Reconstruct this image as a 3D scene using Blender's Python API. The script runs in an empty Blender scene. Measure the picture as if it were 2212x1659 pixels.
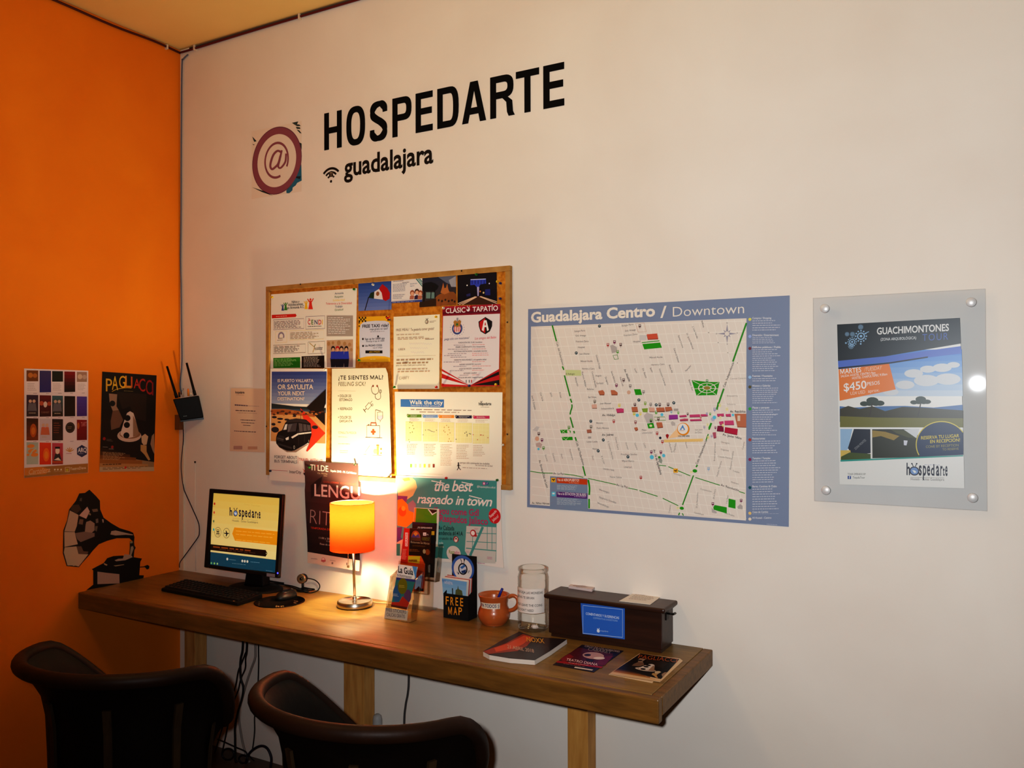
import bpy, bmesh, math, random
from mathutils import Vector, Matrix
random.seed(7)
SC = bpy.context.scene
COL = SC.collection
V = Vector

# ------------------------------------------------------------------ camera
F = 1826.83
YAW, PIT, ROL = [math.radians(a) for a in (29.5198, 0.5054, -0.17727)]
CAM = V((3.2396, -2.6288, 1.57))
_cy, _sy = math.cos(YAW), math.sin(YAW)
FWD = V((-_sy*math.cos(PIT), _cy*math.cos(PIT), math.sin(PIT)))
_rt = V((_cy, _sy, 0)); _up = _rt.cross(FWD)
RT = math.cos(ROL)*_rt + math.sin(ROL)*_up
UP = -math.sin(ROL)*_rt + math.cos(ROL)*_up
cam = bpy.data.cameras.new('camera'); cam.sensor_width = 36; cam.lens = F/2212*36; cam.clip_start = .02
co = bpy.data.objects.new('camera', cam); COL.objects.link(co)
m = Matrix((RT, UP, -FWD)).transposed().to_4x4(); m.translation = CAM
co.matrix_world = m
SC.camera = co

class Plane:
    """A flat surface in the room; at() is the spot on it that the photograph shows at a pixel, k layers proud of it."""
    def __init__(s, p, n, step=.00015):
        s.p = V(p); s.n = V(n).normalized(); s.step = step
    def at(s, x, y, k=0):
        d = FWD + (x-1106)/F*RT - (y-829.5)/F*UP
        p = s.p + s.n*(k*s.step)
        return CAM + d*((p-CAM).dot(s.n)/d.dot(s.n))
DZ = .758                                   # desk top
def wall(off=0, step=.00015): return Plane((0, -off, 0), (0, -1, 0), step)
def left(off=0): return Plane((off, 0, 0), (1, 0, 0))
def top(z=DZ): return Plane((0, 0, z), (0, 0, 1))

# ------------------------------------------------------------------ materials
def lin(c):
    def f(v):
        v /= 255.
        return v/12.92 if v <= .04045 else ((v+.055)/1.055)**2.4
    return (f(c[0]), f(c[1]), f(c[2]), 1)
MATS = {}
def mat(c, rough=.6, spec=.3, metal=0, emit=0, name=None, coat=0):
    key = (tuple(c), rough, spec, metal, emit, coat)
    if key in MATS: return MATS[key]
    m = bpy.data.materials.new(name or 'paint_%d_%d_%d' % tuple(int(v) for v in c)); m.use_nodes = True
    b = m.node_tree.nodes['Principled BSDF']
    b.inputs['Base Color'].default_value = lin(c); b.inputs['Roughness'].default_value = rough
    b.inputs['Specular IOR Level'].default_value = spec; b.inputs['Metallic'].default_value = metal
    b.inputs['Coat Weight'].default_value = coat
    if emit:
        b.inputs['Emission Color'].default_value = lin(c); b.inputs['Emission Strength'].default_value = emit
    MATS[key] = m
    return m
def noisy(name, c1, c2, scale, rough=.7, spec=.3, stretch=(1, 1, 1), bump=0, bscale=None, detail=5, lo=.3, hi=.7, coat=0):
    m = bpy.data.materials.new(name); m.use_nodes = True
    nt = m.node_tree; N = nt.nodes; K = nt.links.new; b = N['Principled BSDF']
    tc = N.new('ShaderNodeTexCoord'); mp = N.new('ShaderNodeMapping'); mp.inputs['Scale'].default_value = stretch
    K(tc.outputs['Object'], mp.inputs['Vector'])
    n = N.new('ShaderNodeTexNoise'); n.inputs['Scale'].default_value = scale; n.inputs['Detail'].default_value = detail
    n.inputs['Distortion'].default_value = .3
    K(mp.outputs[0], n.inputs['Vector'])
    r = N.new('ShaderNodeValToRGB'); e = r.color_ramp.elements
    e[0].position = lo; e[0].color = lin(c1); e[1].position = hi; e[1].color = lin(c2)
    K(n.outputs['Fac'], r.inputs[0]); K(r.outputs[0], b.inputs['Base Color'])
    b.inputs['Roughness'].default_value = rough; b.inputs['Specular IOR Level'].default_value = spec
    b.inputs['Coat Weight'].default_value = coat
    if bump:
        n2 = N.new('ShaderNodeTexNoise'); n2.inputs['Scale'].default_value = bscale or scale*3; n2.inputs['Detail'].default_value = 6
        K(mp.outputs[0], n2.inputs['Vector'])
        bp = N.new('ShaderNodeBump'); bp.inputs['Strength'].default_value = bump; bp.inputs['Distance'].default_value = .004
        K(n2.outputs['Fac'], bp.inputs['Height']); K(bp.outputs[0], b.inputs['Normal'])
    return m
def clear(name, tint, gloss=.06, rough=.02):
    """see-through plastic or glass: lets light straight through, with a facing-dependent sheen"""
    m = bpy.data.materials.new(name); m.use_nodes = True
    nt = m.node_tree; N = nt.nodes; N.clear(); K = nt.links.new
    o = N.new('ShaderNodeOutputMaterial'); mx = N.new('ShaderNodeMixShader'); t = N.new('ShaderNodeBsdfTransparent'); g = N.new('ShaderNodeBsdfGlossy')
    t.inputs[0].default_value = lin(tint); g.inputs['Roughness'].default_value = rough
    lw = N.new('ShaderNodeLayerWeight'); lw.inputs[0].default_value = .2
    mr = N.new('ShaderNodeMapRange'); mr.inputs['To Min'].default_value = gloss; mr.inputs['To Max'].default_value = .6
    K(lw.outputs['Fresnel'], mr.inputs['Value']); K(mr.outputs[0], mx.inputs[0]); K(t.outputs[0], mx.inputs[1]); K(g.outputs[0], mx.inputs[2])
    K(mx.outputs[0], o.inputs[0])
    return m

M_WALL = noisy('white_plaster', (226, 217, 207), (233, 226, 217), 2.2, .75, .2, bump=.05, bscale=55)
M_ORANGE = noisy('orange_paint', (226, 122, 16), (236, 134, 22), 2.5, .7, .25, bump=.05, bscale=55)
M_FAR = noisy('darkened_plaster', (120, 108, 96), (132, 120, 106), 2, .8, .2)  # unseen walls, colour darkened to cut the light they bounce back
M_CEIL = noisy('ceiling_paint', (226, 192, 128), (232, 200, 138), 2, .8, .2, bump=.04, bscale=50)
M_FLOOR = noisy('dark_floor', (70, 52, 40), (92, 70, 54), 6, .5, .4)
M_WOOD = noisy('desk_wood', (112, 84, 36), (148, 114, 54), 5, .42, .4, (1.2, 7, 7), .12, 20, 8, .28, .75, coat=.12)
M_EDGE = noisy('desk_edge_wood', (96, 66, 26), (132, 92, 40), 6, .4, .4, (1.2, 9, 9), .15, 22, 8, .28, .75)
M_LEG = noisy('leg_wood', (176, 124, 62), (206, 156, 88), 6, .5, .3, (8, 8, 1), .08, 24)
M_CORK = noisy('cork', (176, 106, 30), (206, 138, 52), 60, .9, .1, bump=.2, bscale=160, lo=.35, hi=.65)
M_FRAME = noisy('frame_wood', (158, 116, 60), (180, 138, 80), 30, .55, .3, (1, 1, 1))
M_LEATHER = noisy('dark_leather', (13, 8, 6), (20, 11, 7), 9, .55, .12, bump=.25, bscale=40)
M_LEATHER_IN = noisy('dark_leather_inside', (14, 10, 8), (20, 14, 11), 9, .6, .2, bump=.2, bscale=40)
M_RIM = noisy('lamplit_leather_rim', (30, 15, 7), (46, 23, 10), 8, .5, .18, bump=.2, bscale=40)  # browner than the back: lamp light on the rim put into its colour
M_SLAT = noisy('slat_wood', (48, 32, 15), (68, 46, 21), 8, .6, .3, (8, 8, 1), .1)
M_BOX = noisy('box_wood', (44, 22, 14), (60, 32, 19), 7, .38, .45, (1, 6, 6), .05, 20, coat=.1)
M_CLAY = noisy('clay', (164, 84, 38), (186, 100, 48), 14, .3, .5, bump=.06, bscale=60, coat=.3)
M_BLACK = mat((16, 15, 15), .45, .35, name='black_plastic')
M_BLACKM = mat((11, 11, 11), .6, .25, name='matt_black_plastic')
M_STEEL = mat((190, 182, 170), .3, .5, 1, name='brushed_steel')
M_CHROME = mat((225, 225, 225), .22, .5, 1, name='chrome')
M_SATIN = mat((212, 212, 212), .42, .5, .25, name='satin_metal')
M_ACRYL = clear('clear_acrylic', (252, 253, 254), .004, .022)
M_HOLD = clear('clear_plastic_holder', (246, 244, 240), .015, .03)
M_GLASS = clear('jar_glass', (255, 255, 254), .02, .02)
WHITE = (238, 234, 226); INK = (26, 22, 22)

# ------------------------------------------------------------------ building helpers
class MB:
    """collects shapes into one mesh"""
    def __init__(s): s.v = []; s.f = []; s.m = []; s.ml = []; s.sm = []
    def mi(s, m):
        if m not in s.ml: s.ml.append(m)
        return s.ml.index(m)
    def add(s, vs, fs, m, smooth=False):
        b = len(s.v); s.v += [tuple(v) for v in vs]; k = s.mi(m)
        for f in fs: s.f.append([b+i for i in f]); s.m.append(k); s.sm.append(smooth)
    def box(s, lo, hi, m, rz=0, piv=None):
        x0, y0, z0 = lo; x1, y1, z1 = hi
        vs = [V(p) for p in ((x0,y0,z0),(x1,y0,z0),(x1,y1,z0),(x0,y1,z0),(x0,y0,z1),(x1,y0,z1),(x1,y1,z1),(x0,y1,z1))]
        if rz:
            c = V(piv) if piv else (V(lo)+V(hi))/2; R = Matrix.Rotation(rz, 3, 'Z'); vs = [R @ (v-c)+c for v in vs]
        s.add(vs, [(0,3,2,1),(4,5,6,7),(0,1,5,4),(1,2,6,5),(2,3,7,6),(3,0,4,7)], m)
    def hexa(s, a, b, m):
        """block between two quads a and b (same winding)"""
        s.add(list(a)+list(b), [(3,2,1,0),(4,5,6,7),(0,1,5,4),(1,2,6,5),(2,3,7,6),(3,0,4,7)], m)
    def prism(s, pts, d, m):
        n = len(pts); d = V(d); P = [V(p) for p in pts]
        s.add(P+[p+d for p in P], [tuple(range(n))[::-1], tuple(range(n, 2*n))]+[(i, (i+1) % n, n+(i+1) % n, n+i) for i in range(n)], m)
    def tube(s, path, r, m, n=8, closed=False, flat=1):
        path = [V(p) for p in path]; L = len(path); rs = r if isinstance(r, (list, tuple)) else [r]*L
        vs = []; prev = None
        for i, p in enumerate(path):
            a = path[(i-1) % L] if (closed or i > 0) else p; b = path[(i+1) % L] if (closed or i < L-1) else p
            t = (b-a).normalized()
            if prev is None:
                u = t.cross(V((0, 0, 1)));
                if u.length < .1: u = t.cross(V((1, 0, 0)))
            else: u = prev - t*prev.dot(t)
            u.normalize(); prev = u; w = t.cross(u)
            for j in range(n):
                q = 2*math.pi*j/n; vs.append(p+u*(rs[i]*math.cos(q))+w*(rs[i]*flat*math.sin(q)))
        fs = [(i*n+j, i*n+(j+1) % n, ((i+1) % L)*n+(j+1) % n, ((i+1) % L)*n+j) for i in range(L if closed else L-1) for j in range(n)]
        if not closed: fs += [tuple(range(n))[::-1], tuple(range((L-1)*n, L*n))]
        s.add(vs, fs, m, True)
    def lathe(s, prof, c, m, n=40, sx=1, sy=1, smooth=True, axis=None):
        """prof: (r, z); a closed end has r = 0"""
        c = V(c); vs = []; fs = []; rings = []
        for r, z in prof:
            if r == 0: rings.append([len(vs)]); vs.append((0, 0, z))
            else:
                rings.append(list(range(len(vs), len(vs)+n)))
                vs += [(r*sx*math.cos(2*math.pi*j/n), r*sy*math.sin(2*math.pi*j/n), z) for j in range(n)]
        for A, B in zip(rings, rings[1:]):
            for j in range(n):
                k = (j+1) % n
                if len(A) == 1: fs.append((A[0], B[j], B[k]))
                elif len(B) == 1: fs.append((A[j], A[k], B[0]))
                else: fs.append((A[j], A[k], B[k], B[j]))
        R = V((0, 0, 1)).rotation_difference(V(axis)).to_matrix() if axis else Matrix.Identity(3)
        s.add([c+R @ V(v) for v in vs], fs, m, smooth)
    def build(s, name, parent=None, bevel=0, seg=2, sub=0):
        me = bpy.data.meshes.new(name)
        base = V(parent.location) if parent is not None and parent.parent is None else (V(parent.location)+V(parent.parent.location) if parent is not None else V((0, 0, 0)))
        me.from_pydata([tuple(V(v)-base) for v in s.v], [], s.f)
        for m in s.ml: me.materials.append(m)
        me.polygons.foreach_set('material_index', s.m); me.polygons.foreach_set('use_smooth', s.sm)
        me.update()
        o = bpy.data.objects.new(name, me); COL.objects.link(o); o.parent = parent
        if bevel:
            b = o.modifiers.new('edge', 'BEVEL'); b.width = bevel; b.segments = seg; b.limit_method = 'ANGLE'; b.angle_limit = math.radians(40)
        if sub:
            b = o.modifiers.new('round', 'SUBSURF'); b.levels = b.render_levels = sub
        return o
def tag(o, label=None, cat=None, group=None, kind=None):
    for k, v in (('label', label), ('category', cat), ('group', group), ('kind', kind)):
        if v: o[k] = v
    return o
def thing(name, label, cat, loc=(0, 0, 0), group=None):
    o = bpy.data.objects.new(name, None); COL.objects.link(o); o.location = loc; o.empty_display_size = .05
    return tag(o, label, cat, group)
def smooth_path(pts, n=6, closed=False):
    P = [V(p) for p in pts]; out = []; L = len(P)
    for i in range(L if closed else L-1):
        a, b, c, d = (P[(i-1) % L], P[i], P[(i+1) % L], P[(i+2) % L]) if closed else (P[max(i-1, 0)], P[i], P[i+1], P[min(i+2, L-1)])
        for j in range(n):
            t = j/n
            out.append(.5*((2*b)+(c-a)*t+(2*a-5*b+4*c-d)*t*t+(3*b-a-3*c+d)*t**3))
    if not closed: out.append(P[-1])
    return out

# text: glyph outlines of the built-in font, cached as plain meshes
_TX = {}
def glyphs(txt, bold=0, space=1.0):
    if 'M' in txt and bold > 0:                 # the built-in M closes up when emboldened: draw it as one outline
        vs, fs, x = [], [], 0.
        for i, seg in enumerate(txt.split('M')):
            if i:
                H, w, t = CAPH+bold, .74+bold, .075+1.7*bold
                o = [(0, -bold), (0, H), (1.3*t, H), (w/2, .34*H), (w-1.3*t, H), (w, H), (w, -bold), (w-t, -bold), (w-t, .7*H), (w/2+.3*t, .02), (w/2-.3*t, .02), (t, .7*H), (t, -bold)]
                fs.append(tuple(range(len(vs)+len(o)-1, len(vs)-1, -1))); vs += [(x+a, b) for a, b in o]; x += w+.08*space
            if seg.strip():
                x += .27*(len(seg)-len(seg.lstrip())); v, f = glyphs(seg.strip(), bold, space); k = len(vs); x0 = min(a for a, b in v)
                vs += [(x+a-x0, b) for a, b in v]; fs += [tuple(k+j for j in q) for q in f]; x += max(a for a, b in v)-x0+.08*space+.27*(len(seg)-len(seg.rstrip()))
            elif i < txt.count('M'): x += .27*len(seg)
        return vs, fs
    key = (txt, bold, space)
    if key not in _TX:
        c = bpy.data.curves.new('t', 'FONT'); c.body = txt; c.offset = bold; c.space_character = space; c.resolution_u = 3
        o = bpy.data.objects.new('t', c); COL.objects.link(o)
        dg = bpy.context.evaluated_depsgraph_get()
        me = bpy.data.meshes.new_from_object(o.evaluated_get(dg))
        _TX[key] = ([(v.co.x, v.co.y) for v in me.vertices], [tuple(p.vertices) for p in me.polygons])
        bpy.data.objects.remove(o); bpy.data.meshes.remove(me); bpy.data.curves.remove(c)
    return _TX[key]
CAPH = max(y for x, y in glyphs('H')[0])

class Sheet:
    """a flat printed thing: coordinates are read off the photograph (through zoom window K = x0, y0, scale) and set on its plane"""
    def __init__(s, name, label, cat, plane, K=(0, 0, 1), group=None, rough=.55, spec=.3, emit=0, root=None):
        s.pl = plane; s.K = K; s.parts = {}; s.rough = rough; s.spec = spec; s.emit = emit
        s.seq = 0; s.name = name; s.lab = (label, cat, group); s.root = root; s.seed = random.Random(len(label)*7+len(name))
    def px(s, p): return (s.K[0]+p[0]/s.K[2], s.K[1]+p[1]/s.K[2])
    def at(s, p, k=0): x, y = s.px(p); return s.pl.at(x, y, k)
    def mb(s, part): return s.parts.setdefault(part, MB())
    def mt(s, c): return c if not isinstance(c, tuple) else mat(c, s.rough, s.spec, 0, s.emit)
    def poly(s, part, pts, c, k=1):
        s.seq = (s.seq+1) % 48
        P = [s.at(p, k+s.seq*.012) for p in pts]
        nrm = V((0, 0, 0))
        for i in range(1, len(P)-1): nrm += (P[i]-P[0]).cross(P[i+1]-P[0])
        idx = list(range(len(P)))
        if nrm.dot(s.pl.n) < 0: idx.reverse()
        s.mb(part).add(P, [idx], s.mt(c))
    def rect(s, part, x0, y0, x1, y1, c, k=1): s.poly(part, [(x0, y0), (x1, y0), (x1, y1), (x0, y1)], c, k)
    def grad(s, part, q, c0, c1, n=8, k=1):
        """quad TL TR BR BL printed in n bands from colour c0 to c1"""
        L = lambda a, b, t: (a[0]+(b[0]-a[0])*t, a[1]+(b[1]-a[1])*t)
        for i in range(n):
            t0, t1, t = i/n, (i+1)/n, (i+.5)/n
            s.poly(part, [L(q[0], q[3], t0), L(q[1], q[2], t0), L(q[1], q[2], t1), L(q[0], q[3], t1)], tuple(c0[j]+(c1[j]-c0[j])*t for j in range(3)), k)
    def line(s, part, pts, w, c, k=2, closed=False):
        """printed line, w in window units"""
        n = len(pts); A = []; B = []
        for i, p in enumerate(pts):
            a = pts[(i-1) % n] if closed or i > 0 else p; b = pts[(i+1) % n] if closed or i < n-1 else p
            dx, dy = b[0]-a[0], b[1]-a[1]; l = math.hypot(dx, dy) or 1; nx, ny = -dy/l*w/2, dx/l*w/2
            A.append((p[0]+nx, p[1]+ny)); B.append((p[0]-nx, p[1]-ny))
        for i in range(n if closed else n-1):
            j = (i+1) % n; s.poly(part, [A[i], A[j], B[j], B[i]], c, k)
    def box(s, part, q, w, c, k=2): s.line(part, q, w, c, k, True)
    def disc(s, part, c0, r, c, k=2, n=20, rx=None, a0=0, a1=360, inner=0):
        """true circle on the surface, r = its vertical radius in window units"""
        s.seq = (s.seq+1) % 48; k += s.seq*.012
        c3 = s.at(c0, k); up = (s.at((c0[0], c0[1]-r), k)-c3); R = up.length
        ez = up.normalized(); ex = ez.cross(s.pl.n).normalized()
        if s.at((c0[0]+1, c0[1]), k).__sub__(c3).dot(ex) < 0: ex = -ex
        q = (rx or r)/r
        pts = []
        full = abs(a1-a0) >= 360
        for i in range(n if full else n+1):
            a = math.radians(a0+(a1-a0)*i/n); pts.append((ex*(R*q*math.cos(a)), ez*(R*math.sin(a))))
        if inner:
            vs = [c3+a+b for a, b in pts]+[c3+(a+b)*inner for a, b in pts]; L = len(pts)
            s.mb(part).add(vs, [(i, (i+1) % L, L+(i+1) % L, L+i) for i in range(L if full else L-1)], s.mt(c))
        else:
            s.mb(part).add([c3]+[c3+a+b for a, b in pts] if not full else [c3+a+b for a, b in pts],
                           [tuple(range(len(pts)+(0 if full else 1)))], s.mt(c))
    def text(s, txt, p0, p1, h, c=INK, k=3, bold=.012, slant=0, part='lettering', up=None, space=1.0):
        """txt with its baseline from p0 to p1, capitals h tall (window units) along up"""
        vs, fs = glyphs(txt, bold, space)
        if not vs: return
        x0 = min(v[0] for v in vs); x1 = max(v[0] for v in vs)
        s.seq = (s.seq+1) % 48; k += s.seq*.012
        a = s.at(p0, k); b = s.at(p1, k); u = up or (0, -1); l = math.hypot(*u)
        e = s.at((p0[0]+u[0]/l*h, p0[1]+u[1]/l*h), k)-a
        s.mb(part).add([a+(b-a)*((x-x0+slant*y)/(x1-x0))+e*(y/CAPH) for x, y in vs], fs, s.mt(c))
    def rows(s, q, n, c, k=3, fill=.9, hh=.42, part='lettering', word=.12, ragged=True):
        """n lines of small print too fine to read, in quad TL TR BR BL"""
        L = lambda a, b, t: (a[0]+(b[0]-a[0])*t, a[1]+(b[1]-a[1])*t); R = s.seed
        for i in range(n):
            t0 = (i+.5-hh/2)/n; t1 = (i+.5+hh/2)/n
            a0, b0 = L(q[0], q[3], t0), L(q[1], q[2], t0); a1, b1 = L(q[0], q[3], t1), L(q[1], q[2], t1)
            x = 0; end = fill*(R.uniform(.72, 1.05) if ragged else 1); end = min(end, 1)
            while x < end-.02:
                w = min(word*R.uniform(.4, 1.3), end-x)
                s.poly(part, [L(a0, b0, x), L(a0, b0, x+w), L(a1, b1, x+w), L(a1, b1, x)], c, k); x += w+word*.22
    def finish(s, corners, c=WHITE, part='sheet', thick=.0004, mt=None, pname='print'):
        """the sheet itself under the print, and all parts under one root"""
        P = [s.at(p) for p in corners]
        if s.root is None:
            lo = V((min(p.x for p in P), min(p.y for p in P), min(p.z for p in P))); hi = V((max(p.x for p in P), max(p.y for p in P), max(p.z for p in P)))
            s.root = thing(s.name, s.lab[0], s.lab[1], ((lo.x+hi.x)/2, (lo.y+hi.y)/2, lo.z), s.lab[2])
        mb = MB()
        nrm = V((0, 0, 0))
        for i in range(1, len(P)-1): nrm += (P[i]-P[0]).cross(P[i+1]-P[0])
        if nrm.dot(s.pl.n) < 0: P.reverse()
        mb.prism([p-s.pl.n*thick for p in P], s.pl.n*thick, mt or s.mt(c))
        s.sheet = mb.build(part, s.root)
        pr = MB()                            # everything printed on it is its surface pattern: one mesh
        for b in s.parts.values():
            k = len(pr.v); pr.v += b.v
            for f, i, sm in zip(b.f, b.m, b.sm): pr.f.append([k+j for j in f]); pr.m.append(pr.mi(b.ml[i])); pr.sm.append(sm)
        if pr.v: pr.build(pname, s.root)
        return s.root

# ------------------------------------------------------------------ the room
def struct(name, lo, hi, m):
    b = MB(); b.box(lo, hi, m); o = b.build(name); o['kind'] = 'structure'; return o
RX, RY, RZ = 5.6, -5.0, 3.146
struct('floor', (-.1, RY-.1, -.1), (RX+.1, .1, 0), M_FLOOR)
struct('ceiling', (-.1, RY-.1, RZ), (RX+.1, .1, RZ+.1), M_CEIL)
struct('wall_back', (0, 0, 0), (RX, .1, RZ), M_WALL)
struct('wall_left', (-.1, RY, 0), (0, .1, RZ), M_ORANGE)
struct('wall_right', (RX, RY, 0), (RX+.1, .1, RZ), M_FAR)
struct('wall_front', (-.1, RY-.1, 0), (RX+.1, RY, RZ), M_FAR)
struct('trim_1', (.0, -.006, DZ), (.028, 0, 1.44), mat((214, 196, 176), .6, .3))       # bare strip in the corner above the desk
# ------------------------------------------------------------------ lettering on the white wall
KH = (520, 100, 2.989)
w0 = wall(.0005)
def wx(cx): return w0.at(520+cx/2.989, 290, 0).x
ZB, ZT = 2.559, 2.710
ltr = thing('wall_lettering', 'large black condensed capitals across the upper white wall', 'lettering', (1.41, 0, ZB))
SV = .0245                                  # horizontal stroke
def letter(ch, c0, c1):
    x0, x1 = wx(c0), wx(c1); w = x1-x0; h = ZT-ZB; sh = .078*.315; b = MB(); m = mat((14, 13, 14), .8, .1); cnt = [0]
    D = V((0, -.0012, 0))
    def P(u, v): return V((x0+u*w, -.0003, ZB+v*h))
    def q(pts): cnt[0] += 1; b.prism([P(*p) for p in pts], D*(1+cnt[0]*.006), m)
    s = sh/w; t = SV/h
    def bar(u0, v0, u1, v1): q([(u0, v0), (u1, v0), (u1, v1), (u0, v1)])
    def band(A, B, closed=False):
        n = len(A)
        for i in range(n if closed else n-1):
            j = (i+1) % n; q([A[i], A[j], B[j], B[i]])
    def sup(cu, cv, ru, rv, a0, a1, n=14, e=2.7):
        out = []
        for i in range(n+1):
            a = math.radians(a0+(a1-a0)*i/n); c, d = math.cos(a), math.sin(a)
            out.append((cu+ru*math.copysign(abs(c)**(2/e), c), cv+rv*math.copysign(abs(d)**(2/e), d)))
        return out
    def bowl(v0, v1, u1=1):
        cu = u1-.42; cv = (v0+v1)/2; rv = (v1-v0)/2
        A = [(s*.5, v1)]+sup(cu, cv, u1-cu, rv, 90, -90)+[(s*.5, v0)]
        B = [(s*.5, v1-t)]+sup(cu, cv, u1-cu-s, rv-t, 90, -90)+[(s*.5, v0+t)]
        band(A, B)
    if ch == 'H': bar(0, 0, s, 1); bar(1-s, 0, 1, 1); bar(s, .43, 1-s, .43+t)
    elif ch == 'O':
        A = sup(.5, .5, .5, .52, 0, 360, 40, 2.6)[:-1]; B = sup(.5, .5, .5-s, .52-t, 0, 360, 40, 2.6)[:-1]; band(A, B, True)
    elif ch == 'S':
        c = smooth_path([(.86, .72, 0), (.83, .84, 0), (.68, .935, 0), (.48, .945, 0), (.27, .9, 0), (.16, .78, 0), (.2, .65, 0), (.38, .56, 0),
                         (.62, .47, 0), (.81, .36, 0), (.85, .22, 0), (.74, .1, 0), (.52, .055, 0), (.3, .075, 0), (.16, .17, 0), (.14, .29, 0)], 4)
        A = []; B = []
        for i, p in enumerate(c):
            d = c[min(i+1, len(c)-1)]-c[max(i-1, 0)]; dx, dz = d.x*w, d.y*h; l = math.hypot(dx, dz); nx, nz = -dz/l, dx/l
            k = (sh*abs(nx)+SV*abs(nz))/2*.84
            A.append((p.x+nx*k/w, p.y+nz*k/h)); B.append((p.x-nx*k/w, p.y-nz*k/h))
        band(A, B)
    elif ch == 'P': bar(0, 0, s, 1); bowl(.4, 1)
    elif ch == 'E': bar(0, 0, s, 1); bar(s, 1-t, 1, 1); bar(s, .44, .95, .44+t); bar(s, 0, 1, t)
    elif ch == 'D': bar(0, 0, s, 1); bowl(0, 1)
    elif ch == 'A':
        g = s*1.08; q([(0, 0), (g, 0), (.5+g*.18, .9), (.5-g*.62, 1)]); q([(1-g, 0), (1, 0), (.5+g*.62, 1), (.5-g*.62, 1), (.5-g*.1, .88)]); bar(.24, .2, .76, .2+t)
    elif ch == 'R':
        bar(0, 0, s, 1); bowl(.45, 1, .95); q([(.42, .45+t), (.62, .52), (.9, .36), (.93, .1), (1, 0), (1-s*1.02, 0), (.93-s, .1), (.9-s, .34), (.5, .45)])
    elif ch == 'T': bar(0, 1-t, 1, 1); bar(.5-s/2*1, 0, .5+s/2, 1-t)
    return b.build('letter', ltr)
for ch, a, z in (('H', 540, 652), ('O', 683, 803), ('S', 833, 948), ('P', 980, 1103), ('E', 1130, 1240), ('D', 1270, 1408), ('A', 1430, 1585), ('R', 1612, 1770), ('T', 1778, 1928), ('E', 1955, 2090)):
    letter(ch, a, z)

s = Sheet('wall_lettering', 'small black lowercase city name with a padlocked signal symbol on the white wall', 'lettering', wall(.0008), KH)
s.text('guadalajara', (667, 841), (1243, 750), 118, (14, 13, 14), 0, .022, part='lettering', up=(0, -1))
B = (14, 13, 14)
for r, w_ in ((92, 15), (66, 13), (42, 12)):
    c = (583, 873)
    s.disc('signal_symbol', c, r, B, 0, 14, rx=r*1.0, a0=42 if r > 80 else 44, a1=138 if r > 80 else 136, inner=1-w_/r)
s.disc('signal_symbol', (583, 872), 9, B, 0)
s.rect('signal_symbol', 572, 815, 596, 843, (205, 175, 145), 1); s.rect('signal_symbol', 571, 820, 595, 842, B, 2)
s.disc('signal_symbol', (583, 822), 16, B, 2, 12, rx=14, a0=0, a1=180, inner=.68); s.rect('signal_symbol', 581, 826, 585, 836, (205, 175, 145), 3)
P = [s.at(p) for p in ((536, 885), (1243, 750))]
s.root = thing('wall_lettering', s.lab[0], s.lab[1], ((P[0].x+P[1].x)/2, 0, P[0].z))
for n, b in s.parts.items(): b.build(n, s.root)

# sticker with the at sign
s = Sheet('wall_sticker', 'square sticker with a purple ring around an at sign on the white wall', 'sticker', wall(.0006), (520, 240, 8.29))
PU = (138, 82, 98); PD = (104, 58, 84)
s.disc('at_sign_print', (641, 888), 603, PD, 1, 56, inner=.93); s.disc('at_sign_print', (641, 888), 590, PU, 2, 56, inner=.80)
s.disc('at_sign_print', (640, 880), 330, PU, 1, 40, rx=300, a0=-28, a1=290, inner=.87)
c = smooth_path([(735, 700, 0), (700, 860, 0), (672, 985, 0), (700, 1020, 0), (745, 990, 0), (800, 900, 0), (812, 760, 0)], 6)
s.line('at_sign_print', [(p.x, p.y) for p in c], 34, PU, 2)
c = smooth_path([(722, 735, 0), (660, 712, 0), (590, 775, 0), (545, 890, 0), (530, 990, 0), (560, 1040, 0), (610, 1010, 0), (672, 940, 0), (712, 800, 0)], 6)
s.line('at_sign_print', [(p.x, p.y) for p in c], 38, PU, 3)
s.poly('paint_print', [(1085, 945), (1092, 1245), (1010, 1285), (985, 1330), (930, 1370), (925, 1420), (870, 1470), (820, 1470), (815, 1420), (900, 1330), (990, 1190), (1050, 1050)], (40, 108, 138), 1)
s.poly('paint_print', [(1000, 1170), (1075, 1165), (1060, 1220), (985, 1195)], (20, 48, 60), 2)
for q in ([(915, 210), (1030, 185), (1010, 235), (950, 230)], [(940, 230), (1050, 240), (1075, 268), (1010, 270)], [(985, 280), (1060, 290), (1070, 320), (1005, 318)], [(1000, 330), (1050, 345), (1090, 400), (1060, 395)],
          [(205, 455), (250, 500), (285, 540), (240, 550)], [(205, 590), (250, 600), (300, 560), (235, 612)], [(1050, 560), (1090, 580), (1092, 700), (1080, 660)], [(200, 1362), (420, 1435), (580, 1518), (380, 1450)]):
    s.poly('paint_print', q, (44, 66, 66), 1)
s.finish([(195, 365), (1092, 180), (1092, 1440), (195, 1575)], (226, 214, 202))

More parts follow.
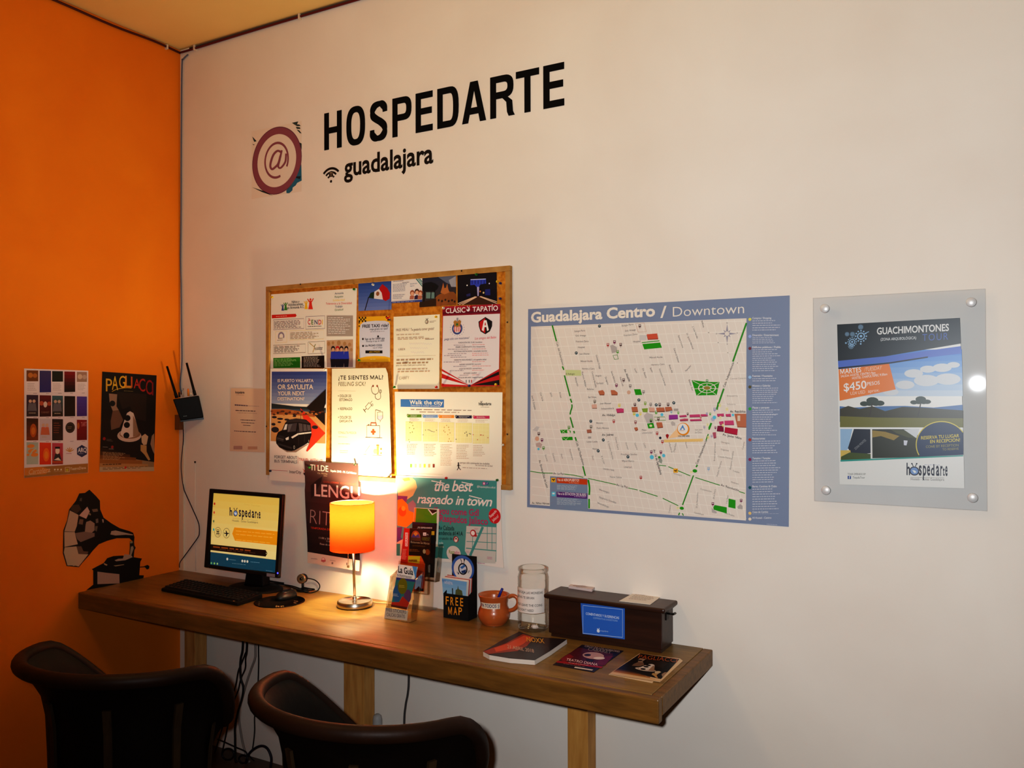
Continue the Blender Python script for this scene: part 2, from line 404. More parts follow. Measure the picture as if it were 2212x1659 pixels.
# ------------------------------------------------------------------ cork board
CB = wall(.02)
tl, tr, br, bl = [CB.at(*p) for p in ((574.1, 618.2), (1102.7, 574.5), (1101.2, 1062.3), (574.1, 1023.2))]
X0, X1, Z0, Z1 = (tl.x+bl.x)/2, (tr.x+br.x)/2, (bl.z+br.z)/2, (tl.z+tr.z)/2
board = thing('notice_board', 'cork board in a thin wooden frame crowded with posters on the white wall', 'notice board', ((X0+X1)/2, 0, Z0))
b = MB(); b.box((X0+.015, -.0125, Z0+.015), (X1-.015, -.001, Z1-.015), M_CORK); b.build('cork_panel', board)
b = MB()
FW = .019
b.box((X0, -.02, Z1-FW), (X1, -.001, Z1), M_FRAME); b.box((X0, -.02, Z0), (X1, -.001, Z0+FW), M_FRAME)
b.box((X0, -.02, Z0+FW), (X0+FW, -.001, Z1-FW), M_FRAME); b.box((X1-FW, -.02, Z0+FW), (X1, -.001, Z1-FW), M_FRAME)
fr = b.build('frame', board, .0012)
for px_, py_ in ((649, 614), (997, 585), (575.5, 921), (1096, 938), (1096, 696)):
    p = CB.at(px_, py_); b = MB(); b.lathe([(0, .0012), (.003, .001), (.0035, 0)], p, mat((52, 44, 36), .5), 10, axis=(0, -1, 0)); b.build('screw', fr)

# ---- papers on the board
K1, K2, K3, K4 = (560, 560, 5.53), (560, 780, 5.53), (830, 560, 5.53), (830, 820, 5.53)
GREY = (120, 112, 106)
def kid(s, x, y, h, c, part='figure_print'):
    s.disc(part, (x, y-h*.36), h*.11, c, 2, 14)
    s.poly(part, [(x-h*.1, y-h*.24), (x+h*.1, y-h*.24), (x+h*.13, y+h*.1), (x+h*.22, y+h*.5), (x-h*.2, y+h*.5), (x-h*.12, y+h*.1)], c, 2)
    s.line(part, [(x-h*.26, y-h*.42), (x-h*.1, y-h*.16)], h*.08, c, 2); s.line(part, [(x+h*.26, y-h*.46), (x+h*.1, y-h*.16)], h*.08, c, 2)

s = Sheet('poster', 'white charity poster with colourful child figures and boxed text, upper corner of the cork board', 'poster', wall(.0142), K1, 'posters pinned to the cork board')
kid(s, 280, 575, 78, (58, 84, 140)); kid(s, 315, 562, 95, (70, 140, 60)); kid(s, 560, 545, 100, (240, 190, 40)); kid(s, 612, 530, 135, (222, 60, 44))
s.text('Niños y', (388, 525), (480, 518), 28, (50, 44, 60)); s.text('Adolescentes', (345, 560), (522, 548), 30, (50, 44, 60)); s.text('en Armonía A.C', (332, 597), (535, 582), 30, (50, 44, 60))
for y, t, c, x0, x1 in ((422, 'Armonía', (44, 52, 84), 902, 1006), (462, 'Respeto', (74, 110, 70), 902, 1002), (503, 'Solidaridad', (240, 200, 60), 880, 1020), (543, 'Tolerancia a la Diversidad', (206, 50, 50), 795, 1104), (580, 'Trabajo', (44, 52, 104), 905, 995), (618, 'Gratitud', (84, 120, 60), 902, 1002)):
    s.text(t, (x0, y), (x1, y-8), 24, c, bold=.005)
s.poly('banner_print', [(150, 665), (435, 652), (446, 672), (435, 690), (150, 706)], (210, 42, 36), 1); s.rows([(200, 674), (390, 664), (390, 684), (200, 694)], 1, (235, 180, 170), 2)
def tbox(q, c): s.box('box_print', q, 4, c, 1)
tbox([(168, 725), (533, 708), (533, 828), (168, 842)], (100, 70, 110)); s.rows([(178, 740), (525, 722), (525, 818), (178, 832)], 6, (120, 104, 112))
tbox([(556, 686), (783, 676), (783, 828), (556, 836)], (90, 60, 110))
for t, x0, x1, c in (('C', 580, 612, (206, 50, 44)), ('E', 622, 648, (96, 130, 52)), ('N', 660, 696, (44, 52, 104)), ('D', 706, 742, (206, 60, 44)), ('I', 750, 758, (240, 190, 40))):
    s.text(t, (x0, 780), (x1, 778), 54, c, bold=.014)
s.text('Mi', (585, 720), (605, 718), 14, (206, 50, 44)); s.rows([(580, 795), (755, 790), (755, 806), (580, 812)], 1, (60, 60, 60))
s.disc('house_print', (262, 920), 52, (150, 140, 160), 1, 20, a0=-30, a1=210, inner=.6); s.rows([(228, 938), (300, 932), (300, 952), (228, 958)], 1, (150, 130, 100)); s.rows([(215, 962), (312, 956), (312, 972), (215, 978)], 1, (150, 130, 120))
tbox([(195, 865), (330, 855), (330, 992), (195, 1000)], (236, 214, 140)); tbox([(360, 856), (770, 842), (770, 952), (360, 966)], (236, 214, 140)); s.rows([(370, 874), (755, 858), (755, 946), (370, 958)], 5, (170, 150, 120))
tbox([(168, 1028), (552, 1012), (552, 1114), (168, 1128)], (90, 80, 60)); s.rows([(178, 1040), (545, 1026), (545, 1106), (178, 1118)], 5, (120, 110, 100))
tbox([(584, 990), (783, 980), (783, 1122), (584, 1130)], (90, 80, 60))
s.line('bird_print', [(600, 1000), (640, 1035), (660, 1050), (640, 1115)], 7, (190, 150, 60), 2); s.line('bird_print', [(672, 1015), (655, 1050)], 8, (120, 120, 60), 2); s.rows([(660, 1055), (765, 1048), (765, 1082), (660, 1090)], 2, (70, 60, 50))
s.rect('block_print', 805, 672, 1120, 920, (168, 156, 148), 1); s.rows([(822, 690), (1108, 684), (1108, 890), (822, 898)], 10, (226, 220, 214))
s.poly('block_print', [(168, 1180), (490, 1170), (490, 1296), (168, 1300)], (34, 124, 32), 1); s.rows([(178, 1188), (482, 1178), (482, 1272), (178, 1282)], 7, (150, 200, 130))
s.poly('block_print', [(506, 1160), (778, 1150), (778, 1298), (506, 1302)], (28, 22, 20), 1); s.rows([(530, 1166), (758, 1158), (758, 1288), (530, 1292)], 8, (180, 170, 160))
s.grad('photo_print', [(805, 970), (1120, 958), (1120, 1288), (805, 1292)], (196, 160, 126), (150, 128, 130), 6, 1)
for x, y, r in ((830, 1010, 26), (880, 1000, 20), (950, 1000, 30), (1020, 1010, 26), (1080, 1020, 24), (1100, 1080, 20)): s.disc('photo_print', (x, y), r, (170, 130, 90), 2, 10)
for x, hc in ((882, (36, 26, 30)), (935, (190, 36, 40)), (982, (50, 32, 28)), (1040, (40, 30, 26))):
    s.poly('photo_print', [(x-34, 1180), (x+34, 1180), (x+24, 1288), (x-24, 1290)], (26, 28, 44), 2)
    s.poly('photo_print', [(x-26, 1105), (x+26, 1100), (x+34, 1190), (x-30, 1192)], (44, 62, 168), 3)
    s.disc('photo_print', (x, 1068), 32, hc, 3, 14); s.disc('photo_print', (x, 1080), 22, (206, 158, 130), 4, 12)
s.finish([(142, 420), (1168, 346), (1148, 1296), (133, 1302)], (236, 230, 218))

s = Sheet('postcard', 'postcard of a flag against blue sky, pinned on the cork board', 'postcard', wall(.0142), K1, 'postcards along the top of the cork board')
s.grad('photo_print', [(1184, 280), (1580, 262), (1580, 600), (1184, 618)], (44, 78, 150), (112, 132, 188), 8, 1)
s.line('flag_print', [(1262, 612), (1308, 450)], 10, (22, 22, 30), 2)
s.poly('flag_print', [(1308, 450), (1330, 402), (1375, 388), (1370, 470), (1312, 462)], (26, 56, 40), 2)
s.poly('flag_print', [(1375, 388), (1430, 355), (1470, 400), (1478, 482), (1370, 470)], (222, 214, 214), 2); s.disc('flag_print', (1415, 412), 26, (150, 96, 60), 3, 14)
s.poly('flag_print', [(1430, 355), (1470, 296), (1530, 345), (1562, 405), (1558, 470), (1510, 500), (1478, 482), (1462, 400)], (176, 26, 32), 2)
s.finish([(1184, 280), (1580, 262), (1580, 600), (1184, 618)], (112, 132, 188))

s = Sheet('flyer', 'small yellow bordered flyer offering a free taxi ride', 'flyer', wall(.0142), K1)
s.poly('panel_print', [(1198, 1180), (1196, 850), (1210, 780), (1250, 748), (1380, 735), (1500, 735), (1548, 752), (1562, 790), (1562, 1175), (1500, 1160), (1380, 1155), (1280, 1162)], (206, 208, 222), 1)
for i in range(5):
    for j in range(3):
        if (i+j) % 2 == 0: s.rect('checker_print', 1188+i*18, 690+j*20, 1206+i*18, 710+j*20, (20, 20, 24), 2)
for j in range(2): s.rect('checker_print', 1188, 750+j*40, 1200, 770+j*40, (20, 20, 24), 2)
for x, y, c in ((1510, 685, (30, 24, 24)), (1528, 700, (210, 50, 30)), (1546, 685, (210, 50, 30)), (1530, 720, (30, 24, 24)), (1548, 720, (40, 60, 120))): s.rect('checker_print', x, y-6, x+17, y+14, c, 2)
s.text('FREE TAXI ride?', (1232, 820), (1546, 806), 36, (24, 20, 24), bold=.016); s.text('viaje gratis en taxi?', (1318, 848), (1536, 838), 22, (60, 54, 60), bold=.004)
s.rows([(1325, 862), (1525, 854), (1525, 866), (1325, 874)], 1, (140, 136, 140))
s.disc('dot_print', (1420, 922), 13, (24, 22, 24)); s.disc('dot_print', (1238, 953), 13, (24, 22, 24)); s.disc('dot_print', (1240, 1036), 13, (24, 22, 24))
s.text('Sign up for UBER app', (1262, 965), (1498, 955), 22, (40, 36, 40)); s.text('descarga el app de UBER', (1275, 990), (1496, 982), 16, (70, 64, 70), bold=.004)
s.text('Use PROMO CODE:', (1262, 1045), (1468, 1038), 22, (40, 36, 40)); s.text('usa el código', (1358, 1066), (1470, 1062), 15, (70, 64, 70), bold=.004)
s.rect('block_print', 1268, 1090, 1472, 1124, (22, 20, 18), 2); s.text('sdb11942ZS', (1312, 1116), (1440, 1114), 18, (196, 160, 50), 3)
s.rows([(1325, 1186), (1420, 1184), (1420, 1200), (1325, 1202)], 1, (240, 220, 140), word=.3)
s.finish([(1184, 690), (1565, 676), (1565, 1224), (1184, 1228)], (232, 174, 40))

s = Sheet('thank_you_card', 'small white card with a blue bottom band and people in its corner, between two postcards', 'card', wall(.0146), K3)
s.rows([(105, 258), (240, 248), (240, 262), (105, 272)], 1, (70, 60, 80)); s.rows([(215, 275), (330, 262), (330, 276), (215, 288)], 1, (70, 60, 80))
s.text('Gracias por', (308, 302), (395, 292), 14, (40, 80, 110), bold=.004); s.text('elegirnos', (308, 326), (360, 322), 12, (40, 80, 110), bold=.004)
s.rows([(102, 295), (292, 280), (285, 380), (102, 395)], 6, (150, 150, 160)); s.rows([(102, 420), (260, 410), (250, 470), (102, 480)], 3, (150, 150, 160))
s.poly('stripe_print', [(365, 222), (412, 216), (452, 260), (452, 330)], (48, 120, 116), 1); s.line('stripe_print', [(385, 220), (452, 308)], 6, (220, 226, 222), 2); s.line('stripe_print', [(402, 218), (452, 285)], 5, (220, 226, 222), 2)
for x, y, c in ((335, 430, (150, 84, 60)), (390, 415, (60, 36, 30)), (430, 432, (150, 80, 50))):
    s.poly('people_print', [(x-32, 480), (x-28, 440), (x, 425), (x+24, 440), (x+16, 478)], (176, 110, 90) if c[0] > 100 else (60, 40, 70), 2); s.disc('people_print', (x, y-28), 34, c, 3, 14); s.disc('people_print', (x, y-18), 24, (222, 168, 140), 4, 14)
s.poly('stripe_print', [(85, 508), (452, 482), (452, 508), (85, 526)], (54, 72, 140), 5); s.rows([(95, 514), (440, 490), (440, 502), (95, 522)], 1, (190, 196, 226), 6)
s.finish([(85, 245), (455, 210), (452, 505), (85, 526)], (226, 220, 216))

s = Sheet('postcard', 'dark postcard of a domed church and a bandstand at dusk', 'postcard', wall(.0144), K3, 'postcards along the top of the cork board')
s.grad('photo_print', [(456, 208), (856, 178), (860, 542), (420, 574)], (38, 44, 66), (66, 56, 48), 6, 1)
s.poly('photo_print', [(620, 196), (856, 178), (858, 330), (740, 280)], (96, 104, 124), 2); s.poly('photo_print', [(770, 250), (856, 200), (858, 330), (800, 330)], (156, 156, 164), 3)
s.poly('photo_print', [(600, 470), (640, 430), (700, 400), (760, 385), (830, 390), (858, 420), (860, 542), (600, 560)], (140, 84, 42), 3)
s.poly('photo_print', [(672, 400), (690, 340), (705, 280), (718, 345), (738, 340), (752, 290), (766, 360), (780, 395), (720, 420)], (176, 110, 62), 4)
for x, y in ((650, 490), (690, 500), (730, 485), (770, 500), (810, 490), (840, 505)): s.disc('photo_print', (x, y), 14, (52, 40, 28), 5, 10)
s.poly('photo_print', [(456, 300), (500, 280), (560, 272), (610, 290), (650, 320), (632, 360), (600, 380), (480, 385), (456, 370)], (14, 20, 26), 4)
s.line('photo_print', [(480, 380), (470, 560)], 16, (12, 16, 20), 4); s.line('photo_print', [(600, 370), (604, 470)], 16, (12, 16, 20), 4); s.line('photo_print', [(560, 380), (556, 470)], 10, (12, 16, 20), 5)
s.rect('photo_print', 500, 395, 600, 468, (108, 136, 132), 4); s.poly('photo_print', [(420, 520), (620, 470), (620, 560), (420, 574)], (54, 38, 26), 5)
s.finish([(456, 208), (856, 178), (860, 542), (420, 574)], (40, 40, 50))

s = Sheet('postcard', 'night postcard of lit arches over a road with light streaks', 'postcard', wall(.0142), K3, 'postcards along the top of the cork board')
s.rect('photo_print', 880, 165, 1340, 535, (14, 12, 26), 1)
s.poly('photo_print', [(1030, 240), (1215, 232), (1218, 290), (1150, 300), (1130, 330), (1100, 330), (1080, 305), (1028, 310)], (52, 70, 176), 2); s.line('photo_print', [(1032, 244), (1214, 236)], 9, (190, 200, 240), 3)
for i in range(5): s.line('photo_print', [(1050+i*36, 252), (1050+i*36, 296)], 8, (26, 34, 100), 3)
s.poly('photo_print', [(1108, 330), (1134, 330), (1128, 440), (1114, 440)], (170, 164, 206), 3); s.disc('photo_print', (990, 312), 9, (230, 226, 220), 2, 10); s.disc('photo_print', (1255, 290), 9, (200, 204, 240), 2, 10)
s.poly('photo_print', [(1205, 360), (1265, 355), (1268, 430), (1205, 430)], (30, 44, 120), 2); s.poly('photo_print', [(980, 420), (1030, 405), (1030, 440), (985, 446)], (46, 50, 104), 2)
s.poly('photo_print', [(900, 545), (1090, 445), (1150, 442), (1345, 520), (1345, 540)], (70, 42, 28), 2)
for a, e in (((880, 530), (1090, 446)), ((890, 545), (1098, 448)), ((1345, 508), (1150, 444)), ((1345, 528), (1140, 446)), ((930, 545), (1105, 450))): s.line('photo_print', [a, e], 9, (226, 190, 160), 3)
s.disc('photo_print', (1146, 384), 10, (220, 130, 60), 3, 10); s.disc('photo_print', (1186, 400), 12, (220, 200, 150), 3, 10)
s.finish([(874, 178), (1342, 140), (1348, 528), (876, 545)], (14, 12, 22))

s = Sheet('notice_sheet', 'cream sheet offering a free meal, pinned at its corners on the cork board', 'notice', wall(.0142), K3)
s.disc('logo_print', (508, 748), 25, (70, 50, 40), 1, 18, inner=.72); s.disc('logo_print', (514, 752), 14, (170, 150, 130), 1, 14); s.line('logo_print', [(500, 706), (506, 726)], 6, (50, 40, 40)); s.line('logo_print', [(522, 704), (514, 726)], 6, (50, 40, 40))
s.rows([(542, 736), (622, 730), (622, 756), (542, 762)], 2, (150, 130, 110))
s.text('FREE MEAL?', (142, 862), (298, 852), 28, (120, 84, 60), bold=0); s.text('Te gustaría comer gratis?', (314, 855), (595, 842), 28, (110, 66, 40), bold=.004)
s.rows([(145, 895), (500, 882), (500, 900), (145, 913)], 1, (180, 150, 120)); s.rows([(160, 930), (615, 915), (615, 952), (160, 966)], 2, (180, 150, 120)); s.rows([(490, 948), (615, 942), (615, 958), (490, 964)], 1, (90, 60, 60))
s.text('UBER', (170, 1090), (250, 1086), 22, (120, 76, 40), bold=.004, space=1.3)
for i in range(3): s.line('handwriting_print', [(300+j*14+i*10, 1010+i*52+(9 if j % 2 else -9)+s.seed.uniform(-4, 4)) for j in range(20-i*4)], 3, (206, 190, 206), 2)
s.line('logo_print', [(150, 1160), (615, 1150)], 2.5, (180, 150, 120)); s.rows([(145, 1185), (622, 1172), (622, 1250), (145, 1262)], 2, (170, 140, 110)); s.text('CABIFY', (222, 1242), (290, 1240), 18, (110, 76, 50), 4); s.text('pesos de crédito Cabify para tu primer viaje', (142, 1278), (492, 1270), 18, (130, 96, 60), bold=.002)
s.rows([(160, 1300), (575, 1292), (575, 1350), (160, 1360)], 2, (190, 160, 130)); s.text('CABIFY', (175, 1440), (298, 1432), 34, (170, 140, 110), bold=-.006)
s.finish([(112, 688), (663, 658), (657, 1548), (110, 1550)], (240, 232, 208))

s = Sheet('poster', 'football poster with two club crests under a dark red title band', 'poster', wall(.0206), K3, 'posters pinned to the cork board')
s.poly('panel_print', [(703, 678), (1382, 650), (1370, 1312), (1040, 1500), (1010, 1500), (690, 1312)], (222, 212, 212), 1)
s.poly('stripe_print', [(690, 1312), (1010, 1500), (690, 1335)], (190, 36, 36), 2); s.poly('stripe_print', [(690, 1366), (1005, 1502), (688, 1420)], (190, 36, 36), 2); s.poly('stripe_print', [(688, 1335), (1008, 1500), (690, 1366)], (224, 214, 214), 2); s.poly('stripe_print', [(688, 1420), (1000, 1504), (686, 1490)], (224, 214, 214), 2)
s.poly('stripe_print', [(1370, 1312), (1040, 1500), (1370, 1340)], (180, 30, 34), 2); s.poly('stripe_print', [(1370, 1340), (1042, 1500), (1372, 1380)], (24, 18, 20), 2); s.poly('stripe_print', [(1372, 1380), (1044, 1502), (1374, 1440)], (180, 30, 34), 2); s.poly('stripe_print', [(1374, 1440), (1046, 1504), (1376, 1505)], (24, 18, 20), 2)
s.poly('band_print', [(696, 566), (1388, 536), (1384, 648), (698, 676)], (128, 20, 44), 2); s.poly('band_print', [(696, 566), (1388, 536), (1386, 562), (697, 592)], (162, 30, 56), 3); s.poly('band_print', [(698, 636), (1384, 606), (1384, 630), (698, 660)], (98, 14, 40), 3)
s.text('CLÁSIC', (735, 645), (968, 634), 58, (236, 226, 224), 4, .012); s.text('TAPATÍO', (1055, 628), (1358, 612), 58, (236, 226, 224), 4, .012)
s.disc('logo_print', (1003, 600), 24, (226, 220, 224), 4, 16); s.disc('logo_print', (996, 590), 12, (128, 20, 44), 5, 12); s.line('logo_print', [(992, 556), (998, 580)], 6, (226, 220, 224), 4); s.line('logo_print', [(1020, 556), (1010, 580)], 6, (226, 220, 224), 4)
# striped round crest
s.disc('crest_print', (872, 828), 72, (62, 78, 130), 2, 26, rx=74); s.disc('crest_print', (872, 828), 50, (232, 224, 220), 3, 22, rx=52)
for i in range(4): s.rect('crest_print', 836+i*21, 800, 846+i*21, 868, (196, 44, 40), 4)
s.poly('crest_print', [(838, 800), (826, 748), (846, 726), (872, 745), (898, 722), (920, 742), (906, 800), (872, 812)], (170, 120, 60), 4); s.disc('crest_print', (870, 778), 15, (50, 110, 60), 5, 12); s.line('crest_print', [(874, 700), (874, 742)], 20, (150, 146, 150), 4)
for i in range(13): a = math.radians(150+i*20); s.disc('crest_print', (872+84*math.cos(a), 828-86*math.sin(a)), 4, (50, 60, 100), 2, 8)
# shield crest
s.poly('crest_print', [(1208, 690), (1290, 742), (1288, 800), (1262, 860), (1208, 896), (1150, 862), (1130, 800), (1126, 745)], (22, 20, 26), 2)
s.poly('crest_print', [(1206, 702), (1206, 884), (1158, 852), (1140, 800), (1138, 750)], (190, 30, 36), 3)
s.poly('crest_print', [(1190, 730), (1222, 728), (1250, 846), (1228, 858), (1220, 810), (1196, 812), (1188, 860), (1166, 846)], (232, 224, 220), 4); s.poly('crest_print', [(1203, 755), (1209, 755), (1216, 788), (1198, 790)], (190, 30, 36), 5)
s.text('¡juega sólo con mexicanos!', (715, 968), (1012, 950), 26, (40, 40, 96), bold=0, slant=.2); s.text('Los amigos del Balón', (1082, 960), (1335, 945), 28, (206, 52, 60), bold=0, slant=.2)
for y, t in ((1005, 'FUNDACIÓN DEL CLUB | foundation'), (1058, 'PRIMER CAMPEONATO | first championship'), (1110, 'VICTORIAS DESTACADAS | remarkable victories'), (1212, 'DERROTA INOLVIDABLE | unforgettable defeat'), (1266, 'MÁXIMO GOLEADOR | top scorer'), (1318, 'AQUÍ SE INICIÓ | started here'), (1372, 'ESTADIO | stadium'), (1424, 'TÍTULOS DE LIGA | league trophies')):
    w_ = len(t)*4.6; s.text(t, (1028-w_, y), (1028+w_, y-8), 15, (52, 46, 50), bold=.01)
for y, a, e in ((1030, 830, 1245), (1080, 760, 1250), (1132, 760, 1280), (1155, 715, 1280), (1175, 790, 1010), (1232, 710, 1250), (1284, 825, 1300), (1336, 780, 1215), (1390, 900, 1150)):
    s.rows([(a, y-9), (1010, y-12), (1010, y), (a, y+4)], 1, (130, 120, 130), fill=.95)
    if e > 1020: s.rows([(1050, y-13), (e, y-17), (e, y-6), (1050, y-2)], 1, (214, 110, 100), fill=.95)
s.text('11', (975, 1476), (1018, 1475), 34, (40, 36, 60), 3, 0); s.text('1', (1036, 1475), (1046, 1474), 34, (206, 44, 40), 3, 0)
s.finish([(696, 566), (1388, 534), (1374, 1516), (686, 1524)], (190, 40, 44), pname='picture_print')

# ---- coach poster
s = Sheet('poster', 'travel poster of a black van on a beach under blue sky, on the cork board', 'poster', wall(.0206), K2, 'posters pinned to the cork board')
s.grad('photo_print', [(150, 126), (806, 124), (798, 520), (146, 505)], (56, 74, 140), (146, 158, 182), 9, 1)
s.poly('photo_print', [(146, 505), (260, 520), (420, 540), (570, 548), (796, 560), (796, 600), (146, 580)], (42, 52, 54), 2)
s.poly('photo_print', [(146, 560), (796, 590), (796, 640), (146, 610)], (66, 80, 96), 3)
s.poly('photo_print', [(142, 575), (300, 572), (500, 600), (796, 620), (790, 985), (138, 955)], (204, 150, 98), 3)
s.poly('photo_print', [(142, 580), (300, 575), (500, 600), (680, 640), (660, 670), (400, 640), (142, 640)], (160, 92, 48), 4)
for x, y, rx, ry in ((180, 670, 40, 14), (250, 690, 50, 12), (170, 755, 34, 16), (330, 700, 40, 12), (190, 820, 62, 34), (665, 790, 50, 22), (240, 730, 30, 10), (420, 660, 30, 8)): s.disc('photo_print', (x, y), ry, (46, 40, 46), 5, 16, rx=rx)
for i in range(26): s.disc('photo_print', (150+i*24+(i % 3)*5, 600+(i*37 % 46)), 9+i % 4*2, ((122, 66, 36), (84, 56, 44), (176, 112, 62), (60, 48, 44))[i % 4], 5, 10, rx=20+i % 3*7)
s.line('photo_print', [(495, 640), (495, 700)], 4, (60, 44, 40), 5); s.line('photo_print', [(590, 660), (590, 720)], 4, (60, 44, 40), 5)
s.poly('arrow_print', [(795, 335), (795, 500), (768, 580), (785, 620), (785, 770), (566, 552)], (34, 26, 24), 5)
s.poly('arrow_print', [(490, 560), (790, 862), (575, 1082), (560, 1075), (600, 980), (620, 860), (530, 700)], (214, 62, 40), 5)
for t, y, x1, h in (('IS PUERTO VALLARTA', 250, 648, 34), ('OR SAYULITA', 335, 645, 54), ('YOUR NEXT', 408, 542, 46), ('DESTINATION?', 468, 538, 36)):
    s.text(t, (220, y), (x1, y), h, (226, 206, 190), 6, .022)
s.poly('van_print', [(200, 950), (205, 900), (225, 850), (275, 825), (310, 740), (340, 705), (440, 686), (560, 700), (612, 745), (622, 800), (625, 880), (600, 965), (560, 990), (430, 1062), (390, 1075), (330, 1070), (240, 1030), (205, 985)], (24, 21, 24), 6)
s.poly('van_print', [(318, 738), (345, 702), (440, 690), (556, 706), (604, 746), (470, 728)], (52, 46, 48), 7)
s.poly('van_print', [(288, 822), (312, 756), (336, 750), (326, 818)], (206, 200, 200), 8); s.poly('van_print', [(340, 752), (452, 738), (436, 838), (336, 850)], (66, 60, 66), 7); s.poly('van_print', [(346, 758), (396, 750), (360, 842), (340, 845)], (96, 90, 96), 8)
s.poly('van_print', [(470, 740), (610, 766), (616, 828), (480, 848)], (84, 76, 80), 7); s.line('van_print', [(520, 750), (526, 840)], 7, (24, 21, 24), 8); s.line('van_print', [(566, 760), (572, 834)], 7, (24, 21, 24), 8); s.poly('van_print', [(446, 840), (470, 812), (482, 830), (470, 866)], (44, 40, 44), 8)
s.poly('van_print', [(380, 908), (460, 862), (622, 844), (622, 860), (470, 880), (396, 924)], (216, 206, 200), 7); s.poly('van_print', [(312, 922), (352, 902), (352, 938), (322, 946)], (214, 208, 204), 7); s.poly('van_print', [(206, 905), (240, 880), (300, 900), (290, 965), (215, 950)], (44, 39, 42), 7); s.line('van_print', [(212, 918), (292, 938)], 6, (110, 102, 102), 8); s.line('van_print', [(212, 934), (290, 955)], 5, (90, 84, 84), 8)
s.poly('van_print', [(215, 975), (390, 1030), (388, 1050), (225, 1000)], (56, 50, 52), 7); s.line('van_print', [(470, 872), (470, 1010)], 4, (60, 54, 56), 7); s.line('van_print', [(545, 862), (540, 975)], 4, (60, 54, 56), 7)
s.disc('van_print', (415, 1030), 40, (12, 11, 12), 8, 18, rx=26); s.disc('van_print', (417, 1030), 24, (140, 132, 130), 9, 14, rx=14); s.disc('van_print', (417, 1030), 10, (40, 36, 38), 10, 10, rx=6); s.disc('van_print', (590, 955), 28, (12, 11, 12), 8, 14, rx=15); s.disc('van_print', (591, 955), 16, (120, 112, 110), 9, 12, rx=8)
s.poly('van_print', [(240, 1030), (390, 1075), (560, 1000), (600, 985), (440, 1090), (330, 1088)], (150, 128, 116), 5)
s.text('FORGET ABOUT', (182, 1160), (452, 1172), 34, (56, 50, 66), 3, .002); s.text('BUS TERMINALS', (182, 1210), (450, 1222), 34, (56, 50, 66), 3, .002); s.line('print', [(462, 1140), (462, 1225)], 4, (190, 80, 60), 3)
s.text('TRAVEL WITH US!', (472, 1190), (760, 1206), 32, (200, 66, 50), 3, .002)
s.line('print', [(135, 1302), (338, 1312)], 4, (190, 60, 50), 3); s.text('InterCity', (362, 1338), (502, 1345), 34, (60, 48, 56), 3, .006)
s.poly('arrow_print', [(512, 1278), (546, 1310), (520, 1350), (535, 1312)], (206, 66, 44), 3); s.poly('arrow_print', [(525, 1345), (556, 1318), (556, 1350), (545, 1368)], (30, 30, 44), 3)
s.finish([(133, 88), (812, 92), (795, 1180), (780, 1470), (120, 1425)], (236, 226, 216))

s = Sheet('poster', 'cream poster about feeling sick with line drawings of medical things, above the lamp', 'poster', wall(.0212), K2, 'posters pinned to the cork board')
s.text('¿TE SIENTES MAL?', (945, 222), (1480, 218), 46, (36, 18, 16), 2, .01, space=1.1); s.text('FEELING SICK?', (945, 298), (1268, 296), 46, (110, 90, 60), 2, -.006, slant=.12)
for t, y in (('+ DOLOR DE', 432), ('ESTOMAGO', 478), ('+ RESFRIADO', 586), ('+ DOLOR DE', 688), ('GARGANTA', 732)):
    x0 = 940 if t[0] == '+' else 958; s.text(t, (x0, y), (1110 if t[0] != '+' or 'R' in t[2:4] else 1098, y), 30, (74, 52, 30), 2, .004)
s.line('print', [(945, 358), (1150, 362)], 2, (210, 196, 160)); s.text('CONSULTA MEDICA', (945, 868), (1160, 872), 26, (160, 130, 80), 2, 0); s.rows([(945, 900), (1100, 906), (1100, 920), (945, 914)], 1, (220, 204, 160)); s.rows([(945, 980), (1155, 986), (1155, 1004), (945, 998)], 1, (210, 194, 150)); s.rows([(965, 1060), (1085, 1064), (1085, 1110), (965, 1106)], 2, (220, 204, 160))
LN = (84, 50, 32)
def sm(pts, n=5): return [(p.x, p.y) for p in smooth_path([(a, e, 0) for a, e in pts], n)]
s.line('drawing_print', sm([(1350, 300), (1340, 330), (1352, 380), (1384, 398), (1418, 380), (1424, 330), (1412, 300)]), 5, LN); s.line('drawing_print', sm([(1386, 398), (1388, 440), (1418, 460), (1448, 440), (1446, 380)]), 5, LN)
s.disc('drawing_print', (1446, 362), 22, LN, 2, 18, inner=.8); s.disc('drawing_print', (1446, 362), 11, LN, 2, 14, inner=.7); s.disc('drawing_print', (1360, 298), 12, (150, 70, 50)); s.disc('drawing_print', (1408, 298), 12, (150, 70, 50))
s.line('drawing_print', [(1350, 478), (1320, 510)], 4, LN); s.box('drawing_print', [(1312, 495), (1342, 530), (1296, 582), (1268, 548)], 5, LN); s.line('drawing_print', [(1282, 566), (1254, 592)], 6, LN); s.line('drawing_print', [(1242, 574), (1272, 614)], 6, LN); s.disc('drawing_print', (1350, 525), 14, LN, 2, 14, inner=.7)
s.line('drawing_print', sm([(1388, 735), (1388, 600), (1400, 585), (1440, 596), (1452, 588)]), 5, LN); s.box('drawing_print', [(1410, 612), (1474, 608), (1476, 680), (1446, 712), (1414, 690)], 5, LN); s.poly('drawing_print', [(1414, 655), (1474, 650), (1474, 680), (1446, 708), (1416, 690)], (206, 200, 214), 1); s.line('drawing_print', [(1446, 712), (1442, 732)], 5, LN)
s.box('drawing_print', [(1284, 770), (1440, 772), (1440, 915), (1284, 912)], 6, LN); s.line('drawing_print', [(1266, 910), (1470, 918)], 5, LN); s.line('drawing_print', [(1332, 768), (1334, 738), (1394, 740), (1396, 770)], 14, (170, 84, 56)); s.line('drawing_print', [(1296, 766), (1316, 756)], 8, LN)
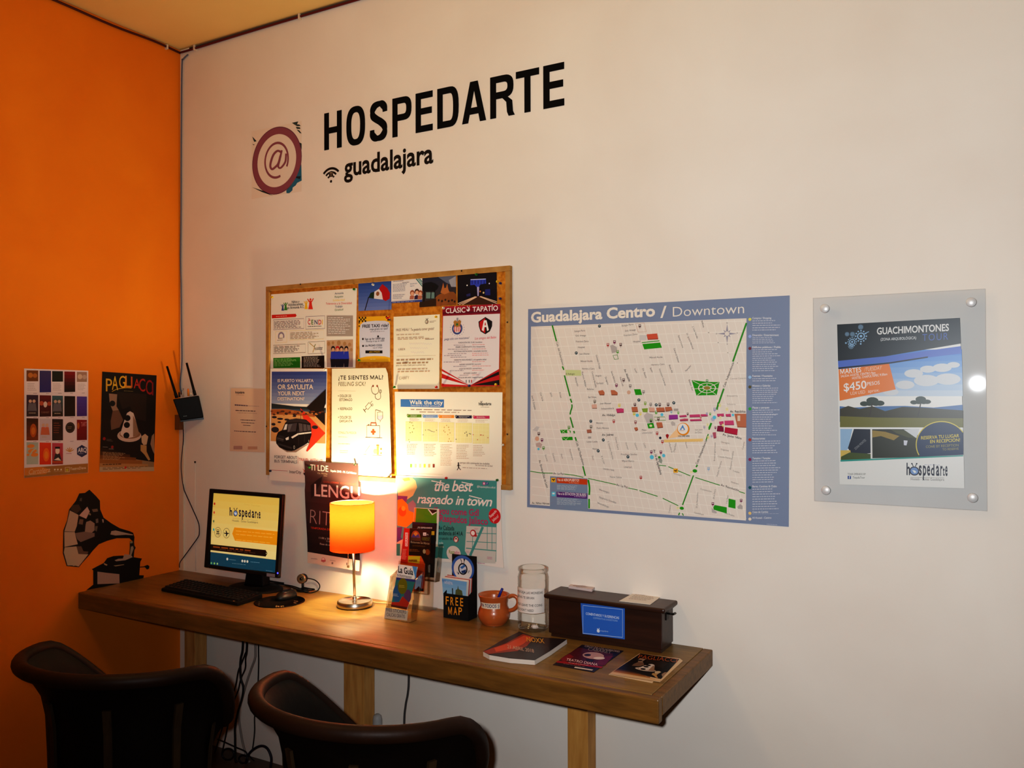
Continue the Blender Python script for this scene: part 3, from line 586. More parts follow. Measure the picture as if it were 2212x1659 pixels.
s.rect('drawing_print', 1350, 812, 1374, 880, (222, 92, 56), 2); s.rect('drawing_print', 1334, 834, 1390, 858, (222, 92, 56), 3)
s.line('drawing_print', [(1320, 1010), (1265, 1090)], 6, (210, 150, 110)); s.line('drawing_print', [(1240, 1112), (1282, 1118)], 4, LN); s.rect('drawing_print', 1402, 1020, 1430, 1120, (222, 160, 90), 2); s.rect('drawing_print', 1398, 998, 1432, 1016, (180, 120, 70), 2); s.disc('drawing_print', (1385, 1080), 30, (246, 214, 130), 2); s.disc('drawing_print', (1455, 1050), 14, (190, 120, 70), 2); s.disc('drawing_print', (1455, 1100), 12, (190, 120, 70), 2); s.line('drawing_print', [(1350, 1124), (1470, 1128)], 4, LN)
s.rows([(1405, 1220), (1455, 1222), (1455, 1236), (1405, 1234)], 1, (226, 150, 110)); s.disc('drawing_print', (1400, 1270), 12, (240, 190, 130))
s.finish([(868, 90), (1510, 82), (1535, 150), (1555, 400), (1572, 1000), (1580, 1388), (1300, 1370), (862, 1340)], (244, 236, 206))

s = Sheet('poster', 'white walking tour sheet with a blue title band and five small maps', 'poster', wall(.0208), K4, 'posters pinned to the cork board')
s.poly('band_print', [(195, 234), (714, 238), (712, 334), (195, 325)], (66, 120, 186), 1); s.text('Walk the city', (302, 292), (700, 298), 46, (238, 232, 216), 3, .026, space=1.1); s.text('Descubre la ciudad caminando', (318, 318), (668, 324), 20, (226, 222, 210), 3, 0)
s.text('hospedarte', (1128, 306), (1278, 306), 34, (30, 26, 26), 3, .022); s.disc('logo_print', (1158, 290), 17, (60, 50, 46), 2, 14, inner=.7); s.line('logo_print', [(1150, 255), (1156, 272)], 5, (40, 34, 34)); s.line('logo_print', [(1170, 255), (1163, 272)], 5, (40, 34, 34)); s.rows([(1150, 322), (1262, 324), (1262, 334), (1150, 332)], 1, (130, 110, 90))
s.rows([(315, 350), (1050, 362), (1050, 376), (315, 366)], 1, (130, 100, 90), fill=1); s.rows([(420, 380), (1045, 388), (1045, 402), (420, 396)], 1, (160, 130, 110), fill=1)
for x0, x1, y, c in ((285, 445, 416, (86, 130, 44)), (470, 640, 420, (110, 150, 200)), (662, 836, 424, (234, 140, 50)), (862, 1046, 428, (34, 36, 70)), (1074, 1258, 432, (190, 50, 96))):
    s.rect('band_print', x0, y, x1, y+36, c, 1); s.disc('band_print', (x0-4, y+10), 15, c, 2, 14); s.poly('band_print', [(x0-12, y+18), (x0+6, y+18), (x0-4, y+40)], c, 2); s.disc('band_print', (x0-4, y+10), 6, (220, 210, 180), 3, 10)
    s.rows([(x0+30, y+6), (x1-20, y+6), (x1-20, y+30), (x0+30, y+30)], 2, (226, 220, 210), hh=.3); s.rows([(x0+15, y+44), (x1-5, y+46), (x1-5, y+84), (x0+15, y+82)], 3, (190, 170, 140), hh=.3)
for x0, x1, y0, y1 in ((255, 445, 500, 735), (460, 640, 506, 740), (650, 836, 512, 746), (852, 1048, 518, 755), (1058, 1254, 524, 765)):
    s.rect('map_print', x0, y0, x1, y1, (232, 222, 160), 1)
    for i in range(5): yy = y0+(y1-y0)*(i+.5)/5; s.line('map_print', [(x0, yy), (x1, yy+8)], 2, (244, 238, 200), 2)
    for i in range(4): xx = x0+(x1-x0)*(i+.6)/4.4; s.line('map_print', [(xx, y0), (xx-10, y1)], 2, (244, 238, 200), 2)
for pts, c in (([(308, 510), (330, 516), (342, 550), (302, 576), (352, 588), (335, 628), (310, 636), (293, 718), (300, 746)], (80, 96, 40)), ([(492, 604), (522, 600), (536, 602), (548, 610), (560, 616), (574, 620), (592, 624), (624, 606), (464, 660)], (110, 110, 110)), ([(745, 548), (716, 570), (768, 570), (710, 612), (725, 628), (775, 600), (785, 638), (758, 656), (776, 708), (765, 738), (795, 738)], (190, 110, 50)), ([(962, 640), (980, 628), (990, 655), (990, 672), (1016, 646), (1032, 650), (858, 712)], (36, 36, 66)), ([(1062, 658), (1148, 662), (1160, 662), (1182, 666), (1238, 694), (1114, 718)], (190, 60, 60))):
    for p in pts: s.disc('map_print', p, 6, c, 3, 8)
for i, (x0, x1, y0, y1) in enumerate(((270, 410, 765, 900), (475, 630, 765, 920), (670, 830, 770, 1030), (862, 1025, 775, 950), (1062, 1210, 780, 920))):
    s.rows([(x0, y0), (x1, y0), (x1, y1), (x0, y1)], int((y1-y0)/18), (176, 140, 110), hh=.24)
for i, c in enumerate(((110, 180, 70), (220, 190, 150), (220, 200, 150), (240, 210, 60), (200, 160, 120), (120, 50, 40))): s.rect('logo_print', 308+i*54, 1008, 332+i*54, 1050, c, 2)
s.disc('figure_print', (886, 998), 10, INK, 2, 12); s.line('figure_print', [(885, 1008), (888, 1042)], 14, INK); s.line('figure_print', [(888, 1040), (898, 1062), (914, 1078)], 8, INK); s.line('figure_print', [(886, 1040), (884, 1060), (870, 1082)], 8, INK); s.line('figure_print', [(884, 1014), (870, 1035)], 6, INK); s.line('figure_print', [(888, 1014), (902, 1028), (914, 1026)], 6, INK)
s.text('porque sólo caminando las ciudades', (905, 1002), (1258, 1016), 22, (90, 60, 40), 2, .004); s.text('las conoces de verdad', (1090, 1030), (1292, 1042), 20, (110, 80, 60), 2, 0); s.rows([(935, 1044), (1295, 1062), (1295, 1074), (935, 1056)], 1, (150, 120, 96))
s.line('print', [(310, 1120), (700, 1134)], 2, (200, 170, 120))
s.finish([(125, 145), (1412, 152), (1400, 1260), (1200, 1215), (150, 1165)], (240, 232, 214))

# ---- posters hanging below the board
s = Sheet('poster', 'brown theatre poster with thin white capitals hanging behind the lamp', 'poster', wall(.0232), (640, 980, 6.144))
BR = (60, 44, 44)
s.grad('picture_print', [(106, 98), (822, 140), (842, 1418), (150, 1304)], (92, 66, 62), (34, 25, 28), 9, 1)
s.poly('picture_print', [(190, 420), (300, 330), (350, 300), (330, 380), (250, 520), (200, 600)], (48, 36, 38), 2); s.disc('logo_print', (742, 235), 66, (92, 60, 56), 2, 22, rx=46)
s.text('TI', (185, 218), (250, 224), 76, (226, 214, 200), 4, .004); s.text('LDE', (285, 226), (424, 240), 76, (226, 214, 200), 4, .004); s.disc('logo_print', (272, 160), 10, (200, 60, 50), 4, 10)
s.text('Cía. Mínima', (282, 268), (412, 278), 20, (190, 170, 140), 4, 0); s.text('teatro', (362, 298), (408, 304), 16, (190, 170, 140), 4, 0)
s.text('España 2048 - Fil. Cei México', (456, 238), (798, 272), 26, (230, 220, 206), 4, .012); s.text('GUILLERMO GONZÁLEZ', (360, 384), (790, 420), 24, (178, 72, 48), 4, .008, space=1.3)
s.text('LENGU', (240, 560), (845, 608), 156, (226, 204, 196), 5, .012); s.text('RIT', (180, 925), (450, 965), 190, (176, 156, 150), 5, -.022, slant=.05)
s.text('TEMPORADA DE', (192, 996), (450, 1022), 26, (190, 70, 36), 4, .008); s.text('11:00 y 20:00', (302, 1128), (480, 1146), 24, (200, 190, 180), 4, 0); s.text('11:00', (402, 1172), (470, 1180), 22, (200, 190, 180), 4, 0); s.text('Fines de semana', (314, 1208), (520, 1232), 24, (200, 190, 180), 4, 0)
s.poly('band_print', [(150, 1304), (842, 1418), (836, 1560), (150, 1450)], (216, 196, 182), 2); s.text('cervantina', (195, 1396), (278, 1404), 14, (60, 50, 60), 4, .004); s.disc('logo_print', (360, 1410), 34, (200, 130, 126), 4, 18); s.disc('logo_print', (358, 1404), 22, (226, 200, 190), 5, 18); s.rect('logo_print', 330, 1410, 390, 1432, (196, 100, 100), 6); s.rect('logo_print', 468, 1440, 490, 1466, (120, 110, 110), 4); s.line('logo_print', [(446, 1414), (520, 1426)], 6, (150, 140, 136), 4); s.rect('logo_print', 664, 1446, 678, 1480, (100, 90, 90), 4)
s.finish([(106, 98), (822, 140), (842, 1418), (836, 1560), (480, 1498), (150, 1450), (148, 1200), (120, 700), (112, 480), (135, 200)], (70, 52, 50), pname='picture_print')

s = Sheet('poster', 'teal shaved ice poster with a street map in its corner, above the brochures', 'poster', wall(.0226), (640, 970, 4.367))
TEAL = (74, 146, 142)
s.poly('picture_print', [(950, 262), (1892, 300), (1888, 965), (1885, 1065), (945, 1005)], TEAL, 1)
s.poly('fruit_print', [(950, 262), (1090, 268), (1125, 300), (1140, 360), (1100, 440), (1040, 480), (960, 470)], (226, 190, 130), 2); s.poly('fruit_print', [(955, 440), (1050, 445), (1040, 500), (960, 520)], (110, 66, 130), 3); s.poly('fruit_print', [(1000, 280), (1065, 268), (1075, 295), (1020, 305)], (226, 170, 60), 3)
s.poly('fruit_print', [(1100, 480), (1130, 520), (1120, 640), (1060, 600), (1050, 520)], (140, 128, 140), 2); s.poly('fruit_print', [(955, 480), (1000, 470), (1050, 520), (1060, 580), (1108, 600), (1110, 680), (1040, 740), (955, 720)], (240, 140, 36), 4); s.disc('fruit_print', (1000, 590), 46, (232, 96, 30), 5, 16); s.disc('fruit_print', (1010, 560), 24, (246, 170, 60), 6, 12)
s.poly('fruit_print', [(950, 740), (1000, 735), (985, 830), (1000, 850), (950, 880)], (84, 58, 126), 4); s.poly('fruit_print', [(950, 870), (1010, 850), (1000, 900), (985, 1005), (945, 1005)], (206, 176, 150), 3); s.poly('fruit_print', [(945, 895), (980, 892), (978, 1005), (945, 1005)], (60, 130, 120), 4)
s.text('the best', (1292, 395), (1655, 400), 98, (232, 222, 214), 4, .012, slant=.28, space=.92); s.text('raspado in town', (1140, 508), (1838, 540), 84, (232, 222, 214), 4, .014, slant=.28, space=.92)
s.line('lettering', [(1275, 300), (1400, 325)], 9, (232, 222, 214), 4); s.line('lettering', [(1560, 312), (1668, 335)], 9, (232, 222, 214), 4); s.line('lettering', [(1630, 440), (1750, 470)], 9, (232, 222, 214), 4)
s.disc('logo_print', (1771, 325), 17, (190, 70, 130), 4, 14); s.disc('logo_print', (1771, 325), 9, (226, 214, 220), 5, 12); s.disc('logo_print', (1800, 325), 15, (50, 72, 140), 4, 14); s.text('f', (1796, 335), (1804, 335), 20, (226, 220, 214), 5)
s.text('@RaspadosJalisco.oficial', (1705, 362), (1878, 372), 18, (226, 220, 214), 4, 0)
PK = (176, 52, 100)
s.text('If you come Gdl', (1300, 608), (1722, 632), 60, PK, 3, .02); s.text('Raspados Jalisco', (1352, 682), (1808, 715), 62, PK, 3, .02)
s.text('Av Calzada', (1338, 762), (1490, 768), 40, (20, 44, 48), 3, .01); s.text('Independencia #141A', (1270, 806), (1572, 818), 38, (20, 44, 48), 3, .014); s.text('las cruzado de', (1310, 852), (1474, 858), 26, (20, 44, 48), 3, .004); s.text('cola', (1346, 894), (1386, 896), 22, (214, 220, 210), 3, 0); s.text('nueva', (1340, 930), (1392, 932), 22, (214, 220, 210), 3, 0)
s.disc('logo_print', (1506, 852), 30, (150, 30, 36), 3, 20); s.poly('logo_print', [(1490, 868), (1494, 838), (1508, 828), (1522, 840), (1520, 870), (1506, 880)], (226, 210, 200), 4); s.disc('logo_print', (1507, 846), 9, (60, 40, 40), 5, 10)
s.disc('logo_print', (1484, 985), 72, (216, 206, 196), 3, 24, rx=80); s.disc('logo_print', (1484, 985), 72, (90, 110, 120), 2, 24, rx=84); s.text('Rasp', (1440, 985), (1492, 988), 34, (130, 150, 50), 4, .01); s.text('ados', (1492, 988), (1540, 992), 32, (200, 90, 120), 4, .01)
s.poly('map_print', [(1605, 725), (1885, 738), (1885, 955), (1880, 1080), (1690, 1070), (1620, 1010), (1590, 960)], (196, 194, 186), 3)
for a, e, w_ in (((1760, 735), (1640, 1005), 24), ((1606, 790), (1885, 800), 6), ((1606, 872), (1885, 884), 6), ((1600, 935), (1885, 960), 9), ((1802, 735), (1800, 945), 5), ((1846, 736), (1846, 950), 5), ((1665, 800), (1660, 930), 5)): s.line('map_print', [a, e], w_, TEAL, 4)
s.disc('map_print', (1668, 793), 33, (176, 36, 44), 5, 20); s.poly('map_print', [(1690, 770), (1706, 828), (1660, 822)], (176, 36, 44), 5); s.disc('map_print', (1666, 793), 22, (232, 222, 214), 6, 18); s.rows([(1680, 742), (1722, 744), (1722, 768), (1680, 766)], 2, (190, 120, 140), 5); s.rows([(1600, 960), (1640, 962), (1640, 980), (1600, 978)], 2, (190, 120, 140), 5); s.rows([(1800, 1012), (1872, 1018), (1872, 1046), (1800, 1040)], 2, (190, 110, 140), 5); s.rows([(1710, 1068), (1800, 1075), (1800, 1088), (1710, 1081)], 1, (190, 110, 140), 5)
s.disc('badge_print', (1871, 632), 72, (196, 32, 40), 6, 28, rx=66); s.text('Raspado', (1832, 650), (1892, 590), 26, (232, 214, 210), 7, .006, up=(-.5, -.8)); s.text('Jalisco?', (1856, 688), (1912, 640), 26, (232, 214, 210), 7, .006, up=(-.5, -.8))
s.finish([(940, 250), (1930, 292), (1935, 760), (1958, 1125), (1690, 1085), (920, 1035)], (226, 218, 210), pname='picture_print')

# ---- pins
def pin(x, y, c, label, off=.0165):
    o = thing('push_pin', label, 'push pin', wall(off).at(x, y), 'push pins on the cork board'); b = MB(); p = o.location
    b.tube([p, V((p.x, -.006, p.z))], .0006, M_STEEL, 5); b.lathe([(0, .0085), (.0036, .008), (.0048, .006), (.0036, .003), (.0045, .0015), (.0045, 0), (0, 0)], p, mat(c, .3, .5), 12, axis=(0, -1, 0)); b.build('head', o)
G_, Y_, R_, W_, B_ = (34, 120, 50), (230, 186, 40), (200, 40, 40), (226, 220, 206), (44, 58, 120)
pin(589, 642, Y_, 'yellow push pin in the upper corner of the white charity poster'); pin(766, 625, G_, 'green push pin in the upper corner of the white charity poster')
pin(807, 615, W_, 'white push pin at the top of the flag postcard'); pin(776.5, 778, G_, 'green push pin in the lower corner of the free taxi flyer'); pin(838, 687, R_, 'red push pin in the upper corner of the free taxi flyer')
pin(1030, 593, G_, 'green push pin at the top of the night arches postcard'); pin(1075.5, 608.5, Y_, 'pale yellow push pin beside the night arches postcard, in bare cork', .014); pin(1082, 612, B_, 'blue push pin in bare cork beside the pale yellow pin', .014); pin(1081.5, 645, B_, 'blue push pin in bare cork above the football poster', .014)
pin(943, 684.5, Y_, 'yellow push pin in the corner of the free meal sheet'); pin(853, 836, G_, 'green push pin in the lower corner of the free meal sheet'); pin(943.5, 836, R_, 'red push pin in the lower corner of the free meal sheet')
pin(959, 665.5, W_, 'white push pin in the corner of the football poster title band', .022); pin(1018, 662, R_, 'red push pin in the title band of the football poster', .022); pin(957, 831, R_, 'red push pin in the lower corner of the football poster', .022); pin(1014.5, 833, B_, 'blue push pin at the bottom middle of the football poster', .022); pin(1072, 830.5, Y_, 'yellow push pin in the lower corner of the football poster', .022)
pin(965, 1032.5, R_, 'red push pin at the top edge of the teal shaved ice poster', .0242); pin(1075, 1037, G_, 'green push pin at the top corner of the teal shaved ice poster', .0242); pin(1087, 961, W_, 'white push pin at the side edge of the walking tour sheet', .022)
pin(585, 1017, (40, 40, 66), 'dark blue push pin in the lower corner of the travel poster', .022); pin(703, 798, W_, 'white push pin between the travel poster and the feeling sick poster', .0226); pin(768, 1003, (70, 80, 60), 'dark green push pin in the corner of the brown theatre poster', .0248); pin(669.5, 1009.5, G_, 'green push pin over the title of the brown theatre poster', .0248); pin(840, 1030, (120, 96, 40), 'olive push pin in the lower corner of the feeling sick poster', .0226)

# ---- notice left of the board
s = Sheet('notice_sheet', 'faded pinkish paper notice on the white wall beside the cork board frame', 'notice', wall(.0012), (480, 820, 9.214))
s.text('hospedarte', (262, 274), (442, 278), 46, (60, 48, 50), 2, .02); s.line('print', [(275, 303), (432, 308)], 4, (130, 100, 90))
s.rows([(250, 492), (520, 512), (520, 530), (250, 516)], 1, (80, 62, 90), fill=1, hh=.9); s.rows([(530, 516), (735, 526), (735, 540), (530, 530)], 1, (140, 116, 130), fill=1)
s.rows([(265, 604), (725, 622), (725, 640), (265, 622)], 1, (90, 68, 76), fill=1, hh=.8); s.rows([(305, 654), (690, 668), (690, 680), (305, 668)], 1, (150, 120, 100), fill=1)
for a, e, y in ((365, 668, 800), (380, 640, 855), (415, 595, 905)): s.rows([(a, y-6), (e, y+6), (e, y+20), (a, y+8)], 1, (90, 68, 80), fill=1, hh=.9)
s.rows([(240, 1012), (675, 1036), (675, 1054), (240, 1030)], 1, (110, 84, 90), fill=1, hh=.8); s.rect('print', 225, 1320, 400, 1390, (190, 150, 138), 1); s.rect('print', 510, 1330, 700, 1390, (200, 160, 136), 1)
s.finish([(172, 172), (855, 178), (845, 1450), (150, 1420)], (226, 196, 172), pname='sign_print')

# ------------------------------------------------------------------ town map
s = Sheet('street_map', 'large town centre street map poster with a blue border and legend column', 'map', wall(.0022), (1120, 620, 5.924), rough=.4)
M1, M2, M3, M4, M5, M6 = (1120, 620, 5.924), (1420, 620, 5.924), (1120, 870, 5.924), (1420, 870, 5.924), (1220, 660, 8.295), (1340, 840, 7.628)
BL = (124, 138, 166); PAPER = (222, 212, 202); ST = (232, 224, 214)
s.K = (0, 0, 1)
AREA = [(1147.0, 705.5), (1612.5, 687.5), (1611.5, 1124.5), (1144.8, 1089.8)]
s.poly('map_print', AREA, PAPER, 1)
def inside(x, y):
    u = (x-1146)/466; return 0 < u < 1 and 705.5-18*u < y < 1090+34.5*u
def street(p, q, w_=1.5, c=ST, n=50):
    run = None
    pts = [(p[0]+(q[0]-p[0])*i/n, p[1]+(q[1]-p[1])*i/n) for i in range(n+1)]; run = []
    for a in pts+[(0, 0)]:
        if inside(*a): run.append(a)
        else:
            if len(run) > 1: s.line('street_print', [run[0], run[-1]], w_, c, 2)
            run = []
for i in range(22):
    y = 715+i*19.5; t = -.06+.0145*i*.9
    street((1140, y-4 if i < 12 else y-4+(i-12)*-2), (1620, y-22+i*3.2))
for i in range(36):
    x = 1090+i*15.5; street((x, 690), (x+105, 1130), 1.3)
GR = (40, 150, 24); GD = (52, 140, 40)
s.K = M1
for a, e in (((432, 490), (486, 695)), ((562, 1015), (580, 1060)), ((588, 1130), (660, 1398)), ((664, 1430), (682, 1480))): s.line('avenue_print', [a, e], 18, GD, 3)
s.line('avenue_print', sm([(683, 1502), (684, 1540), (668, 1590), (660, 1632)]), 17, GD, 3)
s.text('Guadalajara Centro', (160, 452), (1748, 370), 124, (232, 222, 210), 3, .034); s.text('/', (1815, 392), (1895, 386), 140, (232, 222, 210), 3, .02)
def vtext(t, x0, y0, x1, y1, h=20, c=(96, 88, 84), bold=.002): s.text(t, (x0, y0), (x1, y1), h, c, 4, bold, up=((y1-y0), -(x1-x0)))
for t, x0, y0, x1, y1 in (('Eulogio Parra', 718, 578, 852, 566), ('Gral. Arteaga', 730, 634, 862, 630), ('Francisco Zarco', 735, 708, 898, 704), ('Hospital', 762, 782, 846, 780), ('Juan Álvarez', 778, 866, 908, 864), ('Manuel Acuña', 796, 960, 945, 958), ('Herrera y Cairo', 815, 1056, 972, 1056), ('Angulo', 985, 1146, 1060, 1144), ('Garibaldi', 995, 1242, 1086, 1242), ('Reforma', 878, 1318, 964, 1318), ('San Felipe', 890, 1420, 996, 1420), ('Juan Manuel', 1042, 1500, 1182, 1498), ('Independencia', 1060, 1568, 1222, 1562), ('Eulogio Parra', 1322, 506, 1470, 488), ('Gral. Arteaga', 1362, 572, 1498, 556), ('Francisco Zarco', 1348, 630, 1522, 612), ('Hospital', 1468, 710, 1560, 704), ('Manuel Acuña', 1676, 912, 1842, 906), ('Herrera y Cairo', 1700, 1006, 1868, 996), ('El Refugio', 606, 1124, 720, 1122)):
    s.text(t, (x0, y0), (x1, y1), 22, (96, 88, 84), 4, .002)
s.text('Av. Hidalgo', (1070, 1652), (1238, 1650), 26, (70, 64, 62), 4, .014)
for t, x0, y0, x1, y1 in (('Mezquitán', 720, 1160, 752, 1272), ('Ramos Millán', 806, 1088, 854, 1280), ('Contreras Medellín', 934, 1084, 984, 1288), ('Zaragoza', 1104, 1150, 1138, 1250), ('Santa Mónica', 1182, 1080, 1230, 1226), ('Pedro Loza', 1292, 1156, 1332, 1272), ('Gonzalez Ortega', 988, 870, 1036, 1050), ('Liceo', 1480, 1050, 1508, 1102), ('Dr. Baeza', 1582, 1046, 1626, 1166), ('Belén', 1680, 1040, 1706, 1094), ('Venustiano Carranza', 1796, 1046, 1872, 1262), ('Juan N. Cumplido', 166, 1390, 206, 1572), ('Cruz Verde', 272, 1350, 304, 1462), ('Jesús', 402, 1352, 420, 1408), ('Frías', 518, 1352, 538, 1420)):
    vtext(t, x0, y0, x1, y1)
vtext('Av. Alcalde', 1346, 1056, 1412, 1212, 26, (66, 60, 60), .012); vtext('Calz. del Federalismo', 480, 705, 560, 1005, 24, (110, 104, 96), .006)
s.poly('park_print', [(600, 1060), (800, 1064), (804, 1136), (606, 1136)], (196, 206, 150), 3)
def block(q, c, dx=0, dy=10, k=4):
    d = tuple(v*.72 for v in c); n = len(q); s.poly('building_print', [(x+dx, y+dy) for x, y in q], d, k); s.poly('building_print', q, c, k+1)
RD, TC, PK2 = (200, 92, 70), (184, 112, 82), (196, 72, 118)
block([(1640, 605), (1775, 594), (1788, 660), (1655, 666)], RD); s.rect('building_print', 1548, 614, 1640, 680, (200, 196, 192), 3)
s.line('park_print', [(1578, 712), (1804, 688)], 10, GR, 4); s.poly('park_print', [(1585, 730), (1812, 710), (1836, 776), (1610, 798)], GR, 4); s.poly('park_print', [(1478, 1308), (1562, 1308), (1582, 1380), (1498, 1382)], GR, 4); s.box('park_print', [(1498, 466), (1608, 460), (1636, 572), (1530, 578)], 5, (190, 150, 130), 3); s.box('park_print', [(1210, 875), (1264, 868), (1278, 922), (1228, 926)], 8, (70, 130, 50), 3)
s.poly('building_print', [(1172, 748), (1205, 738), (1258, 770), (1264, 830), (1196, 848)], (176, 168, 164), 4)
block([(1020, 1330), (1080, 1318), (1102, 1350), (1098, 1376), (1040, 1376)], TC); block([(1180, 1318), (1230, 1320), (1270, 1352), (1266, 1376), (1190, 1376)], TC); s.disc('building_print', (1412, 1348), 26, (206, 168, 146), 4, 14)
block([(936, 1504), (1000, 1500), (1006, 1548), (944, 1548)], (214, 172, 154)); block([(1250, 1556), (1320, 1552), (1348, 1572), (1344, 1600), (1262, 1604)], PK2); block([(1446, 1536), (1520, 1534), (1530, 1590), (1456, 1592)], TC); block([(1668, 1540), (1740, 1544), (1744, 1592), (1676, 1592)], (212, 166, 146)); block([(1764, 1545), (1862, 1542), (1872, 1590), (1776, 1592)], TC); s.poly('park_print', [(1578, 1556), (1656, 1550), (1650, 1604), (1592, 1602)], (130, 160, 60), 4)
def icon(x, y, c, h=44):
    s.rect('icon_print', x-15, y-h*.5, x+15, y+h*.35, c, 6); s.rect('icon_print', x-9, y-h*.36, x+9, y-h*.02, (206, 196, 190), 7); s.line('icon_print', [(x, y+h*.3), (x, y+h*.75)], 5, c, 6)
RC, DC, MC, GC = (176, 60, 58), (96, 70, 70), (120, 40, 84), (110, 160, 60)
for x, y, c in ((1144, 742, RC), (1228, 705, MC), (1308, 740, DC), (1552, 500, DC), (1345, 1192, DC), (1254, 1258, MC), (1430, 1268, (140, 132, 126)), (1600, 1345, (140, 132, 126)), (976, 1466, (120, 112, 100)), (1490, 1506, DC), (1692, 1504, (140, 132, 126)), (1808, 1508, DC), (1914, 1504, DC), (1622, 1490, (130, 170, 60)), (1268, 830, (96, 160, 70)), (1290, 1516, (226, 206, 90)), (1480, 1622, (206, 196, 70)), (1560, 1622, (230, 214, 110)), (1762, 1606, (96, 160, 70))): icon(x, y, c)
def parking(x, y): s.disc('icon_print', (x, y), 20, (38, 66, 78), 6, 16); s.text('P', (x-6, y+9), (x+8, y+8), 18, (214, 216, 212), 7, .006)
for p in ((1036, 500), (739, 844), (1540, 1446), (1762, 1508)): parking(*p)
s.poly('building_print', [(1608, 1640), (1650, 1606), (1720, 1650), (1735, 1740), (1640, 1740)], (190, 182, 178), 4)
s.K = M2
s.text('Downtown', (198, 380), (1110, 336), 124, (228, 220, 210), 3, -.006)
s.line('avenue_print', [(1140, 460), (966, 955)], 22, GD, 3); s.line('avenue_print', [(850, 1300), (760, 1560)], 22, GD, 3); vtext('Calz. Independencia', 862, 1286, 982, 968, 26, (90, 84, 78), .012)
for t, x0, y0, x1, y1 in (('Ramón Corona', 262, 625, 320, 780), ('Dr. Ignacio Mariscal', 370, 596, 450, 796), ('J. Luis Verdía', 446, 506, 505, 660), ('Mina', 560, 436, 586, 520), ('General Salazar', 206, 786, 268, 972), ('Baeza Alz.', 146, 1000, 184, 1104), ('Belén Sur', 398, 1190, 446, 1332)): vtext(t, x0, y0, x1, y1)
for t, x0, y0, x1, y1 in (('Coronel Calderón', 932, 1182, 1134, 1176), ('Esquerra', 892, 1402, 1026, 1402), ('Industria', 892, 1508, 1000, 1510)): s.text(t, (x0, y0), (x1, y1), 20, (150, 142, 134), 4, 0)
vtext('Pensador', 368, 1084, 436, 1006, 20)
s.text('Av. República', (930, 1606), (1128, 1606), 28, (66, 60, 60), 4, .012)
for a in range(8):
    r, w_ = (130, 14) if a % 2 == 0 else (68, 11); q = math.radians(a*45); cx_, cy_ = 892, 597; px_, py_ = -math.sin(q), math.cos(q)
    s.poly('compass_print', [(cx_+r*.95*math.cos(q), cy_+r*.95*math.sin(q)), (cx_+24*math.cos(q)+px_*w_, cy_+24*math.sin(q)+py_*w_), (cx_+24*math.cos(q)-px_*w_, cy_+24*math.sin(q)-py_*w_)], (150, 146, 160), 4)
s.disc('compass_print', (892, 597), 30, PAPER, 5, 18); s.text('N', (885, 468), (900, 467), 16, (80, 76, 80), 4, .01); s.text('S', (887, 738), (899, 737), 14, (80, 76, 80), 4, .01); s.text('O', (748, 606), (766, 605), 16, (80, 76, 80), 4, .01); s.text('E', (1018, 596), (1028, 595), 16, (80, 76, 80), 4, .01)
s.poly('park_print', [(438, 1192), (640, 1214), (795, 1216), (760, 1382), (500, 1388)], GR, 4)
s.disc('park_print', (635, 1292), 66, PAPER, 5, 26, rx=118, inner=.88); s.disc('park_print', (635, 1292), 30, PAPER, 5, 20, rx=60, inner=.8)
for a in ((452, 1200), (635, 1214), (785, 1225), (470, 1304), (790, 1304), (512, 1384), (630, 1386), (752, 1378)): s.line('park_print', [a, (635, 1292)], 7, PAPER, 6)
s.disc('park_print', (635, 1292), 22, (150, 130, 60), 7, 14, rx=40)
parking(210, 1482); icon(635, 1205, (70, 150, 80)); icon(800, 1515, (232, 222, 150)); icon(890, 1565, (232, 222, 150)); icon(30, 1506, DC); icon(138, 1506, DC); icon(732, 1568, (150, 150, 190))
LG = (190, 194, 206)
def legend(y0, head, n, c, y1):
    s.disc('icon_print', (1184, y0+14), 20, c, 3, 14); s.text(head, (1216, y0+10), (1216+len(head)*13.5, y0+8), 24, (214, 214, 216), 3, .014); s.rows([(1216, y0+20), (1640, y0+12), (1640, y1), (1216, y1+6)], n, LG, 3, fill=.82, hh=.3, word=.08)
legend(400, 'Compras / Shopping', 5, (216, 210, 96), 560); legend(618, 'Diversión / Entertainment', 4, (150, 170, 220), 722); legend(772, 'Edificios públicos / Public', 11, (120, 60, 70), 1080); legend(1140, 'Fuentes / Fountains', 2, (150, 190, 226), 1210); legend(1265, 'Museos y Galerías', 8, (96, 90, 60), 1490); legend(1545, 'Plazas y parques', 3, (60, 160, 70), 1640)
s.K = M4
s.rows([(1216, 140), (1630, 140), (1630, 425), (1216, 425)], 10, LG, 3, fill=.75, hh=.3, word=.08); legend(460, 'Restaurantes', 6, (170, 70, 60), 650); legend(712, 'Templos / Temples', 10, (140, 50, 90), 1025); legend(1072, 'Bares, Cantinas & Clubs', 9, (30, 90, 100), 1370); legend(1400, 'Casas de Cambio', 1, (226, 190, 120), 1422); legend(1475, 'HI Hostel - Centro', 0, (226, 210, 190), 1490)
s.rows([(1400, 1548), (1590, 1560), (1590, 1572), (1400, 1560)], 1, LG, 3)
s.K = M3
for a, e in (((662, 185), (700, 320)), ((708, 360), (716, 392)), ((726, 440), (740, 488)), ((824, 812), (856, 935))): s.line('avenue_print', [a, e], 18, GD, 3)
s.line('avenue_print', sm([(892, 985), (908, 1080), (905, 1180)]), 22, GR, 4); s.line('avenue_print', [(904, 1230), (904, 1352)], 20, GR, 4)
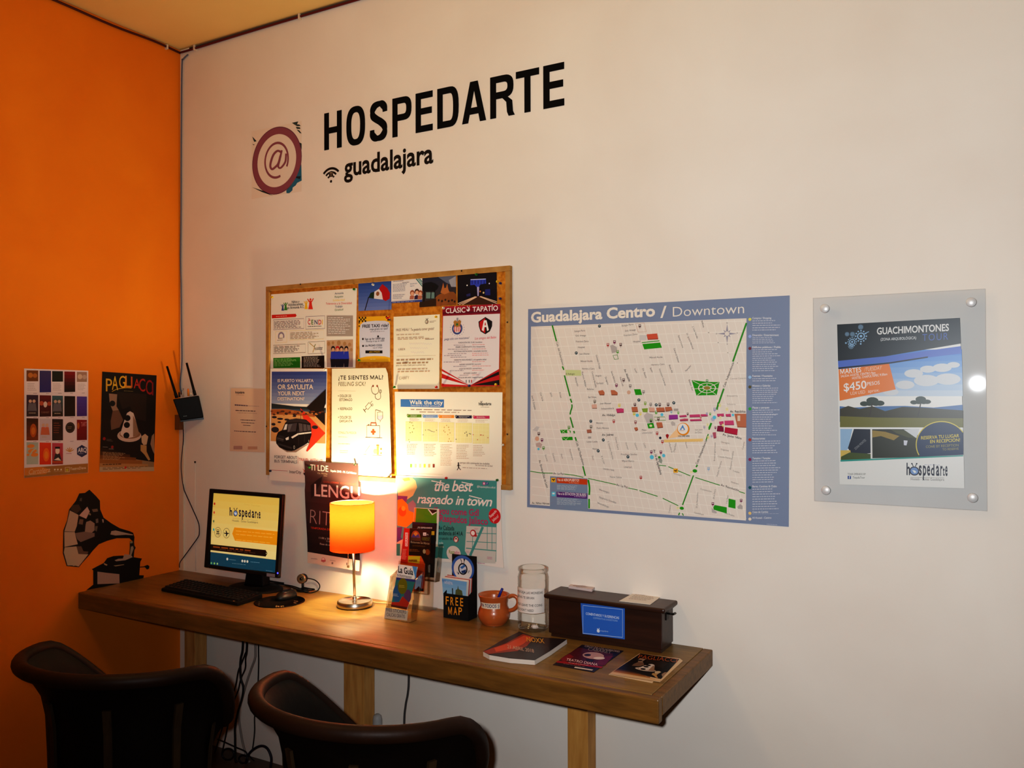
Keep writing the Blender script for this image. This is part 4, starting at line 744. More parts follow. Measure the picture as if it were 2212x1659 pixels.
s.line('avenue_print', sm([(150, 876), (280, 896), (440, 902)]), 9, GD, 3); s.line('avenue_print', sm([(584, 912), (720, 930), (830, 955)]), 9, GD, 3); s.line('avenue_print', [(890, 968), (1250, 1048)], 9, GD, 3); s.line('avenue_print', [(1404, 1090), (1525, 1116)], 9, GD, 3); s.line('avenue_print', [(1548, 1124), (1780, 1198)], 10, GD, 3); s.line('avenue_print', [(1846, 1222), (1960, 1278)], 10, GD, 3); s.line('avenue_print', [(1800, 800), (1888, 808)], 9, GD, 3)
vtext('Calz. del Federalismo', 732, 496, 822, 805, 26, (84, 78, 74), .01); s.text('Av. La Paz', (445, 916), (580, 922), 26, (80, 74, 70), 4, .01); s.text('Av. La Paz', (1252, 1062), (1400, 1096), 28, (80, 74, 70), 4, .01); s.text('Av. Juárez', (1068, 424), (1216, 420), 28, (70, 64, 62), 4, .014); s.text('Av. Niños Héroes', (172, 1294), (396, 1304), 26, (70, 64, 62), 4, .01); vtext('Av. Enrique Díaz de León', 256, 738, 358, 1092, 26, (80, 74, 70), .008); vtext('Av. 16 de Septiembre', 1722, 600, 1812, 922, 28, (66, 60, 60), .014)
for t, x0, y0, x1, y1 in (('Morelos', 996, 270, 1082, 270), ('Pedro Moreno', 1002, 334, 1156, 334), ('López Cotilla', 874, 508, 1010, 508), ('Madero', 948, 600, 1026, 602), ('Prisciliano Sánchez', 1312, 672, 1520, 670), ('Miguel Blanco', 1325, 754, 1480, 756), ('Libertad', 1352, 832, 1446, 834), ('Leandro Valle', 1084, 852, 1224, 876), ('Nueva Galicia', 1170, 958, 1320, 966), ('Montenegro', 1034, 1120, 1160, 1160), ('Epigmenio González', 1036, 1218, 1250, 1290), ('Mexicaltzingo', 1012, 1290, 1156, 1344), ('Plaza', 1580, 360, 1636, 358), ('Universidad', 1580, 396, 1712, 392)): s.text(t, (x0, y0), (x1, y1), 22, (110, 102, 98), 4, .001)
for t, x0, y0, x1, y1 in (('Escorza', 336, 670, 362, 752), ('Camarena', 430, 648, 462, 756), ('Moro', 536, 660, 558, 716), ('Penitenciaría', 648, 598, 688, 734), ('Pavo', 936, 684, 952, 736), ('8 de Julio', 1056, 684, 1090, 786), ('E. González Martínez', 1140, 496, 1202, 728), ('Donato Guerra', 1234, 444, 1270, 606), ('Ocampo', 1366, 510, 1398, 602), ('Galeana', 1480, 516, 1512, 604), ('Colón', 1596, 516, 1620, 580)): vtext(t, x0, y0, x1, y1, 20, (130, 122, 116), 0)
s.poly('park_print', [(532, 346), (640, 344), (668, 360), (668, 388), (545, 390)], GR, 4); s.poly('park_print', [(552, 438), (690, 436), (696, 478), (566, 480)], GR, 4); s.poly('park_print', [(620, 350), (650, 352), (662, 388), (628, 388)], PAPER, 5)
for a, e in (((545, 350), (600, 388)), ((600, 348), (556, 388)), ((560, 442), (620, 476)), ((640, 440), (600, 476))): s.line('park_print', [a, e], 4, (210, 220, 190), 5)
s.poly('building_print', [(182, 350), (230, 300), (270, 310), (240, 370)], (196, 192, 188), 4); s.disc('building_print', (238, 460), 30, (214, 164, 140), 4, 16); s.poly('building_print', [(222, 520), (270, 506), (304, 530), (290, 580), (226, 560)], (190, 168, 160), 4); block([(872, 345), (930, 340), (938, 380), (880, 384)], (170, 110, 90), dy=6); s.rect('building_print', 890, 432, 930, 458, (170, 164, 160), 4)
block([(1446, 56), (1520, 52), (1530, 110), (1456, 112)], TC, k=5); block([(1250, 80), (1345, 74), (1348, 118), (1262, 124)], PK2, k=5)
block([(1480, 318), (1520, 312), (1532, 340), (1500, 356)], TC); block([(1762, 252), (1836, 250), (1850, 310), (1780, 318)], TC); s.box('park_print', [(1650, 270), (1722, 262), (1738, 318), (1664, 324)], 12, GR, 4); s.poly('building_print', [(1604, 170), (1640, 126), (1720, 150), (1728, 230), (1640, 250)], (190, 182, 178), 5)
for x, y, c in ((260, 398, DC), (300, 478, MC), (928, 310, (120, 112, 100)), (1220, 238, RC), (1498, 250, (150, 80, 80)), (1774, 392, RC), (1842, 500, RC), (1700, 632, MC), (1822, 634, MC), (1566, 958, RC), (646, 318, (96, 150, 60)), (320, 580, (96, 150, 60)), (1696, 230, (96, 170, 60)), (1790, 210, DC)): icon(x, y, c)
for x, y in ((925, 236), (1085, 476), (1020, 616), (1400, 692)): parking(x, y)
CY = (96, 190, 216)
for x, y, r in ((256, 592, 16), (1706, 696, 28), (1858, 676, 22), (1520, 160, 22)): s.disc('icon_print', (x, y), r, CY, 6, 16)
s.poly('building_print', [(1784, 690), (1816, 684), (1842, 740), (1832, 780), (1800, 760)], (150, 156, 146), 4); s.poly('park_print', [(1784, 688), (1812, 682), (1818, 708), (1790, 712)], GD, 5)
s.disc('icon_print', (1814, 450), 17, (36, 40, 60), 6, 14); s.poly('icon_print', [(1904, 464), (1888, 432), (1884, 412), (1904, 398), (1926, 412), (1920, 434)], (160, 36, 40), 7)
# travel panel
s.poly('panel_print', [(404, 940), (884, 970), (890, 1390), (402, 1360)], (126, 142, 166), 5)
s.poly('panel_print', [(488, 958), (880, 980), (880, 1050), (488, 1026)], (196, 74, 30), 6); s.poly('panel_print', [(488, 1138), (880, 1160), (878, 1230), (488, 1206)], (92, 46, 120), 6)
s.text('Vas al AEROPUERTO?', (498, 1000), (776, 1010), 32, (232, 222, 210), 7, .014); s.text('to the Airport?', (645, 1026), (772, 1034), 16, (232, 180, 150), 7, 0); s.text('Vas a la ESTACION DE BUSES?', (498, 1176), (868, 1196), 32, (232, 222, 220), 7, .014); s.text('to the Bus Station?', (712, 1204), (862, 1214), 16, (206, 180, 214), 7, 0)
s.rows([(492, 1048), (830, 1062), (830, 1124), (492, 1112)], 5, (190, 200, 206), 7, hh=.3); s.rows([(492, 1216), (830, 1232), (830, 1318), (492, 1304)], 7, (190, 200, 206), 7, hh=.3)
s.rect('icon_print', 418, 960, 474, 1018, (230, 170, 44), 6); s.poly('icon_print', [(430, 975), (450, 982), (462, 972), (468, 980), (456, 990), (450, 1008), (444, 992), (428, 986)], (30, 26, 26), 7); s.rect('icon_print', 424, 1140, 472, 1196, CY, 6); s.rect('icon_print', 434, 1152, 462, 1172, (220, 230, 230), 7)
s.K = M4
s.line('avenue_print', [(780, -5), (762, 90)], 20, GD, 3); s.line('avenue_print', [(692, 262), (660, 345)], 20, GR, 4); s.line('avenue_print', [(652, 400), (622, 480)], 14, GD, 3); s.line('avenue_print', [(512, 795), (496, 824)], 20, GD, 3); s.line('avenue_print', [(462, 930), (322, 1308)], 16, GD, 3); s.disc('avenue_print', (480, 872), 22, GR, 4, 18, rx=30); s.disc('avenue_print', (312, 1350), 20, GR, 4, 18, rx=28); s.line('avenue_print', [(285, 1406), (272, 1440)], 16, GD, 3); s.line('avenue_print', [(318, 1414), (334, 1444)], 12, GD, 3)
s.line('avenue_print', [(68, 1222), (268, 1318)], 10, GD, 3); s.line('avenue_print', [(140, 818), (420, 935)], 10, GD, 3); s.line('avenue_print', [(486, 956), (800, 1056)], 10, GD, 3); s.line('avenue_print', [(1046, 1136), (1120, 1160)], 10, GD, 3)
vtext('Calz. Independencia', 512, 792, 636, 482, 26, (84, 78, 74), .012); s.text('Av. Revolución', (812, 1064), (1046, 1136), 28, (80, 74, 70), 4, .01); s.text('Av. Javier Mina', (834, 418), (1078, 470), 28, (66, 60, 60), 4, .012); s.text('Av. República', (930, 126), (1128, 126), 28, (66, 60, 60), 4, .012)
for t, x0, y0, x1, y1 in (('Obregón', 812, 512, 922, 528), ('Gigantes', 812, 604, 914, 622), ('Cuautla Flores', 776, 694, 936, 720), ('Catalán', 968, 880, 1050, 902), ('Medrano', 944, 1024, 1040, 1048), ('Constitución', 552, 1112, 694, 1146), ('Guadalupe', 470, 1414, 592, 1440), ('Los Ángeles', 870, 1420, 986, 1458), ('Ferrocarril', 205, 910, 310, 942), ('San Juan', 482, 356, 578, 352), ('de Dios', 482, 390, 566, 388)): s.text(t, (x0, y0), (x1, y1), 20, (130, 122, 116), 4, 0)
for t, x0, y0, x1, y1 in (('Insurgentes', 738, 745, 746, 510), ('Analco Moreno', 770, 950, 826, 748), ('Antonio Rosales', 942, 860, 978, 620), ('20 de Noviembre', 512, 1350, 524, 1150), ('28 de Enero', 728, 1236, 748, 1108), ('5 de Mayo', 896, 1290, 910, 1186), ('Comercio', 160, 1412, 176, 1306), ('Cabañas', 1102, 600, 1118, 500), ('Degollado', 220, 632, 246, 516), ('Molina', 142, 516, 182, 640), ('Maestranza', 352, 506, 374, 584)): vtext(t, x0, y0, x1, y1, 20, (130, 122, 116), 0)
s.poly('park_print', [(716, 1338), (732, 1308), (888, 1338), (888, 1418), (720, 1368)], GR, 4); s.poly('park_print', [(912, 1226), (1000, 1246), (1000, 1356), (908, 1336)], GR, 4); s.poly('building_print', [(694, 1340), (720, 1370), (760, 1395), (756, 1418), (698, 1405)], (180, 172, 168), 4); s.poly('building_print', [(1024, 1330), (1060, 1296), (1092, 1320), (1090, 1364), (1030, 1356)], (176, 168, 164), 4)
icon(710, 1296, MC); icon(1072, 1252, MC); icon(655, 845, (150, 180, 206)); icon(436, 885, (232, 222, 150), 30); icon(262, 1346, (232, 222, 150), 30)
s.rect('icon_print', 206, 842, 262, 896, (230, 170, 44), 5); s.poly('icon_print', [(214, 862), (236, 866), (250, 852), (254, 860), (242, 872), (240, 890), (230, 874), (214, 872)], (40, 34, 30), 6)
s.line('avenue_print', [(85, 490), (585, 476)], 36, (232, 196, 130), 3)
for i in range(24): s.line('avenue_print', [(90+i*20, 474), (100+i*20, 504)], 4, (214, 170, 80), 4)
s.poly('panel_print', [(130, 462), (262, 318), (300, 430)], (238, 196, 150), 4); s.disc('panel_print', (332, 338), 82, (226, 140, 30), 5, 32); s.disc('panel_print', (326, 332), 68, (232, 226, 218), 6, 28); s.poly('logo_print', [(286, 348), (324, 282), (356, 348)], (86, 140, 196), 7); s.poly('logo_print', [(308, 348), (314, 318), (322, 332), (330, 318), (336, 348)], (232, 226, 218), 8); s.rows([(280, 352), (370, 352), (370, 366), (280, 366)], 1, (190, 130, 90), 7)
s.text('YOU ARE HERE', (262, 438), (412, 436), 20, (40, 34, 34), 7, .014)
s.poly('icon_print', [(128, 464), (110, 432), (106, 412), (127, 398), (148, 412), (144, 434)], (160, 36, 40), 7)
s.K = M6
VI = (150, 60, 150)
block([(800, 430), (945, 425), (950, 490), (800, 500)], VI); block([(970, 440), (1085, 428), (1095, 455), (980, 460)], PK2); block([(1140, 425), (1310, 418), (1320, 458), (1142, 462)], PK2); block([(1320, 418), (1440, 416), (1440, 446), (1330, 450)], PK2); block([(976, 505), (1060, 488), (1118, 492), (1115, 520), (990, 526)], (190, 84, 110)); block([(1146, 502), (1330, 496), (1344, 520), (1156, 526)], PK2); block([(1590, 412), (1705, 406), (1710, 445), (1605, 452)], PK2); block([(1732, 416), (1820, 410), (1824, 452), (1742, 450)], PK2); block([(1626, 540), (1700, 530), (1705, 585), (1640, 590)], PK2); block([(1715, 525), (1865, 520), (1875, 590), (1720, 590)], PK2); block([(1600, 610), (1700, 605), (1705, 700), (1590, 690)], (130, 26, 66)); block([(1725, 630), (1935, 660), (1925, 755), (1715, 712)], (176, 30, 66)); block([(1880, 410), (2075, 410), (2075, 630), (1930, 625)], TC)
s.rect('building_print', 1930, 440, 1975, 530, (216, 196, 176), 7); block([(1520, 720), (1575, 712), (1582, 800), (1540, 810)], (176, 90, 110), k=4); block([(590, 310), (720, 305), (735, 365), (605, 372)], TC, k=6); block([(735, 300), (840, 295), (860, 350), (745, 368)], TC, k=6); s.poly('building_print', [(830, 560), (855, 530), (905, 560), (905, 605), (850, 608)], (186, 178, 172), 4); s.rect('building_print', 880, 325, 955, 365, (170, 162, 156), 5); s.box('park_print', [(555, 465), (730, 460), (750, 515), (570, 520)], 9, (110, 150, 70), 5); s.poly('park_print', [(445, 585), (540, 570), (558, 640), (465, 648)], GR, 6); s.disc('park_print', (502, 608), 20, (216, 220, 170), 7, 12, rx=26)
for x, y, c in ((1110, 415, DC), (1550, 345, (150, 150, 190)), (1425, 410, (150, 150, 190)), (1480, 415, (96, 170, 60)), (955, 395, (96, 170, 60)), (840, 380, (130, 170, 190)), (1650, 470, (232, 222, 150)), (1690, 600, (232, 222, 130)), (1567, 640, MC), (1448, 800, (220, 214, 120)), (1505, 780, (170, 160, 190)), (1440, 590, (226, 220, 140)), (1384, 632, (170, 160, 180)), (590, 385, (96, 170, 60)), (505, 530, (96, 170, 60)), (1325, 470, (190, 100, 90)), (1640, 265, (232, 222, 150))): icon(x, y, c)
for x, y, r in ((685, 425, 26), (1550, 470, 30), (1855, 430, 22), (275, 435, 26)): s.disc('icon_print', (x, y), r, CY, 7, 16)
s.disc('building_print', (1525, 500), 34, (180, 180, 200), 5, 16); s.line('avenue_print', [(1500, 562), (1462, 650)], 30, GR, 5)
parking(882, 230); parking(592, 266)
s.K = (0, 0, 1)
s.finish([(1140.8, 667.8), (1308, 659.5), (1705.6, 638.1), (1705.2, 880), (1703.6, 1138.1), (1300, 1107.5), (1138.6, 1095.4)], BL, thick=.0015, pname='picture_print')

# ------------------------------------------------------------------ acrylic poster holder
AP = wall(.024)
q = [AP.at(*p) for p in ((1756, 642.9), (2128.8, 624.4), (2132.5, 1104.2), (1758.4, 1082.7))]
ax0, ax1, az0, az1 = (q[0].x+q[3].x)/2, (q[1].x+q[2].x)/2, (q[2].z+q[3].z)/2, (q[0].z+q[1].z)/2
ho = thing('poster_holder', 'clear acrylic panel held off the white wall by four round metal standoffs', 'poster holder', ((ax0+ax1)/2, 0, az0))
b = MB(); b.box((ax0, -.024, az0), (ax1, -.0205, az1), M_ACRYL); b.build('front_panel', ho, .0006)
b = MB(); b.box((ax0, -.016, az0), (ax1, -.0125, az1), M_ACRYL); b.build('rear_panel', ho, .0006)
for p in ((1782, 666.5), (2098, 653), (1784.5, 1059), (2101, 1075)):
    c = AP.at(*p); b = MB(); c.y = 0
    b.lathe([(0, 0), (.008, 0), (.008, .0248), (.0128, .0248), (.0128, .030), (.0118, .0312), (0, .0312)], c, M_SATIN, 28, axis=(0, -1, 0)); b.build('standoff', ho)
s = Sheet('tour_poster', 'archaeological tour poster with a dark top and an orange price tag, held in clear acrylic', 'poster', wall(.0182), (1740, 610, 3.2537), rough=.35)
s.grad('photo_print', [(228, 480), (1098, 470), (1106, 800), (240, 800)], (70, 130, 206), (196, 204, 212), 8, 1)
for x, y, r in ((760, 640, 60), (860, 610, 50), (960, 600, 60), (700, 720, 60), (850, 690, 80), (1000, 680, 80), (1040, 580, 40), (600, 770, 50)): s.disc('photo_print', (x, y), r*.5, (206, 206, 206), 2, 18, rx=r)
s.poly('photo_print', [(240, 870), (330, 880), (560, 870), (700, 868), (900, 880), (1104, 860), (1106, 980), (240, 980)], (74, 112, 160), 2)
s.poly('photo_print', [(242, 890), (300, 868), (380, 890), (470, 870), (560, 905), (680, 875), (820, 880), (1108, 900), (1108, 980), (242, 970)], (62, 58, 40), 3)
s.poly('photo_print', [(242, 940), (500, 950), (1108, 955), (1108, 1020), (242, 1018)], (112, 108, 44), 4)
for x, y, w_ in ((470, 845, 95), (810, 835, 80)):
    for dx, dy, r in ((-w_*.6, 8, w_*.3), (0, -14, w_*.42), (w_*.55, 4, w_*.32), (-w_*.2, 6, w_*.3), (w_*.25, 6, w_*.3)): s.disc('photo_print', (x+dx, y+dy), r*.62, (50, 62, 52), 4, 14, rx=r)
    s.line('photo_print', [(x-20, 940), (x, 850)], 8, (56, 48, 38), 4)
s.poly('band_print', [(222, 296), (1085, 249), (1092, 430), (560, 520), (228, 552)], (30, 38, 44), 5); s.poly('band_print', [(228, 552), (560, 520), (1092, 448), (1094, 500), (590, 560), (230, 598)], (82, 110, 190), 6); s.poly('band_print', [(230, 598), (600, 560), (860, 520), (860, 530), (590, 572), (231, 610)], (26, 30, 50), 6)
s.text('GUACHIMONTONES', (502, 366), (1008, 340), 46, (226, 222, 216), 7, .02); s.text('(ZONA ARQUEOLÓGICA)', (528, 410), (778, 398), 18, (206, 206, 204), 7, .012); s.text('TOUR', (822, 412), (1002, 402), 48, (66, 96, 176), 7, -.008, space=1.2)
AQ = (140, 176, 206)
for x, y, r in ((390, 378, 42), (328, 418, 32), (388, 314, 18), (330, 365, 17), (292, 364, 15), (320, 448, 20)):
    for i in range(12): a = i*math.pi/6; s.disc('emblem_print', (x+r*.9*math.cos(a), y+r*.9*math.sin(a)), r*.13, AQ, 7, 8)
    s.disc('emblem_print', (x, y), r*.62, AQ, 7, 18, inner=.72); s.disc('emblem_print', (x, y), r*.22, AQ, 8, 12)
s.line('emblem_print', [(410, 362), (446, 346)], 5, AQ, 7); s.disc('emblem_print', (284, 426), 6, AQ, 7, 10); s.disc('emblem_print', (388, 432), 6, AQ, 7, 10)
s.poly('tag_print', [(232, 612), (588, 572), (634, 752), (240, 832)], (226, 120, 38), 8)
WH = (236, 228, 220); up_ = (-.06, -1)
s.text('MARTES', (245, 645), (392, 630), 34, WH, 9, .01, up=up_); s.text('/TUESDAY', (412, 626), (536, 612), 26, (240, 200, 170), 9, -.002, slant=.2, up=up_); s.text('SALIDA: HOSTEL CENTRO 9am', (248, 668), (492, 642), 16, WH, 9, .004, up=up_); s.text('HOSTEL CHAPULTEPEC 9:30am', (328, 682), (575, 652), 16, WH, 9, .004, up=up_)
s.text('$450', (270, 766), (430, 744), 54, WH, 9, .012, up=up_); s.text('PESOS', (434, 726), (522, 716), 24, WH, 9, .004, up=up_); s.text('U24 USD', (316, 792), (420, 780), 22, (240, 210, 190), 9, 0, up=up_); s.text('aprox.', (440, 776), (520, 766), 22, (240, 210, 190), 9, 0, up=up_)
s.poly('photo_print', [(244, 1030), (330, 1030), (300, 1170), (246, 1215)], (150, 180, 206), 4); s.poly('photo_print', [(340, 1030), (456, 1032), (458, 1200), (330, 1215), (298, 1165)], (26, 34, 52), 4); s.poly('photo_print', [(246, 1180), (315, 1180), (318, 1200), (260, 1240), (246, 1244)], (206, 176, 90), 5); s.poly('photo_print', [(250, 1225), (310, 1195), (458, 1205), (458, 1240), (248, 1248)], (70, 84, 34), 5); s.text('ZONA MONTES', (352, 1178), (428, 1112), 16, (150, 150, 150), 6, 0, up=(-.7, -.7))
s.poly('photo_print', [(468, 1032), (780, 1030), (820, 1228), (470, 1236)], (46, 48, 34), 4); s.poly('photo_print', [(470, 1040), (560, 1050), (660, 1080), (620, 1110), (530, 1080), (470, 1090)], (150, 124, 56), 5); s.poly('photo_print', [(600, 1034), (700, 1040), (780, 1095), (720, 1090), (640, 1060)], (74, 76, 44), 5); s.poly('photo_print', [(690, 1034), (800, 1030), (780, 1095)], (206, 206, 206), 6); s.poly('photo_print', [(690, 1110), (718, 1112), (710, 1146), (692, 1144)], (206, 206, 214), 6)
c_ = (956, 1140)
arc = [(c_[0]+178*math.cos(math.radians(a)), c_[1]-162*math.sin(math.radians(a))) for a in range(32, 214, 7)]
s.poly('badge_print', arc+[(806, 1226), (1110, 1212), (1108, 1030)], (30, 50, 84), 7); s.line('badge_print', arc, 7, (206, 186, 70), 8)
YL = (214, 190, 60)
s.text('RESERVA TU LUGAR', (812, 1104), (1080, 1088), 22, YL, 8, .014); s.text('EN RECEPCIÓN!', (876, 1130), (1086, 1118), 22, YL, 8, .014); s.text('COME BY RECEPTION', (846, 1164), (1076, 1152), 17, (150, 140, 80), 8, .004); s.text('TO RESERVE', (962, 1182), (1076, 1176), 15, (150, 140, 80), 8, .004)
s.poly('band_print', [(245, 1248), (1108, 1214), (1108, 1222), (246, 1260)], (46, 150, 136), 6); s.poly('band_print', [(240, 1018), (800, 1020), (790, 1032), (240, 1030)], (226, 224, 220), 6)
def hosped(x0, x1, y, h, k=6, sy=0):
    """the hostel's name: tall narrow letters with a globe for the o"""
    w_ = x1-x0; yy = lambda u: y+sy*u
    for t, a, e, dh in (('h', 0, .085, 1.08), ('s', .30, .37, .9), ('p', .40, .48, .9), ('e', .50, .575, .9), ('d', .595, .68, 1.0), ('a', .72, .80, .9), ('r', .825, .88, .9), ('t', .885, .93, .9), ('e', .945, 1.0, .9)):
        H = h*(1.0 if t in 'hdt' else 1.42); s.text(t, (x0+w_*a, yy(a)), (x0+w_*e, yy(e)), H*dh, (34, 34, 52), k, .022, part='logo_lettering')
    o = (x0+w_*.19, yy(.19)-h*.36); s.disc('globe_print', o, h*.42, (34, 34, 52), k, 24, rx=h*.42); s.disc('globe_print', o, h*.33, (120, 150, 196), k+1, 20); s.poly('globe_print', [(o[0]-h*.2, o[1]-h*.1), (o[0]+h*.05, o[1]-h*.05), (o[0]+h*.22, o[1]+h*.12), (o[0], o[1]+h*.2)], (226, 230, 226), k+2)
    for a in (-1, 1): s.line('globe_print', [(o[0]+a*h*.1, o[1]-h*.42), (o[0]+a*h*.2, o[1]-h*.66)], h*.07, (34, 34, 52), k); s.disc('globe_print', (o[0]+a*h*.22, o[1]-h*.68), h*.07, (34, 34, 52), k, 10)
hosped(710, 998, 1352, 76, 6, 6)
s.line('print', [(738, 1370), (975, 1374)], 2.5, (150, 140, 130), 6); s.text('Hostels - Suites Guadalajara', (740, 1390), (975, 1394), 17, (120, 110, 104), 6, 0); s.rows([(835, 1276), (995, 1280), (995, 1290), (835, 1286)], 1, (180, 180, 190), 6)
s.text('TOUR OPERADO BY', (296, 1354), (424, 1354), 13, (90, 86, 84), 6, .002); s.rect('logo_print', 296, 1360, 320, 1382, (58, 86, 150), 6); s.text('f', (304, 1380), (314, 1380), 18, WH, 7, .01); s.text('TequilaTour', (332, 1378), (418, 1378), 14, (90, 86, 84), 6, 0)
s.finish([(222, 296), (1085, 249), (1118, 1448), (240, 1420)], (228, 224, 216))

# ------------------------------------------------------------------ orange wall
KO = (40, 780, 6.144)
s = Sheet('poster', 'white theatre listing poster with a grid of small pictures on the orange wall', 'poster', left(.0015), KO)
cols = ((106, 262), (280, 432), (446, 590), (608, 752), (774, 908)); rws = ((122, 414), (450, 738), (762, 1058), (1082, 1378))
DAT = [[((120, 70, 24), (230, 214, 220), 'half'), ((66, 58, 110), (52, 46, 120), ''), ((30, 34, 26), (230, 214, 220), 'half'), ((140, 14, 20), (24, 10, 12), ''), ((160, 130, 116), (230, 214, 220), 'half')],
       [((62, 40, 66), (58, 44, 46), 'people'), ((110, 24, 28), (60, 20, 22), 'face'), ((70, 104, 116), (46, 34, 24), 'people'), ((36, 20, 14), (40, 24, 14), ''), ((86, 70, 160), (72, 44, 130), '')],
       [((60, 32, 16), (130, 60, 20), 'glow'), ((200, 186, 200), (196, 180, 196), 'people'), ((46, 30, 26), (56, 36, 30), 'bars'), None, ((140, 20, 26), (110, 12, 18), 'tart')],
       [((170, 180, 176), (176, 186, 180), 'fruit'), ((226, 70, 22), (214, 56, 16), 'glow'), ((190, 76, 96), (150, 60, 60), 'man'), 'leaf', 'arq']]
for r, (y0, y1) in enumerate(rws):
    for c, (x0, x1) in enumerate(cols):
        d = DAT[r][c]; sk = (c*4, c*3)[0]
        a, e = y0+c*5-2*r, y1-c*0-r*2+ (4 if c else 0)-c*2
        if isinstance(d, tuple):
            q = [(x0, a), (x1, a+3), (x1, e-3), (x0, e)]
            mx_, my_ = (x0+x1)/2, (a+e)/2
            if d[2] == 'half':
                s.poly('picture_print', q, d[1], 1); s.poly('picture_print', [(x0, a), (x1, a+3), (x1, my_), (x0, my_)], d[0], 2); s.rows([(x0+10, my_+20), (x1-8, my_+20), (x1-8, e-20), (x0+10, e-20)], 5, (160, 140, 150), hh=.25)
                if c != 2: s.disc('picture_print', (mx_-25, a+65), 34, (190, 120, 50) if c == 0 else (206, 176, 160), 3, 14); s.disc('picture_print', (mx_+35, a+70), 30, (180, 110, 50) if c == 0 else (190, 160, 150), 3, 14)
            else:
                s.grad('picture_print', q, d[0], d[1], 6, 1)
            if d[2] == 'people':
                for i in (-28, 22): s.disc('picture_print', (mx_+i, my_-60), 22, (206, 170, 150), 3, 12); s.poly('picture_print', [(mx_+i-36, my_+70), (mx_+i-22, my_-35), (mx_+i+22, my_-35), (mx_+i+36, my_+70)], (110, 104, 116) if r == 1 else (196, 110, 80), 2)
                s.rows([(x0+30, my_+85), (x1-25, my_+85), (x1-25, my_+110), (x0+30, my_+110)], 1, (190, 170, 150))
            if d[2] == 'face': s.disc('picture_print', (mx_, my_-20), 40, (216, 196, 190), 3, 16, rx=26); s.disc('picture_print', (mx_-50, my_-35), 30, (190, 90, 60), 2, 14); s.disc('picture_print', (mx_+52, my_-30), 28, (180, 80, 50), 2, 14); s.text('CABARET', (x0+22, my_+96), (x1-22, my_+96), 24, (150, 110, 90), 3, 0)
            if d[2] == 'glow': s.disc('picture_print', (mx_+12, my_+15), 90, (180, 90, 24) if r == 2 else (236, 110, 30), 2, 18, rx=44); s.disc('picture_print', (mx_+12, my_+20), 50, (206, 120, 40) if r == 2 else (240, 140, 40), 3, 16, rx=26)
            if d[2] == 'bars': s.rows([(x0+20, a+40), (x1-20, a+40), (x1-20, e-90), (x0+20, e-90)], 5, (150, 80, 50), hh=.3)
            if d[2] == 'tart': s.text('TART', (mx_-12, a+92), (x1-4, a+84), 56, (206, 130, 130), 3, .006); s.disc('picture_print', (x0+20, a+80), 44, (190, 100, 30), 2, 14, rx=16)
            if d[2] == 'fruit':
                for i, (dx, dy, w_) in enumerate(((-20, -95, 50), (0, -30, 60), (30, 20, 50), (-50, 20, 30))): s.disc('picture_print', (mx_+dx, my_+dy), w_*.5, (226, 140, 60), 3, 14, rx=w_)
                s.line('picture_print', [(x0+40, my_+30), (mx_, my_-30), (mx_+50, my_-70)], 16, (190, 190, 170), 4)
            if d[2] == 'man': s.disc('picture_print', (mx_, my_-40), 46, (226, 206, 196), 3, 16, rx=30); s.poly('picture_print', [(x0+12, e-20), (mx_-30, my_), (mx_+30, my_), (x1-12, e-20)], (54, 50, 54), 2); s.poly('picture_print', [(mx_-50, e-60), (mx_+10, my_+50), (mx_+50, e-50)], (226, 210, 200), 3); s.rect('picture_print', x0, e-46, x1, e-22, (190, 80, 40), 4); s.rect('picture_print', mx_-32, my_-92, mx_+32, my_-66, (40, 30, 34), 4)
        elif d is None: s.disc('logo_print', ((x0+x1)/2+6, 882), 72, (54, 40, 34), 1, 26, rx=66); s.disc('logo_print', ((x0+x1)/2+6, 882), 58, (96, 80, 66), 2, 24, rx=53, inner=.92); s.rows([(650, 862), (722, 862), (722, 904), (650, 904)], 2, (140, 120, 96))
        elif d == 'leaf':
            for a_ in range(5): q = math.radians(30+a_*30); s.line('logo_print', [(680, 1205), (680+60*math.cos(q), 1205-60*math.sin(q))], 12, (196, 150, 90), 2)
            s.rows([(632, 1218), (730, 1218), (730, 1234), (632, 1234)], 1, (170, 90, 130))
        else:
            s.poly('logo_print', [(840, 1112), (908, 1150), (908, 1236), (840, 1276), (776, 1238), (776, 1156)], (50, 54, 96), 2); s.text('ARQ', (786, 1210), (904, 1206), 56, (222, 212, 220), 4, .03); s.rows([(798, 1222), (890, 1222), (890, 1234), (798, 1234)], 1, (190, 186, 206), 4)
        if r < 3: s.rows([(x1-66, e+8), (x1-12, e+7), (x1-12, e+19), (x1-66, e+20)], 1, (120, 90, 110))
s.poly('band_print', [(78, 1418), (922, 1358), (922, 1480), (78, 1548)], (164, 118, 60), 2); s.poly('band_print', [(78, 1418), (300, 1402), (420, 1440), (360, 1500), (78, 1520)], (206, 130, 50), 3); s.text('Cartelera', (130, 1506), (415, 1470), 66, (226, 196, 160), 5, -.006, slant=.3); s.line('lettering', [(120, 1516), (430, 1468)], 4, (226, 196, 160), 5)
s.box('logo_print', [(620, 1412), (676, 1408), (676, 1468), (620, 1472)], 7, (220, 206, 170), 5); s.rect('logo_print', 630, 1428, 660, 1464, (190, 176, 60), 4); s.text('TeatroDiana', (686, 1448), (896, 1430), 34, (222, 206, 180), 5, .008)
for x in (482, 522, 566): s.disc('logo_print', (x, 1440), 12, (220, 206, 180), 5, 12)
s.rows([(470, 1462), (600, 1452), (600, 1462), (470, 1472)], 1, (206, 186, 150), 5)
s.finish([(75, 98), (926, 128), (924, 1482), (75, 1550)], (226, 208, 216), pname='picture_print')

